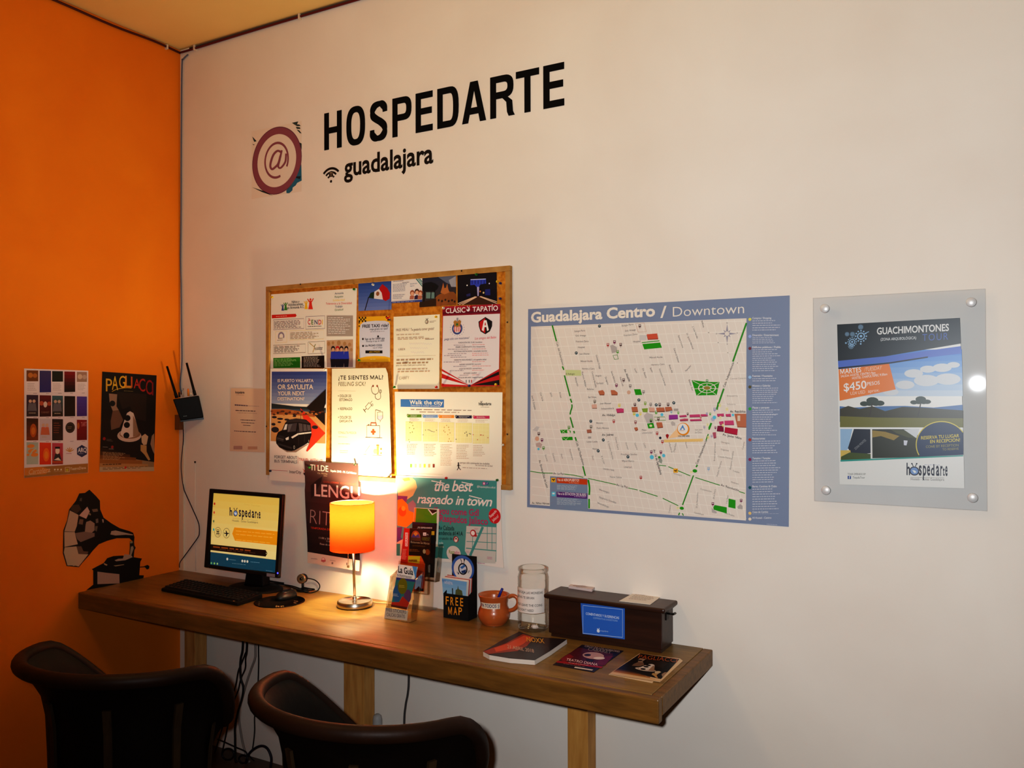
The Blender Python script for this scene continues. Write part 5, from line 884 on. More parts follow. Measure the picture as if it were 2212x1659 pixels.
s = Sheet('poster', 'dark opera poster with a spotted clown hat under golden capitals, on the orange wall', 'poster', left(.0015), KO)
def opera(T_, kk=0):
    """the opera print; T_ maps its window coordinates"""
    R = lambda pts: [T_(*p) for p in pts]
    s.poly('picture_print', R([(1112, 140), (1832, 190), (1800, 1340), (1084, 1230)]), (22, 15, 12), 1+kk)
    for i, (y0, y1, c) in enumerate(((1150, 1200, (44, 26, 14)), (1195, 1250, (80, 46, 18)), (1245, 1300, (122, 74, 28)), (1295, 1360, (150, 96, 42)), (1355, 1410, (176, 130, 80)), (1405, 1470, (186, 160, 130)))):
        s.poly('picture_print', R([(1086-i*2, y0), (1400+i*80, y0+60-i*12), (1400+i*80, y1+60-i*14), (1084-i*2, y1)]), c, 2+kk)
    s.poly('picture_print', R([(1300, 410), (1700, 440), (1690, 800), (1560, 760), (1480, 600), (1380, 640)]), (42, 28, 20), 2+kk)
    s.poly('hat_print', R([(1200, 430), (1310, 440), (1300, 600), (1330, 650), (1380, 780), (1340, 880), (1230, 915), (1222, 800), (1250, 660), (1210, 560)]), (150, 122, 104), 2+kk); s.poly('hat_print', R([(1250, 660), (1330, 650), (1390, 780), (1340, 880), (1230, 915), (1222, 800)]), (112, 84, 66), 3+kk)
    def ell(x, y, rx, ry, c, k): s.poly('hat_print', R([(x+rx*math.cos(i*.314159), y+ry*math.sin(i*.314159)) for i in range(20)]), c, k+kk)
    ell(1246, 562, 38, 38, (26, 22, 22), 3); ell(1470, 990, 160, 84, (190, 172, 160), 4); ell(1480, 970, 140, 60, (140, 104, 76), 5)
    s.poly('hat_print', R([(1350, 970), (1400, 800), (1440, 690), (1480, 665), (1525, 690), (1560, 800), (1600, 960), (1560, 1000), (1470, 1020), (1390, 1010)]), (206, 190, 182), 6+kk); s.poly('hat_print', R([(1520, 720), (1560, 800), (1600, 960), (1560, 1000), (1520, 1005)]), (150, 118, 96), 7+kk)
    for x, y in ((1446, 756), (1438, 848), (1432, 986)): ell(x, y, 40, 40, (18, 16, 16), 8)
    s.poly('hat_print', R([(1630, 1000), (1680, 965), (1722, 1000), (1700, 1110), (1660, 1115), (1635, 1080)]), (190, 168, 140), 4+kk); s.poly('hat_print', R([(1620, 1110), (1700, 1120), (1700, 1200), (1750, 1310), (1725, 1320), (1670, 1240), (1620, 1190)]), (176, 140, 90), 5+kk); s.poly('hat_print', R([(1770, 990), (1800, 960), (1805, 1240), (1780, 1190), (1750, 1100)]), (150, 124, 100), 4+kk)
CH = ((1160, 232, 400), (1240, 200, 380), (1335, 195, 352), (1415, 195, 345), (1492, 205, 348), (1530, 235, 360), (1600, 232, 400), (1690, 250, 440), (1770, 280, 450))
opera(lambda x, y: (x, y))
up_ = (0, -1)
for ch, (x, yt, yb), c in zip('PAGLIACCI', CH, ((206, 160, 50), (214, 170, 50), (214, 166, 48), (206, 140, 44), (190, 90, 36), (170, 50, 30), (160, 40, 30), (140, 30, 28), (130, 28, 26))):
    w_ = 82 if ch not in 'I' else 20; s.text(ch, (x, yb), (x+w_, yb+4), yb-yt, c, 9, .004)
s.line('lettering', sm([(1240, 405), (1310, 372), (1420, 355), (1500, 358)]), 8, (206, 160, 50), 9); s.rows([(1400, 390), (1575, 398), (1575, 410), (1400, 402)], 1, (150, 130, 70), 9)
s.disc('logo_print', (1138, 1030), 22, (150, 30, 26), 4, 12); s.rows([(1168, 1030), (1270, 1040), (1270, 1072), (1168, 1062)], 2, (110, 96, 84), 4); s.disc('logo_print', (1245, 1140), 20, (150, 40, 34), 4, 12); s.rows([(1118, 1132), (1205, 1136), (1205, 1150), (1118, 1146)], 1, (150, 136, 126), 4); s.rows([(1200, 1158), (1268, 1162), (1268, 1174), (1200, 1170)], 1, (190, 180, 170), 4)
s.rows([(1118, 1200), (1440, 1220), (1440, 1320), (1118, 1310)], 7, (190, 160, 120), 4, hh=.3); s.rows([(1118, 1358), (1420, 1350), (1420, 1380), (1118, 1388)], 1, (90, 56, 24), 4); s.rows([(1118, 1412), (1760, 1390), (1760, 1420), (1118, 1446)], 2, (110, 84, 50), 4); s.disc('logo_print', (1420, 1412), 16, (190, 40, 36), 5, 12)
s.finish([(1112, 140), (1834, 190), (1796, 1438), (1084, 1472)], (150, 118, 84), pname='picture_print')
OPERA = opera

# gramophone painted as a cut-out
s = Sheet('wall_decal', 'black and white gramophone decal on the orange wall just above the desk', 'wall decal', left(.0008), (120, 1040, 6.636), rough=.6)
BK, GY = (18, 15, 14), (186, 160, 140)
s.poly('horn_print', [(486, 118), (580, 210), (636, 275), (640, 400), (690, 520), (800, 600), (920, 670), (1060, 712), (1112, 735), (1132, 800), (1125, 870), (1085, 840), (1060, 812), (880, 812), (740, 850), (620, 900), (540, 985), (480, 1060), (400, 1150), (335, 1228), (160, 1212), (105, 1030), (112, 700), (165, 560), (195, 400), (290, 280), (340, 172), (420, 165)], BK, 1)
for q, c in (([(205, 415), (330, 480), (305, 640), (275, 720), (125, 715), (170, 570)], GY), ([(125, 722), (275, 725), (300, 830), (320, 900), (128, 940)], (190, 166, 146)), ([(130, 945), (300, 930), (330, 1040), (470, 1045), (395, 1140), (330, 1220), (290, 1208), (255, 1212), (240, 1205), (170, 1205), (118, 1020)], (190, 168, 146)),
             ([(455, 362), (490, 430), (440, 535), (335, 490)], (196, 166, 158)), ([(345, 540), (400, 545), (390, 620), (330, 610)], (120, 96, 80)), ([(440, 580), (500, 560), (560, 600), (560, 700), (470, 780), (410, 720)], (160, 136, 124)), ([(280, 740), (410, 720), (560, 740), (560, 790), (360, 870), (310, 830)], (130, 108, 100)), ([(300, 930), (370, 930), (400, 1000), (470, 1005), (460, 1040), (335, 1040)], (110, 88, 74)),
             ([(240, 340), (330, 330), (370, 400), (300, 460), (215, 405)], (74, 56, 44)), ([(520, 400), (600, 390), (610, 430), (540, 440)], (120, 100, 84)), ([(575, 540), (610, 530), (615, 590), (580, 600)], (120, 104, 96)), ([(570, 640), (605, 640), (590, 720), (565, 700)], (110, 94, 80)), ([(480, 440), (510, 470), (500, 490), (470, 470)], (140, 124, 100)), ([(350, 240), (380, 235), (375, 285), (345, 280)], (90, 78, 66))):
    s.poly('horn_print', q, c, 2)
s.poly('horn_print', [(320, 640), (430, 630), (420, 720), (310, 720)], (20, 17, 16), 3)
s.poly('horn_print', [(785, 760), (800, 712), (860, 702), (1000, 735), (1110, 760), (1108, 772), (1000, 765), (860, 775)], (180, 156, 142), 2); s.poly('horn_print', [(665, 540), (690, 545), (690, 590), (675, 590)], (170, 150, 140), 2)
s.poly('arm_print', [(1065, 860), (1125, 860), (1130, 920), (1150, 950), (1130, 985), (1120, 1100), (1050, 1100), (1065, 960)], (40, 32, 26), 2); s.poly('arm_print', [(1065, 870), (1100, 855), (1110, 880), (1075, 890)], (160, 146, 110), 3); s.poly('arm_print', [(1080, 935), (1110, 925), (1120, 960), (1090, 1050), (1060, 1080)], (170, 150, 130), 3)
s.poly('box_print', [(520, 1258), (600, 1215), (690, 1170), (740, 1100), (830, 1070), (960, 1062), (1110, 1085), (1240, 1105), (1215, 1150), (1200, 1345), (1265, 1345), (1262, 1380), (1110, 1450), (900, 1475), (640, 1520), (440, 1560), (540, 1480), (540, 1275)], BK, 1)
s.poly('box_print', [(600, 1292), (750, 1312), (915, 1328), (918, 1462), (600, 1472)], (170, 146, 138), 2); s.poly('box_print', [(845, 1130), (900, 1108), (965, 1105), (985, 1045), (1080, 1050), (1105, 1085), (1000, 1130), (870, 1145)], (176, 152, 138), 3); s.poly('box_print', [(690, 1168), (745, 1192), (735, 1208), (700, 1195)], (180, 160, 130), 3); s.poly('box_print', [(830, 1206), (980, 1188), (985, 1195), (860, 1218)], (170, 150, 120), 3)
s.line('crank_print', [(1210, 1228), (1285, 1222)], 12, BK, 1); s.poly('crank_print', [(1270, 1215), (1320, 1196), (1346, 1215), (1340, 1250), (1310, 1262)], BK, 1)
s.root = None
P = [s.at(p) for p in ((105, 118), (1346, 1560))]
s.root = thing('wall_decal', s.lab[0], s.lab[1], (0, (P[0].y+P[1].y)/2, P[1].z))
for n, b in s.parts.items(): b.build(n, s.root)
# ------------------------------------------------------------------ desk
DW, DR, DT = .50, 2.474, .066
desk = thing('desk', 'long rustic wooden counter desk along the white wall', 'desk', (DR/2, -DW/2, 0))
b = MB(); b.box((.002, -DW+.03, DZ-.045), (DR-.03, -.002, DZ), M_WOOD); b.build('desk_top', desk, .002)
b = MB(); b.box((.002, -DW, DZ-DT), (DR, -DW+.0295, DZ), M_EDGE); b.build('front_rail', desk, .004)
b = MB(); b.box((DR-.0295, -DW+.03, DZ-.052), (DR, -.002, DZ-.0005), M_EDGE); b.build('end_rail', desk, .003)
b = MB(); b.box((.01, -DW+.035, DZ-DT-.012), (DR-.035, -DW+.085, DZ-.046), M_LEG); b.build('support_rail', desk)
for a, e in ((398, 421), (742, 786), (1225, 1269)):
    xa, xb = wall(.095).at(a, 1450).x, wall(.095).at(e, 1450).x; b = MB(); b.box((xa, -.095, 0), (xb, -.03, DZ-.0455), M_LEG); b.build('leg', desk, .003)

# ------------------------------------------------------------------ table lamp
LX, LY = 1.134, -.126
lamp = thing('table_lamp', 'small lit table lamp with an orange drum shade and steel base', 'lamp', (LX, LY, DZ))
def lp(x, z): return (LX-x*.045, LY-x*.026, DZ+z)
b = MB(); b.lathe([(0, .022), (.062, .022), (.0665, .018), (.0665, .003), (.065, 0), (0, 0)], (LX, LY, DZ+.0005), M_STEEL, 48); b.build('base', lamp)
TX = -.012
b = MB(); b.tube([(LX, LY, DZ+.02), (LX+TX*.75, LY, DZ+.29)], .0052, M_STEEL, 14); b.lathe([(.009, 0), (.009, .012), (.0052, .016)], (LX, LY, DZ+.021), M_STEEL, 20); b.build('pole', lamp)
SX, SZ0, SZ1, SR = LX+TX, DZ+.213, DZ+.392, .0835
msh = bpy.data.materials.new('shade_fabric'); msh.use_nodes = True
nt = msh.node_tree; N = nt.nodes; N.clear(); K = nt.links.new
o_ = N.new('ShaderNodeOutputMaterial'); mx = N.new('ShaderNodeMixShader'); mx.inputs[0].default_value = .6
df = N.new('ShaderNodeBsdfDiffuse'); trn = N.new('ShaderNodeBsdfTranslucent')
tc = N.new('ShaderNodeTexCoord'); mp = N.new('ShaderNodeMapping'); mp.inputs['Scale'].default_value = (14, 14, 260)
nz = N.new('ShaderNodeTexNoise'); nz.inputs['Scale'].default_value = 4; rp = N.new('ShaderNodeValToRGB')
rp.color_ramp.elements[0].color = lin((176, 66, 24)); rp.color_ramp.elements[1].color = lin((196, 82, 32))
K(tc.outputs['Object'], mp.inputs[0]); K(mp.outputs[0], nz.inputs['Vector']); K(nz.outputs['Fac'], rp.inputs[0]); K(rp.outputs[0], df.inputs[0]); rq_ = N.new('ShaderNodeValToRGB'); rq_.color_ramp.elements[0].color = lin((118, 29, 4)); rq_.color_ramp.elements[1].color = lin((136, 36, 7)); K(nz.outputs['Fac'], rq_.inputs[0]); K(rq_.outputs[0], trn.inputs[0])
K(df.outputs[0], mx.inputs[1]); K(trn.outputs[0], mx.inputs[2]); K(mx.outputs[0], o_.inputs[0])
b = MB(); b.lathe([(SR, SZ0), (SR, SZ1)], (SX, LY, 0), msh, 72); shade = b.build('shade', lamp)
for z in (SZ0+.001, SZ1-.001): b = MB(); b.tube([(SX+(SR-.0028)*math.cos(a*math.pi/24), LY+(SR-.0028)*math.sin(a*math.pi/24), z) for a in range(48)], .0013, M_STEEL, 6, True); b.build('shade_ring', shade)
for a in range(3): q = a*2.0944; b = MB(); b.tube([(SX+.016*math.cos(q), LY+.016*math.sin(q), SZ0+.045), (SX+(SR-.003)*math.cos(q), LY+(SR-.003)*math.sin(q), SZ0+.003)], .0012, M_STEEL, 6); b.build('shade_strut', shade)
b = MB(); b.lathe([(0, 0), (.015, 0), (.016, .045), (.012, .05), (0, .05)], (LX+TX*.8, LY, SZ0+.015), mat((230, 224, 210), .5), 20); b.build('socket', lamp)
b = MB(); b.lathe([(.011, 0), (.013, .012), (.020, .026), (.022, .036), (.018, .046), (.01, .052), (0, .053)], (LX+TX*.85, LY, SZ0+.062), mat((255, 226, 170), .4, .3, 0, 9), 24); bulb = b.build('bulb', lamp)
cx_ = LX-.0125-.004; cyy = LY-.018
b = MB()
for i in range(15): b.lathe([(0, .0019), (.0016, .001), (.0016, -.001), (0, -.0019)], (cx_, cyy, SZ0+.012-i*.0046), M_CHROME, 8)
b.lathe([(0, .005), (.004, .003), (.0052, -.001), (.004, -.005), (0, -.006)], (cx_, cyy, SZ0+.012-15*.0046-.004), M_CHROME, 14)
b.tube([(cx_, cyy, SZ0+.012), (LX+TX*.8+.002, LY-.012, SZ0+.03)], .0008, M_CHROME, 6); b.build('pull_chain', lamp)
c = [top(DZ+.004).at(*p) for p in ((803, 1300), (815, 1302), (832, 1303), (852, 1305), (868, 1304))]
b = MB(); b.tube(smooth_path([(LX+.062, LY+.012, DZ+.006)]+c, 5), .0022, mat((200, 170, 120), .5), 8); b.build('power_cord', lamp)

# ------------------------------------------------------------------ monitor
TIL = math.radians(5)
mp_ = Plane((.58, -.15, .99), (0, -math.cos(TIL), math.sin(TIL)), .0004)
q = [mp_.at(*p) for p in ((451.2, 1056.2), (616.9, 1067.2), (611, 1249.5), (445.2, 1225.6))]
mx0, mx1 = (q[0].x+q[3].x)/2, (q[1].x+q[2].x)/2; mz0, mz1 = (q[2].z+q[3].z)/2, (q[0].z+q[1].z)/2
EZ = V((0, math.sin(TIL), math.cos(TIL))); NN = V((0, -math.cos(TIL), math.sin(TIL)))
def mq(x, z, d=0): return V((x, -.15, .99))+EZ*((z-.99)/math.cos(TIL))+NN*d
mon = thing('computer_monitor', 'black flat computer monitor showing a cream and teal screen', 'monitor', ((mx0+mx1)/2, -.12, DZ))
MN = mon
s = Sheet('screen', '', '', mp_, (430, 1040, 7.543), rough=.25, spec=.4, emit=.42, root=mon)
CR = (232, 206, 120)
s.grad('screen_print', [(219, 188), (1306, 270), (1272, 1278), (186, 1148)], (222, 190, 92), (240, 220, 150), 8, 1); s.poly('screen_print', [(186, 1148), (1268, 1280), (1262, 1490), (181, 1362)], (14, 78, 102), 2)
hosped(498, 1000, 552, 118, 3, 48)
s.line('screen_print', [(545, 600), (960, 634)], 3, (130, 130, 100), 3); s.text('Hostels - Suites Guadalajara', (540, 650), (960, 684), 32, (96, 90, 70), 3, 0); s.text('Centro  Chapultepec', (735, 385), (1000, 410), 24, (190, 170, 80), 3, -.004)
s.poly('screen_print', [(575, 748), (1285, 815), (1274, 1040), (585, 965), (540, 850)], (234, 150, 24), 3)
for y in (795, 850, 940): s.rows([(600, y), (1270, y+62), (1270, y+82), (600, y+20)], 1, (246, 190, 80), 4, fill=.95)
for c_ in ((306, 828), (446, 842)): s.disc('icon_print', c_, 82, (30, 30, 40), 3, 26, rx=78, inner=.93)
s.poly('icon_print', [(285, 782), (328, 786), (328, 830), (285, 826)], (30, 30, 40), 3); s.poly('icon_print', [(292, 790), (322, 793), (322, 812), (292, 809)], CR, 4); s.poly('icon_print', [(280, 838), (334, 844), (334, 858), (280, 852)], (30, 30, 40), 3); s.poly('icon_print', [(285, 862), (300, 864), (300, 874), (285, 872)], (30, 30, 40), 3); s.poly('icon_print', [(314, 866), (330, 868), (330, 878), (314, 876)], (30, 30, 40), 3)
s.poly('icon_print', [(400, 835), (440, 838), (432, 800), (444, 802), (462, 840), (488, 838), (492, 848), (464, 858), (446, 896), (434, 894), (442, 856), (412, 850)], (30, 30, 40), 3)
s.poly('screen_print', [(188, 1022), (1085, 1118), (1114, 1170), (1085, 1224), (187, 1118)], (32, 18, 14), 3); s.rows([(230, 1046), (1050, 1135), (1050, 1170), (230, 1082)], 1, (150, 76, 30), 4, fill=1, hh=.6); s.rows([(330, 1092), (1050, 1170), (1050, 1196), (330, 1118)], 1, (80, 50, 36), 4, fill=1, hh=.5); s.disc('icon_print', (1096, 1172), 10, (216, 200, 140), 4, 12)
for x, y in ((460, 1264), (705, 1296), (745, 1300), (788, 1304)): s.disc('icon_print', (x, y), 22, (216, 216, 196), 3, 14)
s.rows([(492, 1262), (610, 1275), (610, 1292), (492, 1280)], 1, (110, 150, 160), 3); s.rows([(838, 1300), (1015, 1320), (1015, 1338), (838, 1318)], 1, (110, 160, 176), 3); s.rows([(540, 1325), (856, 1360), (856, 1376), (540, 1341)], 1, (110, 150, 160), 3)
for x, y, c_ in ((252, 364, (190, 40, 30)), (246, 506, (206, 90, 60)), (238, 648, (110, 130, 90)), (238, 784, (70, 170, 170))): s.disc('icon_print', (x, y), 24, c_, 3, 6, rx=20); s.rows([(x-28, y+36), (x+34, y+42), (x+34, y+50), (x-28, y+44)], 1, (140, 120, 70), 3)
for x, c_ in ((200, (120, 190, 120)), (250, (150, 210, 110)), (298, (160, 200, 140))): s.disc('icon_print', (x, 1330+(x-200)*.11), 18, c_, 3, 10)
s.rows([(1090, 1440), (1250, 1458), (1250, 1480), (1090, 1462)], 1, (90, 130, 150), 3)
s.finish([(219, 188), (1306, 270), (1262, 1490), (181, 1362)], CR, part='screen', thick=.001)
sc_ = [mp_.at(430+p[0]/7.543, 1040+p[1]/7.543) for p in ((219, 188), (1306, 270), (1262, 1490), (181, 1362))]
sx0, sx1 = (sc_[0].x+sc_[3].x)/2, (sc_[1].x+sc_[2].x)/2; sz0, sz1 = (sc_[2].z+sc_[3].z)/2, (sc_[0].z+sc_[1].z)/2
mx1 = sx1+.017
b = MB()
def slab(x0, x1, z0, z1, d0, d1, m=M_BLACK): b.hexa([mq(x0, z0, d0), mq(x1, z0, d0), mq(x1, z1, d0), mq(x0, z1, d0)], [mq(x0, z0, d1), mq(x1, z0, d1), mq(x1, z1, d1), mq(x0, z1, d1)], m)
slab(mx0, sx0-.0005, mz0, mz1, -.010, .005); slab(sx1+.0005, mx1, mz0, mz1, -.010, .005); slab(sx0-.0005, sx1+.0005, sz1+.0005, mz1, -.010, .005); slab(sx0-.0005, sx1+.0005, mz0, sz0-.0005, -.010, .005)
b.build('bezel', mon, .003)
b = MB(); slab(mx0+.004, mx1-.012, mz0+.004, mz1-.004, -.022, -.0105); slab(mx0+.06, mx1-.06, mz0+.05, mz1-.06, -.052, -.022); b.build('rear_housing', mon, .006)
b = MB(); p = Plane(mq(.58, .99, .0065), NN).at(600, 1238); b.lathe([(0, .001), (.0035, .001), (.0035, 0)], p, mat((60, 60, 255), .4, .3, 0, 4), 12, axis=NN); b.build('power_light', mon)
b = MB(); pl_ = Plane(mq(.58, .99, .0066), NN); b.prism([pl_.at(*p) for p in ((576, 1238), (594, 1240), (594, 1247), (576, 1245))], NN*.0004, mat((150, 140, 150), .5)); b.build('badge', mon)
BX, BY = .585, -.1
b = MB(); b.lathe([(0, .016), (.05, .015), (.10, .010), (.118, .004), (.118, 0), (0, 0)], (BX, BY, DZ+.0005), M_BLACKM, 48, 1.1, .72); b.build('base', mon)
b = MB(); b.hexa([V((BX-.055, BY-.012, DZ+.014)), V((BX+.055, BY-.012, DZ+.014)), V((BX+.055, BY+.03, DZ+.014)), V((BX-.055, BY+.03, DZ+.014))], [V((BX-.035, BY+.0, mz0+.10)), V((BX+.035, BY+.0, mz0+.10)), V((BX+.035, BY+.03, mz0+.10)), V((BX-.035, BY+.03, mz0+.10))], M_BLACKM); b.build('neck', mon, .006)
b = MB(); b.tube(smooth_path([(BX-.04, BY+.0, mz0+.03), (BX-.03, BY-.005, DZ+.055), (BX-.005, BY+.02, DZ+.035), (BX+.06, BY+.03, DZ+.03), (BX+.1, BY+.06, DZ+.02)], 5), .0032, M_BLACKM, 8); b.build('cable', mon)

# ------------------------------------------------------------------ keyboard, mouse, pad, webcam
kb = thing('keyboard', 'black computer keyboard lying in front of the monitor', 'keyboard', (.512, -.268, DZ))
def kp(u, v, z): return V((.512+(u-.5)*.465+(v-.5)*-.008, -.268+(v-.5)*.135-(u-.5)*.02, DZ+z))
b = MB(); b.hexa([kp(0, 0, .001), kp(1, 0, .001), kp(1, 1, .001), kp(0, 1, .001)], [kp(0.004, .01, .014), kp(.996, .01, .014), kp(.996, .99, .022), kp(.004, .99, .022)], M_BLACKM); b.build('case', kb, .004)
b = MB()
mk = mat((26, 25, 25), .5, .35)
for r in range(6):
    v0 = .10+r*.142; n_ = [18, 21, 21, 20, 20, 21][r]
    for i in range(n_):
        u0 = .02+i*.96/n_; u1 = u0+.96/n_*.82; v1 = v0+.115
        if r == 0 and 4 <= i <= 8:
            if i > 4: continue
            u1 = .02+9*.96/n_-.008
        z = .0145+.008*v0
        b.hexa([kp(u0, v0, z), kp(u1, v0, z), kp(u1, v1, z), kp(u0, v1, z)], [kp(u0+.003, v0+.012, z+.006), kp(u1-.003, v0+.012, z+.006), kp(u1-.003, v1-.012, z+.0065), kp(u0+.003, v1-.012, z+.0065)], mk)
b.build('key_grid', kb)
b = MB(); ring = top(DZ+.0215).at(521, 1303); b.prism([kp(.93, .03, .015), kp(.95, .03, .015), kp(.95, .06, .015), kp(.93, .06, .015)], (0, 0, .0012), mat((170, 140, 90), .5)); b.build('logo', kb)
pc = top(DZ).at(604, 1300)
pad = thing('mouse_pad', 'round black mouse pad with small pale markings on the desk', 'mouse pad', pc)
b = MB(); b.lathe([(0, .003), (.094, .003), (.096, .0015), (.096, 0), (0, 0)], (pc.x, pc.y, DZ+.0004), noisy('pad_cloth', (20, 17, 16), (34, 26, 20), 18, .8, .1), 48, 1.0, 1.0); b.build('pad', pad)
s = Sheet('x', '', '', top(DZ+.0037), (330, 980, 4.741), root=pad)
s.text('the art', (1255, 1572), (1345, 1570), 20, (170, 140, 90), 0, .01); s.rows([(1085, 1508), (1105, 1512), (1098, 1560), (1078, 1556)], 3, (130, 110, 70), 0); s.rows([(1450, 1500), (1490, 1505), (1485, 1540), (1440, 1535)], 2, (110, 90, 66), 0)
for n, bb in s.parts.items(): bb.build(n, pad)
ms = top(DZ+.01).at(618, 1289)
mo = thing('computer_mouse', 'black computer mouse resting on the round mouse pad', 'mouse', (ms.x, ms.y, DZ+.0035))
b = MB(); b.lathe([(0, .034), (.012, .0325), (.022, .026), (.029, .014), (.030, .003), (.027, 0), (0, 0)], (ms.x, ms.y, DZ+.0036), M_BLACK, 28, 1, 1.75); b.build('shell', mo)
b = MB(); b.tube([(ms.x, ms.y+.026, DZ+.0355), (ms.x, ms.y+.038, DZ+.031)], .0035, mat((60, 56, 54), .5), 10); b.build('wheel', mo)
c = [top(DZ+.005).at(*p) for p in ((634, 1282), (638, 1279))]
b = MB(); b.tube(smooth_path([(ms.x, ms.y+.052, DZ+.012)]+c, 5), .0018, M_BLACKM, 6); b.build('cord', mo)

wc = top(DZ).at(654, 1277); wc.y = min(wc.y, -.03)
cam_ = thing('webcam', 'small round black webcam with silvery face standing by the wall', 'webcam', (wc.x, wc.y, DZ))
fd = V((.35, -.93, .1)).normalized(); h0 = V((wc.x, wc.y, DZ+.052))
b = MB(); b.lathe([(0, 0), (.013, .0), (.019, .006), (.019, .018), (.0165, .023), (0, .023)], h0-fd*.012, M_BLACK, 24, axis=fd); b.build('body', cam_)
b = MB(); b.lathe([(.0165, 0), (.0195, .002), (.019, .006), (.012, .0075), (.0065, .006), (0, .006)], h0+fd*.0095, mat((150, 130, 96), .3, .5, .6), 24, axis=fd); fc = b.build('face_ring', cam_)
b = MB(); b.lathe([(.0062, 0), (.006, .004), (0, .006)], h0+fd*.0145, mat((10, 10, 14), .1, .6), 16, axis=fd); b.build('lens', fc)
b = MB(); b.tube([(wc.x, wc.y, DZ+.036), (wc.x, wc.y, DZ+.008)], .005, M_BLACK, 10); b.lathe([(0, .009), (.02, .008), (.024, .003), (.024, 0), (0, 0)], (wc.x, wc.y, DZ+.0005), M_BLACK, 20, 1.2, .9); b.build('stand', cam_)
KW = (330, 980, 4.741)
def tk(x, y, z=.004): p = top(DZ+z).at(KW[0]+x/KW[2], KW[1]+y/KW[2]); p.y = min(p.y, -.008); return p
pv = wall(.012)
c = [h0+V((.012, .012, 0)), pv.at(330+1660/4.741, 980+1295/4.741), pv.at(330+1708/4.741, 980+1345/4.741), tk(1690, 1400), tk(1600, 1425), tk(1480, 1390), tk(1360, 1340), tk(1250, 1312), tk(1160, 1305)]
b = MB(); b.tube(smooth_path(c, 6), .0022, M_BLACKM, 8); b.build('cord', cam_)
b = MB(); b.tube(smooth_path([tk(1500, 1400), tk(1560, 1365), tk(1640, 1370), tk(1670, 1385), tk(1600, 1400), tk(1520, 1385), tk(1440, 1350), tk(1330, 1325), tk(1240, 1335), tk(1170, 1310)], 6), .0025, M_BLACKM, 8)
tag(b.build('cable'), 'loose black cable curled on the desk between monitor and webcam', 'cable')

# ------------------------------------------------------------------ clear holder with the ticket guide
G1 = math.radians(16); G2 = math.radians(13)
hx0, hx1 = 1.346, 1.460
hf = thing('brochure_holder', 'small clear brochure holder with a handwritten free stickers strip, in front of the bigger holder', 'brochure holder', ((hx0+hx1)/2, -.19, DZ))
def hy(y0, a, l): return (y0+l*math.sin(a), DZ+.001+l*math.cos(a))
b = MB()
def sheet3(b, y0, a, l0, l1, x0, x1, m, t=.0018):
    (ya, za), (yb, zb) = hy(y0, a, l0), hy(y0, a, l1); d = V((0, math.cos(a)*t, -math.sin(a)*t))
    q = [V((x0, ya, za)), V((x1, ya, za)), V((x1, yb, zb)), V((x0, yb, zb))]; b.hexa(q, [p+d for p in q], m)
sheet3(b, -.217, G2, 0, .15, hx0, hx1, M_HOLD); b.build('front_wall', hf)
b = MB(); sheet3(b, -.180, G1, 0, .205, hx0, hx1, M_HOLD); b.build('back_wall', hf)
for x in (hx0, hx1-.0016):
    (ya, za), (yb, zb), (yc, zc), (yd, zd) = hy(-.2165, G2, 0), hy(-.2165, G2, .148), hy(-.181, G1, .148), hy(-.181, G1, 0)
    b = MB(); b.prism([(x, ya, za), (x, yb, zb), (x, yc, zc+.02), (x, yd, zd)], (.0016, 0, 0), M_HOLD); b.build('side_wall', hf)
b = MB(); b.box((hx0, -.217, DZ+.0004), (hx1, -.178, DZ+.0022), M_HOLD); b.build('floor_plate', hf)
fp = Plane((1.4, -.2178, DZ+.001), (0, -math.cos(G2), math.sin(G2)), .0003)
s = Sheet('x', '', '', fp, (790, 1060, 5.53), root=hf)
s.text('FREE STICKERS', (246, 1440), (482, 1470), 40, (40, 36, 60), 2, -.004, slant=-.05); s.text('CALCAS GRATIS', (250, 1498), (468, 1524), 40, (40, 36, 60), 2, -.004, slant=-.05)
s.finish([(236, 1396), (506, 1432), (494, 1552), (220, 1522)], (176, 168, 156), part='strip_label', thick=.0003)
bp = Plane((1.4, -.204, DZ+.003), (0, -math.cos(G1), math.sin(G1)), .00025)
s = Sheet('brochure', 'ticket guide booklet with bright coloured circles in the small clear holder', 'brochure', bp, (790, 1060, 5.53))
s.poly('cover_print', [(362, 1062), (590, 1090), (487, 1422), (300, 1385)], (40, 140, 150), 1); s.disc('cover_print', (440, 1140), 95, (120, 126, 24), 3, 24, rx=70); s.disc('cover_print', (372, 1230), 100, (40, 110, 180), 2, 22, rx=60); s.disc('cover_print', (500, 1260), 80, (110, 80, 130), 2, 20, rx=55)
s.poly('cover_print', [(312, 1330), (400, 1330), (440, 1260), (480, 1300), (520, 1340), (487, 1422), (300, 1385)], (196, 56, 40), 4); s.poly('cover_print', [(306, 1360), (496, 1392), (487, 1422), (300, 1385)], (110, 50, 40), 5); s.rows([(400, 1120), (480, 1128), (480, 1165), (400, 1158)], 2, (206, 200, 90), 5); s.rows([(330, 1225), (410, 1235), (405, 1270), (325, 1260)], 3, (200, 216, 226), 5)
s.poly('band_print', [(366, 1035), (598, 1064), (590, 1090), (362, 1062)], (50, 70, 160), 2); s.poly('band_print', [(556, 900), (612, 910), (600, 1060), (580, 1000)], (80, 140, 190), 2)
s.text('La Guía', (388, 975), (566, 1008), 74, (26, 24, 28), 4, .02); s.text('ticketmaster', (374, 1020), (552, 1050), 34, (40, 38, 44), 4, .002, slant=.12)
s.finish([(392, 878), (612, 910), (487, 1422), (300, 1385)], (226, 220, 214), thick=.006)

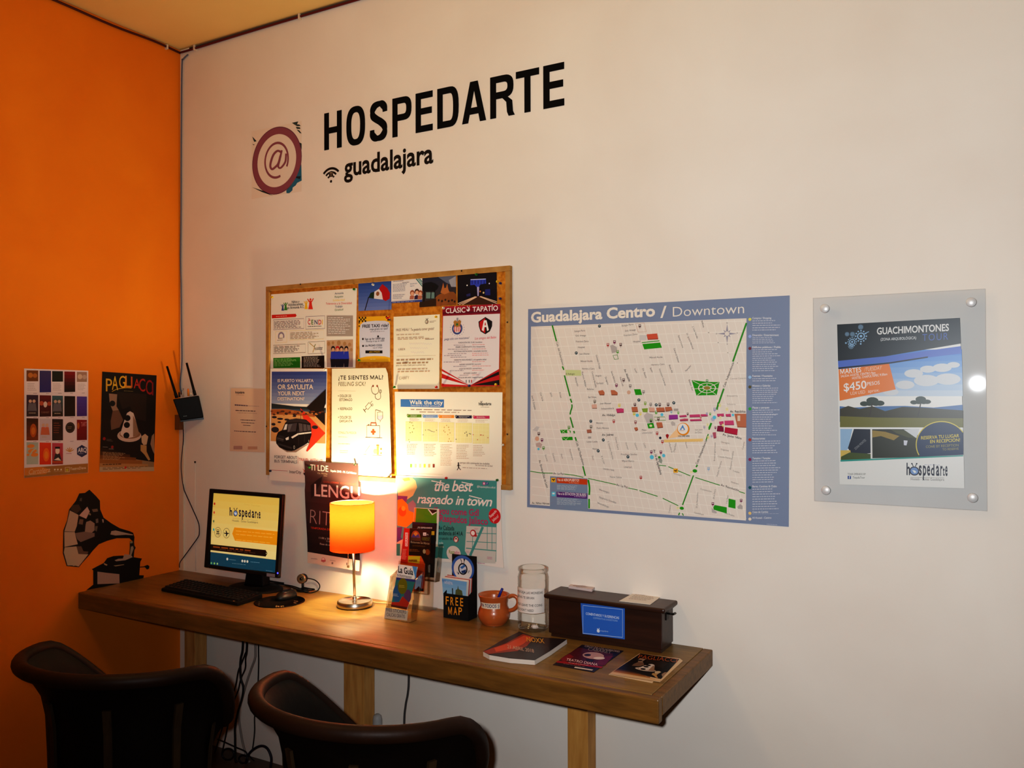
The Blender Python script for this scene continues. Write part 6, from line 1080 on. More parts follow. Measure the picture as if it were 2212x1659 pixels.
# ------------------------------------------------------------------ tall clear holder behind it
G3 = math.radians(3)
RN = V((0, -math.cos(G3), math.sin(G3))); RP = V((1.33, -.034, DZ+.001))
def rp(d): return Plane(RP+RN*d, RN, .00025)
KR = (860, 1100, 6.914)
def rq(d, pts): return [rp(d).at(KR[0]+x/KR[2], KR[1]+y/KR[2]) for x, y in pts]
hr = thing('brochure_holder', 'tall tiered clear brochure holder full of leaflets, leaning by the wall', 'brochure holder', (1.33, -.06, DZ))
xa, xb = rq(0, [(150, 1470), (520, 1475)]); xa, xb = xa.x, xb.x
b = MB(); l = .215; e = V((0, math.sin(G3), math.cos(G3)))
o0 = V((xa, RP.y, RP.z)); o1 = V((xb, RP.y, RP.z)); b.hexa([o0, o1, o1+e*l, o0+e*l], [p-RN*.002 for p in (o0, o1, o1+e*l, o0+e*l)], M_HOLD); b.build('back_wall', hr)
b = MB(); b.box((xa, RP.y-.025, DZ+.0004), (xb, RP.y+.03, DZ+.0026), M_HOLD); b.build('floor_plate', hr)
def pocket(d, pts, back=.002):
    b = MB(); f = rq(d, pts); k = [p-RN*(d-back) for p in f]
    b.hexa(f, [p-RN*.0014 for p in f], M_HOLD); b.hexa([f[1], k[1], k[2], f[2]], [p-V((.0014, 0, 0)) for p in (f[1], k[1], k[2], f[2])], M_HOLD); b.hexa([f[2], f[3], k[3], k[2]], [p+V((0, 0, .0014)) for p in (f[2], f[3], k[3], k[2])], M_HOLD)
    b.build('pocket', hr)
pocket(.03, [(205, 470), (612, 530), (556, 1090), (180, 1040)]); pocket(.045, [(10, 770), (450, 835), (440, 1280), (-10, 1225)], .0315)
s = Sheet('brochure', 'large green folded leaflet with a dark corner, tallest in the tiered holder', 'brochure', rp(.009), KR)
s.poly('cover_print', [(245, -20), (580, 5), (568, 480), (215, 480)], (70, 140, 26), 1); s.poly('cover_print', [(245, -20), (272, -18), (240, 480), (215, 480)], (226, 130, 40), 2); s.poly('cover_print', [(440, 0), (578, 10), (574, 50), (508, 90)], (226, 220, 206), 2); s.poly('cover_print', [(462, 2), (578, 12), (574, 36), (512, 66)], (60, 26, 18), 3)
s.finish([(240, -25), (612, -5), (590, 560), (215, 560)], (222, 214, 200), thick=.002)
s = Sheet('brochure', 'black leaflet with white capitals and a small yellow box, in the tiered holder', 'brochure', rp(.015), KR)
s.text('¡TE ESPERAMOS!', (288, 285), (508, 292), 22, (222, 216, 206), 2, .012); s.rect('cover_print', 488, 328, 542, 386, (224, 164, 40), 2); s.poly('cover_print', [(215, 192), (540, 215), (540, 245), (215, 225)], (26, 26, 60), 1)
s.finish([(212, 190), (572, 212), (528, 1020), (202, 990)], (20, 18, 20), thick=.003)
s = Sheet('brochure', 'dark brown restaurant leaflet with an arched picture, in the tiered holder', 'brochure', rp(.022), KR)
s.disc('cover_print', (262, 420), 100, (170, 80, 40), 1, 24, rx=86, a0=-10, a1=190); s.poly('cover_print', [(190, 420), (340, 430), (338, 480), (186, 465)], (96, 60, 40), 2); s.poly('cover_print', [(196, 420), (230, 370), (260, 400), (300, 370), (330, 425)], (96, 70, 130), 2); s.disc('cover_print', (262, 380), 40, (210, 140, 60), 1, 16)
s.rect('cover_print', 372, 348, 420, 395, (222, 214, 206), 2); s.rect('cover_print', 420, 352, 466, 400, (16, 14, 14), 2); s.text('Wi', (384, 386), (410, 387), 22, (20, 18, 18), 3, .008); s.text('Fi', (430, 390), (452, 391), 22, (222, 214, 206), 3, .008); s.text('AMBIENTE', (356, 438), (472, 444), 20, (110, 130, 40), 2, .006); s.text('FAMILIAR', (360, 464), (468, 470), 20, (110, 130, 40), 2, .006)
s.text('Restaurante San Marcos', (188, 502), (466, 528), 30, (214, 190, 160), 2, .01, slant=.2); s.rows([(215, 530), (430, 548), (430, 570), (215, 555)], 2, (150, 100, 50), 2); s.rows([(170, 590), (356, 600), (356, 640), (170, 632)], 2, (190, 110, 40), 2); s.disc('cover_print', (390, 630), 34, (214, 190, 150), 2, 16, rx=28); s.disc('cover_print', (440, 640), 44, (170, 80, 30), 1, 16)
s.finish([(172, 282), (492, 312), (478, 760), (404, 1020), (152, 985), (158, 680)], (52, 28, 20), thick=.003)
s = Sheet('brochure', 'red and yellow leaflet with vertical lettering, lowest tier of the holder', 'brochure', rp(.034), KR)
s.poly('cover_print', [(90, 280), (170, 290), (140, 820), (35, 800)], (190, 36, 28), 1); s.text('GRATIS', (134, 545), (142, 360), 26, (200, 40, 30), 4, .008, up=(-1, 0)); s.poly('cover_print', [(106, 348), (148, 350), (142, 556), (104, 552)], (226, 206, 200), 2); s.poly('cover_print', [(150, 700), (330, 700), (318, 812), (150, 790)], (180, 176, 36), 2); s.rows([(158, 750), (310, 752), (306, 790), (156, 780)], 2, (90, 30, 20), 3, hh=.8); s.rows([(70, 590), (140, 596), (130, 760), (55, 750)], 8, (220, 150, 130), 3)
s.poly('cover_print', [(40, 810), (300, 840), (280, 1240), (20, 1200)], (226, 116, 36), 1); s.poly('cover_print', [(290, 900), (396, 940), (378, 1225), (270, 1215)], (150, 50, 26), 2); s.poly('cover_print', [(310, 1180), (380, 1188), (376, 1226), (304, 1222)], (36, 18, 14), 3)
s.finish([(90, 280), (170, 290), (155, 690), (338, 700), (400, 830), (380, 1235), (20, 1190), (35, 800)], (206, 84, 32), thick=.003)

# ------------------------------------------------------------------ free map box
mbx = thing('map_box', 'black cardboard box with hand cut yellow letters offering free maps', 'box', (1.567, -.07, DZ))
fy, by = -.098, -.042
pf = wall(-fy); x0, x1 = pf.at(958, 1320).x, pf.at(1011.5, 1320).x; zt = pf.at(958, 1281).z
CARD = noisy('black_card', (20, 19, 19), (28, 26, 25), 20, .7, .15)
b = MB(); t = .002
b.box((x0, fy, DZ+.0005), (x1, fy+t, zt), CARD); b.build('front_wall', mbx)
for x in (x0, x1-t): b = MB(); b.prism([(x, fy+t, DZ+.0005), (x, by, DZ+.0005), (x, by, zt+.022), (x, fy+t, zt)], (t, 0, 0), CARD); b.build('side_wall', mbx)
pk = wall(-by); ztb = pk.at(1000, 1199).z
b = MB(); b.box((x0, by, DZ+.0005), (x1, by+t, ztb), CARD); b.build('back_board', mbx)
KB = (790, 1060, 5.53)
s = Sheet('x', '', '', wall(-fy+.0003), KB, root=mbx)
YW = (226, 150, 40)
for ch, xa_, xb_, y in (('F', 955, 992, 1358), ('R', 1012, 1052, 1366), ('E', 1072, 1104, 1370), ('E', 1128, 1164, 1376), ('M', 985, 1030, 1476), ('A', 1050, 1092, 1480), ('P', 1108, 1150, 1484)): s.text(ch, (xa_, y), (xb_, y+5), 96 if y < 1400 else 90, YW, 1, .014); s.parts.pop('lettering').build('letter', mbx)
s = Sheet('x', '', '', wall(-by+.0003), KB, root=mbx)
s.disc('emblem_print', (1160, 930), 158, (60, 100, 170), 1, 36, rx=160); s.disc('emblem_print', (1160, 940), 130, (214, 210, 206), 2, 32, rx=130); s.disc('emblem_print', (1160, 935), 70, (24, 24, 30), 3, 26, rx=66); s.disc('emblem_print', (1160, 935), 54, (190, 200, 214), 4, 22, rx=50); s.poly('emblem_print', [(1125, 915), (1180, 880), (1190, 905), (1150, 935)], (60, 110, 170), 5); s.poly('emblem_print', [(1140, 960), (1200, 940), (1190, 985), (1150, 985)], (30, 60, 110), 5)
for a in (-1, 1): s.line('emblem_print', [(1160+a*12, 868), (1160+a*18, 835)], 6, (24, 24, 30), 3); s.poly('emblem_print', [(1160+a*14, 840), (1160+a*14-8, 812), (1160+a*28, 815), (1160+a*22, 842)], (24, 24, 30), 3)
for t_, x, y in (('H', 1088, 985), ('I', 1100, 998), ('A', 1218, 985), ('R', 1230, 972)): s.text(t_, (x, y), (x+14, y+2), 22, (50, 60, 90), 4, .006)
for n, bb in s.parts.items(): bb.build(n, mbx)
for i in range(5):
    yy = fy+.010+i*.0085
    pm = Plane((1.56, yy+.0035, DZ+.004), (0, -math.cos(.06), math.sin(.06)), .0002)
    lab = 'blue city map booklet with a tower picture, front of the free map box' if i == 0 else 'folded map standing in the free map box, %s behind the blue cover' % ('first', 'second', 'third', 'last')[i-1]
    s = Sheet('folded_map', lab, 'map', pm, KB, 'maps in the free map box')
    o = i*13
    if i == 0:
        s.grad('cover_print', [(908, 1045), (1208, 1088), (1196, 1290), (925, 1255)], (110, 160, 206), (150, 186, 210), 4, 1); s.text('MAPA', (940, 1110), (1040, 1128), 36, (196, 196, 210), 2, .01)
        s.poly('cover_print', [(1065, 1280), (1075, 1185), (1095, 1175), (1102, 1130), (1110, 1175), (1150, 1195), (1165, 1290)], (90, 96, 60), 2); s.line('cover_print', [(1040, 1265), (1036, 1165)], 14, (60, 70, 76), 2); s.rows([(912, 1060), (960, 1068), (960, 1090), (912, 1082)], 2, (60, 80, 140), 3)
        q = [(905, 1040), (1210, 1084), (1198, 1300), (925, 1262)]
    else:
        q = [(920+o, 1040-i*9), (1212+o*1.15, 1078-i*8), (1200+o*1.1, 1300), (930+o, 1262)]
    s.finish(q, (222, 216, 206) if i in (0, 1, 3) else (196, 92, 84), thick=.004)

# ------------------------------------------------------------------ clay mug with pen
MX, MY = 1.722, -.082
mug = thing('clay_mug', 'round-bellied terracotta clay mug with a paper strip on its neck', 'mug', (MX, MY, DZ))
b = MB(); b.lathe([(0, 0), (.036, 0), (.045, .006), (.0545, .024), (.0565, .038), (.053, .052), (.0475, .063), (.0465, .072), (.0495, .088), (.0545, .1), (.0548, .1035), (.052, .104), (.0465, .09), (.0435, .074), (.044, .063), (.049, .052), (.0525, .038), (.05, .024), (.04, .008), (0, .006)], (MX, MY, DZ+.0005), M_CLAY, 56); b.build('body', mug)
hd = V((.93, .30, 0)).normalized(); hp = []
for r, z in ((.0515, .096), (.066, .1015), (.080, .097), (.0865, .083), (.083, .067), (.070, .054), (.053, .0485)): hp.append(V((MX, MY, DZ+z))+hd*r)
b = MB(); b.tube(smooth_path(hp, 5), .0068, M_CLAY, 12); b.build('handle', mug)
def wrap(b, txt, cx, cy, r, a0, a1, z, h, m, bold=.008):
    """lettering around a round body: from bearing a0 to a1 (degrees from +x)"""
    vs, fs = glyphs(txt, bold); x0 = min(v[0] for v in vs); x1 = max(v[0] for v in vs); out = []
    for x, y in vs:
        a = math.radians(a0+(a1-a0)*(x-x0)/(x1-x0)); rr = r(z+y/CAPH*h) if callable(r) else r
        out.append((cx+rr*math.cos(a), cy+rr*math.sin(a), z+y/CAPH*h))
    b.add(out, fs, m)
def band(b, cx, cy, r, a0, a1, z0, z1, m, n=24, nz=3):
    vs = []
    for j in range(nz+1):
        z = z0+(z1-z0)*j/nz; rr = r(z) if callable(r) else r
        for i in range(n+1): a = math.radians(a0+(a1-a0)*i/n); vs.append((cx+rr*math.cos(a), cy+rr*math.sin(a), z))
    b.add(vs, [(j*(n+1)+i, j*(n+1)+i+1, (j+1)*(n+1)+i+1, (j+1)*(n+1)+i) for j in range(nz) for i in range(n)], m, True)
def mr(z): z -= DZ; return .0475+.0014 if z < .07 else .0475+.0014+(z-.07)*.13
b = MB(); band(b, MX, MY, lambda z: mr(z), -122, -34, DZ+.063, DZ+.083, mat((222, 206, 186), .6)); lb = b.build('paper_strip', mug)
b = MB(); wrap(b, 'PA TODOS :)', MX, MY, lambda z: mr(z)+.0006, -118, -38, DZ+.068, .0115, mat((44, 44, 96), .6), .012); b.build('lettering', lb)
pen = thing('pen', 'blue pen standing in the clay mug', 'pen', (MX, MY, DZ+.012)); a = V((MX-.014, MY-.01, DZ+.014)); e = V((MX+.018, MY+.026, DZ+.118))
b = MB(); b.tube([a, a+(e-a)*.06, a+(e-a)*.98], [.0012, .0036, .0036], mat((210, 214, 220), .3), 10); b.build('barrel', pen); b = MB(); b.tube([a+(e-a)*.62, a+(e-a)*1.0, a+(e-a)*1.03], [.0046, .0044, .003], mat((36, 46, 140), .35), 10); b.build('cap', pen)

# ------------------------------------------------------------------ glass jar
JX, JY = 1.873, -.074
jar = thing('glass_jar', 'clear ribbed glass coin jar with a white printed label', 'jar', (JX, JY, DZ))
prof = [(0, .002), (.044, .001), (.05, .004), (.0525, .01)]
for i in range(6): z = .014+i*.0075; prof += [(.0535, z), (.0515, z+.0038)]
prof += [(.0525, .062), (.0525, .152)]
for i in range(4): z = .156+i*.0075; prof += [(.0535, z), (.0515, z+.0038)]
prof += [(.051, .188), (.048, .194), (.0478, .199), (.0515, .2005), (.052, .205), (.0515, .2115), (.0495, .2125), (.0478, .2105)]
prof += [(.0465, .2), (.0463, .192)]
b = MB(); b.lathe(prof, (JX, JY, DZ+.0003), M_GLASS, 56); b.build('glass_body', jar)
b = MB(); band(b, JX, JY, .0529, -150, -15, DZ+.066, DZ+.148, mat((226, 216, 208), .6), 30, 1); lb = b.build('paper_label', jar)
mi_ = mat((66, 56, 56), .6)
for t_, a0, a1, z in (('AQUÍ DEJA LAS MONEDAS', -138, -24, .1315), ('QUE NO TE SIRVAN', -138, -58, .1145), ('AQUÍ LEAVE THE COINS', -138, -26, .0895), ("YOU DON'T NEED", -138, -60, .0725)): b = MB(); wrap(b, t_, JX, JY, .0533, a0, a1, DZ+z, .0078, mi_, .004); b.build('lettering', lb)
cn = thing('paper_scrap', 'crumpled white scrap at the bottom of the glass jar', 'paper', (JX+.012, JY-.012, DZ+.008))
b = MB(); b.lathe([(0, .014), (.009, .012), (.014, .006), (.011, .001), (0, 0)], (JX+.014, JY-.014, DZ+.0078), mat((226, 210, 200), .7), 7, 1, .8, False); b.build('scrap', cn)
for i, (dx, dy) in enumerate(((-.018, .004), (-.006, -.024), (.004, .018))):
    o = thing('coin', 'coin lying at the bottom of the glass jar', 'coin', (JX+dx, JY+dy, DZ+.0078), 'coins in the glass jar'); b = MB(); b.lathe([(0, .0018), (.0098, .0018), (.0105, .0012), (.0105, .0003), (0, 0)], (JX+dx, JY+dy, DZ+.0085), mat((190, 170, 130), .35, .5, .9), 22); b.build('disc', o)

# ------------------------------------------------------------------ suggestion box
bx0, bx1, by0, by1 = 1.957, 2.350, -.122, -.018
sb = thing('suggestion_box', 'dark brown wooden suggestion box with a blue sign on its front', 'box', ((bx0+bx1)/2, -.07, DZ))
b = MB(); b.box((bx0, by0, DZ+.012), (bx1, by1, DZ+.126), M_BOX); b.build('body', sb, .002)
b = MB(); b.box((bx0+.008, by0+.004, DZ+.0005), (bx1-.004, by1-.004, DZ+.0118), M_BOX); b.build('plinth', sb)
b = MB(); b.box((bx0-.013, by0-.013, DZ+.1265), (bx1+.013, by1+.012, DZ+.142), M_BOX); lid = b.build('lid', sb, .006, 3)
KX = (1020, 1180, 3.95)
s = Sheet('x', '', '', wall(-by0+.0002), KX, root=sb, rough=.4)
s.box('print', [(945, 505), (1283, 540), (1283, 778), (945, 742)], 4, (190, 210, 236), 2); s.text('COMENTARIOS Y SUGERENCIAS', (970, 584), (1254, 622), 20, (206, 218, 236), 2, .008); s.text('COMMENTS & SUGGESTIONS', (1032, 618), (1240, 644), 15, (150, 180, 220), 2, 0); s.disc('logo_print', (1076, 722), 14, (214, 222, 236), 2, 14); s.line('logo_print', [(1068, 700), (1072, 714)], 5, (214, 222, 236)); s.line('logo_print', [(1084, 698), (1080, 714)], 5, (214, 222, 236)); s.text('hospedarte', (1094, 726), (1160, 733), 13, (170, 190, 220), 2, 0)
s.finish([(925, 485), (1302, 525), (1302, 795), (942, 748)], (52, 104, 190), part='sign_plate', thick=.001)
pr = Plane((bx1+.0005, 0, 0), (1, 0, 0)); h_ = pr.at(1441, 1327)
b = MB(); b.box((bx1, h_.y-.012, h_.z-.016), (bx1+.003, h_.y+.012, h_.z+.016), mat((30, 26, 24), .4, .5, .6)); b.tube([(bx1+.002, h_.y-.004, h_.z+.004), (bx1+.02, h_.y-.004, h_.z+.004), (bx1+.02, h_.y+.02, h_.z+.002)], .003, mat((36, 32, 30), .35, .5, .8), 10); b.build('latch', sb)
lz = DZ+.1422
def flat(name, lab, cat, z, K, pts, c, thick, group=None):
    s = Sheet(name, lab, cat, top(z+thick), K, group); s.thick = thick; s.pts = pts; s.c = c; return s
s = flat('card_stack', 'small stack of pale cards on the suggestion box lid, by the glass jar', 'cards', lz, KX, None, None, .008)
s.rows([(850, 330), (960, 332), (1020, 350), (900, 352)], 2, (150, 120, 120))
s.finish([(822, 338), (845, 320), (1050, 346), (1022, 368)], (206, 192, 190), thick=.008)
s = flat('note_sheet', 'white printed note lying across the suggestion box lid', 'note', lz, KX, None, None, .0012)
s.rows([(1408, 396), (1600, 410), (1530, 470), (1330, 450)], 6, (170, 150, 140), hh=.25); s.rect('tape_print', 1406, 378, 1440, 388, (190, 60, 60), 2); s.poly('tape_print', [(1626, 398), (1652, 400), (1648, 410), (1620, 408)], (190, 60, 60), 2)
s.finish([(1254, 466), (1402, 384), (1500, 388), (1504, 404), (1640, 408), (1520, 496)], (224, 216, 204), thick=.0012)

# ------------------------------------------------------------------ magazine and flyers
KM = (1030, 1350, 4.809)
s = Sheet('magazine', 'dark magazine with an orange diagonal stripe and thick white page edges', 'magazine', top(DZ+.0135), KM, rough=.3)
co_ = [(440, 68), (590, 120), (935, 148), (760, 270), (600, 365), (340, 345), (130, 310), (65, 275), (240, 170)]
s.poly('cover_print', co_, (40, 32, 36), 1)
s.poly('cover_print', [(66, 276), (260, 200), (470, 90), (600, 128), (520, 220), (420, 270), (120, 302)], (150, 50, 26), 2); s.poly('cover_print', [(180, 240), (330, 190), (490, 110), (560, 125), (480, 200), (380, 245), (200, 280)], (204, 74, 34), 3); s.poly('cover_print', [(430, 80), (480, 92), (300, 190), (150, 240), (260, 170)], (46, 26, 28), 4)
s.text('NOXX', (520, 170), (705, 190), 46, (214, 160, 40), 5, .012, slant=-.55, up=(.35, -1)); s.text('21 ABRIL 2018', (318, 240), (596, 288), 34, (200, 170, 150), 5, .002, slant=-.5, up=(.35, -1)); s.rows([(640, 210), (800, 222), (760, 262), (590, 245)], 3, (90, 80, 84), 4, hh=.25)
s.finish(co_, (34, 28, 30), part='cover', thick=.0006)
b = MB(); P = [s.at(p)-V((0, 0, .0008)) for p in co_]; P = P if (P[1]-P[0]).cross(P[2]-P[0]).z > 0 else P[::-1]
mpg = noisy('page_edges', (184, 176, 168), (212, 204, 196), 8, .8, .1, (1, 1, 400))
low = [V((p.x+.003, p.y-.004, DZ+.0006)) for p in P]; n_ = len(P)
b.add(P+low, [tuple(range(n_)), tuple(range(n_, 2*n_))[::-1]]+[(n_+i, n_+(i+1) % n_, (i+1) % n_, i) for i in range(n_)], mpg); b.build('page_block', s.root)

s = Sheet('flyer', 'dark red theatre flyer with a tilted face, flat on the desk beside the magazine', 'flyer', top(DZ+.0012), KM, rough=.35)
s.poly('picture_print', [(900, 330), (1060, 235), (1420, 300), (1300, 440), (830, 395)], (86, 22, 34), 1); s.poly('picture_print', [(870, 350), (960, 300), (1010, 330), (900, 390)], (130, 26, 36), 2); s.poly('picture_print', [(1290, 330), (1420, 320), (1330, 420), (1240, 410)], (110, 26, 44), 2)
def ell2(part, x, y, rx, ry, c, k, a=0): s.poly(part, [(x+rx*math.cos(i*.314159)*math.cos(a)-ry*math.sin(i*.314159)*math.sin(a), y+rx*math.cos(i*.314159)*math.sin(a)+ry*math.sin(i*.314159)*math.cos(a)) for i in range(20)], c, k)
ell2('picture_print', 1210, 318, 112, 36, (190, 150, 140), 3, .06); ell2('picture_print', 1150, 312, 36, 12, (50, 30, 40), 4); ell2('picture_print', 1270, 345, 60, 14, (226, 206, 196), 4); s.poly('picture_print', [(1130, 350), (1220, 360), (1200, 385), (1140, 375)], (40, 24, 30), 4)
s.text('CIRCO DE LOS HORRORES', (1118, 226), (1482, 286), 18, (190, 170, 166), 5, .002, up=(.45, -1)); s.text('CABARET', (1150, 262), (1392, 300), 30, (150, 136, 130), 5, .004, up=(.45, -1)); s.text('TEATRO DIANA', (925, 368), (1252, 424), 26, (226, 190, 190), 5, .012, up=(.45, -1))
s.poly('picture_print', [(838, 372), (1312, 434), (1290, 448), (822, 388)], (160, 20, 30), 3); s.rows([(955, 386), (1180, 418), (1176, 426), (950, 394)], 1, (220, 170, 170), 6); s.rows([(905, 398), (1170, 436), (1162, 446), (896, 408)], 1, (140, 110, 110), 5); s.poly('picture_print', [(1020, 432), (1210, 464), (1196, 474), (1010, 446)], (206, 190, 180), 5)
s.finish([(1092, 205), (1525, 268), (1215, 492), (790, 412)], (34, 18, 26), thick=.001)

s = Sheet('flyer', 'opera flyer with a clown hat picture and cream bottom edge, on the bare desk end', 'flyer', top(DZ+.0012), KM, rough=.35)
tlq, trq, brq, blq = (1690, 296), (2110, 348), (1905, 590), (1390, 502)
def TT(x, y):
    u = (x-1098)/(1820-1098); v = (y-140)/(1470-140); u = min(max(u, 0), 1); v = min(max(v, 0), 1)
    ax, ay = tlq[0]+(trq[0]-tlq[0])*u, tlq[1]+(trq[1]-tlq[1])*u; ex, ey = blq[0]+(brq[0]-blq[0])*u, blq[1]+(brq[1]-blq[1])*u
    v = v**1.08; return (ax+(ex-ax)*v, ay+(ey-ay)*v)
OPERA(TT)
s.text('PAGLIACCI', (1672, 345), (2075, 388), 40, (170, 84, 36), 10, .004, up=(.5, -1)); s.poly('picture_print', [(1412, 488), (1915, 572), (1898, 590), (1375, 510)], (206, 170, 130), 10)
s.finish([tlq, trq, (2140, 372), (1905, 590), (1838, 580), (1825, 600), (1370, 512)], (214, 184, 150), thick=.001)

# ------------------------------------------------------------------ router and its cables
KQ = (340, 760, 6.381)
RD_ = V((.70, -.714, 0)).normalized(); RPT = V((.078, -.078, 1.5))
def rt_(x, y, d=0): return Plane(RPT+RD_*d, RD_).at(KQ[0]+x/KQ[2], KQ[1]+y/KQ[2])
rou = thing('wifi_router', 'black router with two tilted antennas mounted in the room corner', 'router', (.06, -.06, 1.44))
f = [rt_(*p) for p in ((212, 655), (565, 602), (640, 905), (318, 948))]; f2 = [rt_(*p) for p in ((212, 655), (565, 602), (640, 930), (318, 965))]
b = MB(); b.hexa([p-RD_*.028 for p in f], f, M_BLACKM); b.build('case', rou, .004)
b = MB(); b.hexa([f[3]-RD_*.026, f[2]-RD_*.026, f2[2]-RD_*.026, f2[3]-RD_*.026], [f[3], f[2], f2[2], f2[3]], mat((30, 28, 28), .3, .5)); b.build('lower_edge', rou)
for p0, p1 in (((268, 635), (132, 198)), ((520, 600), (402, 152))):
    a, e = rt_(p0[0], p0[1], -.012), rt_(p1[0], p1[1], -.012); b = MB(); b.tube([a, a+(e-a)*.14, a+(e-a)*.15, e], [.007, .007, .0058, .0046], M_BLACKM, 10); b.build('antenna', rou)
b = MB()
for i in range(3): p = rt_(365+i*18, 888-i*2, .0004); b.lathe([(0, .0006), (.0009, .0006), (.0009, 0)], p, mat((180, 190, 180), .4, .3, 0, .6), 8, axis=RD_)
b.build('indicator_dot', rou)
for x, y0, y1, c, n in ((352, 505, 625, (170, 166, 160), 'grey network plug on top of the router'), (428, 508, 615, (214, 130, 40), 'orange network plug on top of the router'), (466, 560, 612, (206, 196, 180), 'short white plug on top of the router'), (305, 555, 630, (24, 22, 24), 'black plug beside an antenna on top of the router')):
    o = thing('network_plug', n, 'plug', rt_(x, y1, -.014), 'plugs on top of the router'); b = MB(); a, e = rt_(x, y1-6, -.014), rt_(x-6, y0, -.014); b.tube([a, a+(e-a)*.7, e], [.0042, .004, .0026], mat(c, .4), 8); b.build('connector', o)
b = MB(); b.box((.0005, -.03, 1.40), (.03, -.0065, 1.468), mat((120, 74, 34), .6)); tag(b.build('mount_block'), 'small wooden block under the router in the room corner', 'block')
def wall_cable(name, lab, pts, r, c, off=.006, extra=None):
    P = [wall(off).at(*p) for p in pts]; P = [V((max(p.x, r+.0015), min(p.y, -r-.001), p.z)) for p in P]
    b = MB(); b.tube(smooth_path(P+(extra or []), 5), r, mat(c, .5), 8); return tag(b.build(name), lab, 'cable')
wall_cable('corner_cable', 'thin blue grey cable running down the corner from ceiling to router', [(406, 118), (396, 128), (393, 145), (391.5, 300), (391, 450), (390, 560), (391, 610), (392, 700), (393, 780), (390, 815), (389, 832), (391.5, 850)], .0032, (96, 104, 124), .006, [rt_(340, 560, -.02), rt_(352, 505, -.016)])
wall_cable('hanging_cable', 'thin dark cable hanging from the router down to the desk', [(395, 908), (396, 950), (391.5, 1000), (393, 1030), (397, 1055), (401, 1066), (414, 1095), (426, 1122), (430, 1135), (430.5, 1150), (428, 1160), (414, 1180), (398, 1202), (389, 1215), (387, 1226)], .0022, (44, 40, 56), .006)
b = MB(); p = wall(0).at(423, 998); b.lathe([(0, .006), (.005, .005), (.005, .004), (.002, .0035), (.002, .0)], V((p.x, -.0003, p.z)), mat((70, 62, 56), .5), 10, axis=(0, -1, 0)); tag(b.build('nail'), 'small nail in the white wall above the monitor', 'nail')
b = MB(); b.tube([wall(.003).at(422, 1001), wall(.003).at(421.5, 1120), wall(.003).at(423, 1233)], .0011, mat((226, 220, 214), .6), 6); tag(b.build('string'), 'thin white string hanging from the nail to the desk', 'string')
# cables under the ceiling
def run(name, lab, P, r, c, n=5):
    b = MB(); b.tube(smooth_path(P, n), r, mat(c, .5), 8); return tag(b.build(name), lab, 'cable')
zc = RZ-.012
run('ceiling_cable', 'dark red cable along the ceiling edge of the orange wall', [(.008, -.008, zc-.004), (.008, -.15, zc+.001), (.008, -.35, zc-.006), (.008, -.6, zc-.001), (.008, -.9, zc-.004), (.008, -1.3, zc), (.008, -2.4, zc)], .0052, (78, 26, 22))
run('ceiling_cable', 'dark red cable along the ceiling edge of the white wall', [(.014, -.009, zc-.003), (.1, -.008, zc-.003), (.5, -.008, zc), (1.0, -.008, zc), (1.6, -.008, zc-.002), (3.2, -.008, zc)], .0048, (92, 26, 28))
run('ceiling_cable', 'grey cable lying just above the dark red one on the white wall', [(.07, -.006, zc+.006), (.5, -.006, zc+.0085), (1.0, -.006, zc+.0085), (1.6, -.006, zc+.008), (3.2, -.006, zc+.0085)], .0030, (90, 84, 76))
for lab, lo, hi in (('white clip on the orange wall ceiling cable, farther from the corner', (0, -.665, zc-.012), (.015, -.655, zc+.010)), ('white clip on the orange wall ceiling cable, close to the corner', (0, -.085, zc-.012), (.015, -.077, zc+.008)), ('white clip on the white wall ceiling cable, close to the corner', (.105, -.016, zc-.012), (.112, 0, zc+.011)), ('white clip on the white wall ceiling cable, farther from the corner', (.742, -.016, zc-.011), (.750, 0, zc+.011))):
    b = MB(); b.box(lo, hi, mat((220, 200, 180), .5)); tag(b.build('cable_clip'), lab, 'clip', 'clips holding the ceiling cables')
# cables below the desk
KU = (480, 1380, 5.946)
def ucable(lab, pts, r, c, off, up=True, down=None, grp='cables hanging below the desk'):
    P = [wall(off).at(KU[0]+x/KU[2], KU[1]+y/KU[2]) for x, y in pts]
    if up: P = [V((P[0].x, P[0].y, DZ-.0465))]+P
    if down: P = P+[V((P[-1].x+down, P[-1].y, max(r+.002, .006)))]
    b = MB(); b.tube(smooth_path(P, 5), r, mat(c, .5), 8); tag(b.build('hanging_cable'), lab, 'cable', grp)
DK = (20, 18, 22)
ucable('thick black cable below the desk, crossing in front of the grey one', [(265, 75), (238, 250), (230, 380), (240, 520), (270, 620), (255, 760), (200, 950), (165, 1130), (165, 1280), (170, 1560)], .0045, DK, .075, True, .01)
ucable('thin black cable below the desk, swinging behind the nearer chair', [(312, 85), (290, 200), (240, 330), (205, 420), (175, 590), (145, 690), (110, 800)], .003, DK, .066, True, -.1)
ucable('thin black cable below the desk, kinked halfway down', [(322, 90), (300, 250), (295, 380), (240, 510), (205, 660), (155, 790), (120, 900)], .003, DK, .056, True, -.06)
ucable('grey cable hanging in a long curve below the desk', [(425, 110), (420, 250), (370, 390), (310, 570), (260, 750), (215, 900), (215, 1040), (255, 1300), (300, 1480), (330, 1600)], .0042, (146, 136, 130), .046, True, .01)
ucable('straight thin black cable below the desk, beside the grey one', [(465, 115), (468, 300), (458, 600), (436, 850), (415, 1010), (415, 1200), (385, 1430), (345, 1490)], .0026, DK, .036, True, .03)
ucable('dark looped cable standing up from the floor by the wall', [(300, 1620), (330, 1500), (400, 1420), (500, 1375), (580, 1410), (630, 1530), (620, 1650)], .0052, (26, 24, 40), .060, False, .0)
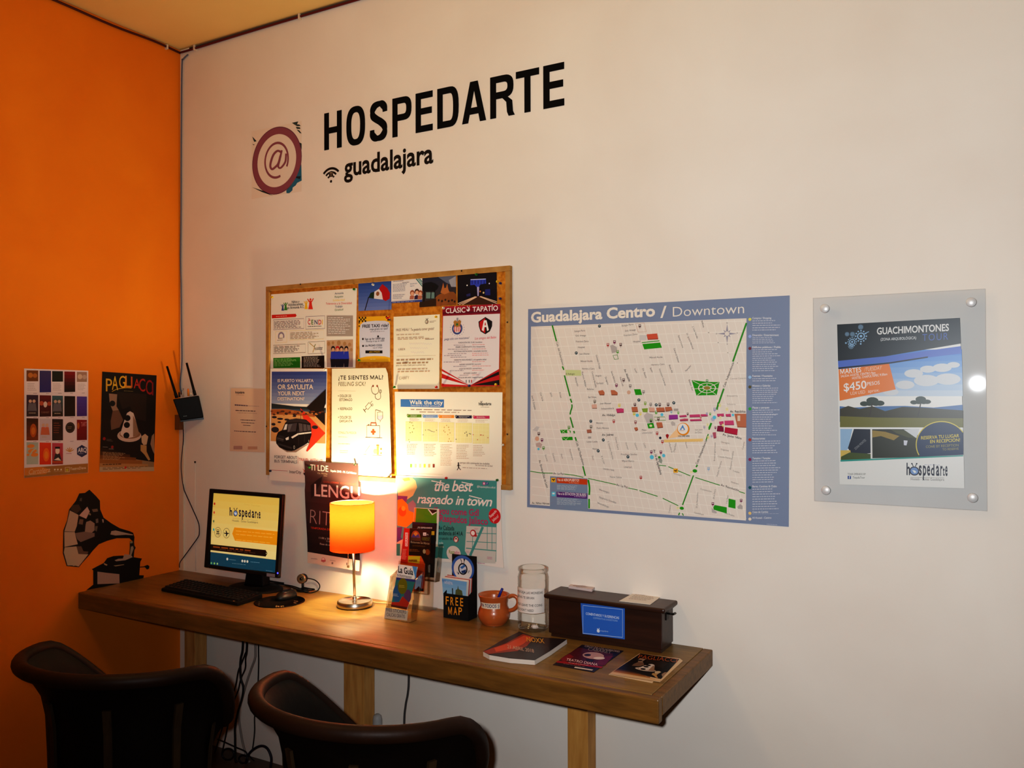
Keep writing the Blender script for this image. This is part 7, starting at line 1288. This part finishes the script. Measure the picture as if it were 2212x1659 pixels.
ucable('thin dark cable slanting across behind the chair back', [(-60, 1290), (40, 1330), (170, 1390), (300, 1450), (320, 1520)], .003, DK, .09, False, .0)
b = MB(); P = [wall(.085).at(KU[0]+(75+76*math.cos(a*math.pi/10))/KU[2], KU[1]+(1482+72*math.sin(a*math.pi/10))/KU[2]) for a in range(20)]; b.tube(P, .0042, mat(DK, .5), 8, True); tag(b.build('cable_coil'), 'ring of dark cable near the floor behind the chair', 'cable')
b = MB(); P = [wall(.10).at(KU[0]+(270+55*math.cos(a*math.pi/10))/KU[2], KU[1]+(1545+52*math.sin(a*math.pi/10))/KU[2]) for a in range(20)]; b.tube(P, .0042, mat(DK, .5), 8, True); tag(b.build('cable_coil'), 'smaller ring of dark cable under the grey cable end', 'cable')
P = [wall(.03).at(*p) for p in ((883, 1462), (881, 1497), (876, 1525), (873, 1570))]; b = MB(); b.tube(smooth_path([V((P[0].x, P[0].y, DZ-.0465))]+P+[V((P[-1].x, -.03, .006))], 5), .004, mat((70, 66, 66), .5), 8); tag(b.build('hanging_cable'), 'single grey cable hanging below the desk between the two nearer legs', 'cable', 'cables hanging below the desk')
p = wall(.05).at(815, 1543); b = MB(); b.lathe([(0, 0), (.018, 0), (.018, p.z-.02), (.015, p.z-.006), (.008, p.z), (0, p.z)], (p.x, -.05, .001), mat((168, 166, 164), .5), 20); tag(b.build('pipe'), 'short grey upright pipe by the white wall behind the nearer chair', 'pipe')

# ------------------------------------------------------------------ barrel chairs
def make_chair(lab, loc, rz, z0=.79, R=.285):
    ch = thing('barrel_chair', lab, 'chair', (0, 0, 0), None)
    def zt(a):
        t = min(max((abs(a)-80)/48., 0), 1.1); return z0+.02*math.cos(math.radians(a))-.2*t**1.6
    def pt(a, r, z):                        # round back, arms running straight forward
        if abs(a) <= 90: q = math.radians(a); return V((r*1.03*math.sin(q), -r*.95*math.cos(q), z))
        return V((math.copysign(r*1.03-((abs(a)-90)/38)**2*.095, a), (abs(a)-90)*.0044, z))
    def qt(a, r, z): q = math.radians(a); return V((r*1.04*math.sin(q), -r*.95*math.cos(q), z))
    AS = [-128+i*6.4 for i in range(41)]
    def strip(prof, m, b):
        vs = []; n = len(prof(0))
        for a in AS:
            for r, z in prof(a): vs.append(pt(a, r, z))
        b.add(vs, [(i*n+j, i*n+j+1, (i+1)*n+j+1, (i+1)*n+j) for i in range(len(AS)-1) for j in range(n-1)], m, True)
    def outer(a): z = zt(a); return [(R+.012, z-.008), (R-.006, z-.03), (R-.032, z-.06), (R-.054, z-.10), (R-.066, z-.16), (R-.072, min(.52, z-.17)), (R-.074, .40)]
    def inner(a): z = zt(a); return [(R-.014, z-.004), (R-.034, z-.022), (R-.06, z-.06), (R-.08, z-.13), (R-.088, min(.52, z-.15)), (R-.09, .42)]
    b = MB(); strip(outer, M_LEATHER, b); strip(inner, M_LEATHER_IN, b)
    for a in (AS[0], AS[-1]):
        o, i = outer(a), inner(a); vs = [pt(a, *p) for p in o]+[pt(a, *p) for p in i[::-1]]; b.add(vs, [tuple(range(len(vs)))], M_LEATHER)
    b.build('backrest', ch)
    b = MB(); P = [pt(a, R, zt(a)-.008) for a in AS]; n_ = len(AS)
    e0, e1 = pt(-131, R-.004, zt(-128)-.035), pt(131, R-.004, zt(128)-.035)
    b.tube([e0]+P+[e1], [.012]+[.021]*n_+[.012], M_RIM, 14); b.build('rim', ch)
    b = MB(); b.lathe([(0, .465), (.10, .462), (.165, .452), (.188, .435), (.192, .41), (.185, .395), (0, .395)], (0, 0, 0), M_LEATHER, 40, 1.04, .95); b.build('seat', ch)
    for a in (-112, -62, -14, 30, 74, 112):
        b = MB(); z = zt(a); L = [(R-.052, z-.10), (R-.064, z-.17), (R-.071, .42), (R-.073, .06)]
        for (r0, za), (r1, zb) in zip(L, L[1:]):
            d = 2.6; b.hexa([pt(a-d, r0, za), pt(a+d, r0, za), pt(a+d, r1, zb), pt(a-d, r1, zb)], [pt(a-d, r0+.009, za), pt(a+d, r0+.009, za), pt(a+d, r1+.009, zb), pt(a-d, r1+.009, zb)], M_SLAT)
        b.build('stave', ch)
    for i in range(12):
        a = i*30; b = MB(); z1 = .392; b.hexa([qt(a-2.2, .204, .03), qt(a+2.2, .204, .03), qt(a+2.2, .21, .03), qt(a-2.2, .21, .03)], [qt(a+19.8, .176, z1), qt(a+24.2, .176, z1), qt(a+24.2, .182, z1), qt(a+19.8, .182, z1)], M_SLAT); b.build('slat', ch)
    b = MB(); b.lathe([(.192, 0), (.226, 0), (.228, .03), (.224, .042), (.192, .042), (.19, .02), (.192, 0)], (0, 0, 0), M_SLAT, 40, 1.04, .95); b.build('base_hoop', ch)
    ch.location = loc; ch.rotation_euler = (0, 0, rz); return ch
make_chair('dark leather barrel chair closer to the orange wall', (1.0, -.985, 0), math.radians(7), .792, .297)
make_chair('dark leather barrel chair nearer the middle of the desk, with a browner rolled rim', (1.835, -.885, 0), math.radians(-4), .787, .298)

# ------------------------------------------------------------------ light
def point(name, loc, e, c, r):
    l = bpy.data.lights.new(name, 'POINT'); l.energy = e; l.color = c; l.shadow_soft_size = r
    o = bpy.data.objects.new(name, l); o.location = loc; COL.objects.link(o); return o
fl = bpy.data.lights.new('camera_flash', 'SPOT'); fl.energy = 190; fl.color = (.955, .975, .99); fl.shadow_soft_size = .02; fl.spot_size = math.radians(114); fl.spot_blend = 1
fo = bpy.data.objects.new('camera_flash', fl); fo.location = CAM-RT*.06+UP*.035+FWD*.02; COL.objects.link(fo)
fo.rotation_euler = (wall(0).at(1560, 640)-fo.location).to_track_quat('-Z', 'Y').to_euler()
point('lamp_bulb_light', (LX+TX*.85, LY, SZ0+.137), 27, (1.0, .79, .46), .018)
dl = bpy.data.lights.new('desk_glow_spot', 'SPOT'); dl.energy = 6; dl.color = (1.0, .77, .43); dl.shadow_soft_size = .012; dl.spot_size = math.radians(132); dl.spot_blend = .5  # added downward spot inside the shade, brightens the desk around the lamp
do = bpy.data.objects.new('desk_glow_spot', dl); do.location = (LX+TX*.85, LY-.036, SZ0+.03); COL.objects.link(do)
point('ceiling_bulb_light', (1.4, -1.5, 2.7), 15, (1.0, .76, .42), .12)
w = bpy.data.worlds.new('world'); w.use_nodes = True; w.node_tree.nodes['Background'].inputs[0].default_value = (.05, .045, .04, 1); w.node_tree.nodes['Background'].inputs[1].default_value = .3; SC.world = w
SC.view_settings.view_transform = 'Standard'; SC.view_settings.look = 'None'; SC.view_settings.exposure = 0; SC.view_settings.gamma = 1
SC.view_settings.use_curve_mapping = True
cm = SC.view_settings.curve_mapping; cv = cm.curves[3]
for x, y in ((.04, .024), (.22, .205), (.6, .63)): cv.points.new(x, y)
cm.update()
SC.cycles.use_denoising = True
SC.cycles.max_bounces = 6; SC.cycles.diffuse_bounces = 4; SC.cycles.transparent_max_bounces = 14; SC.cycles.adaptive_threshold = .02; SC.cycles.caustics_reflective = False; SC.cycles.caustics_refractive = False
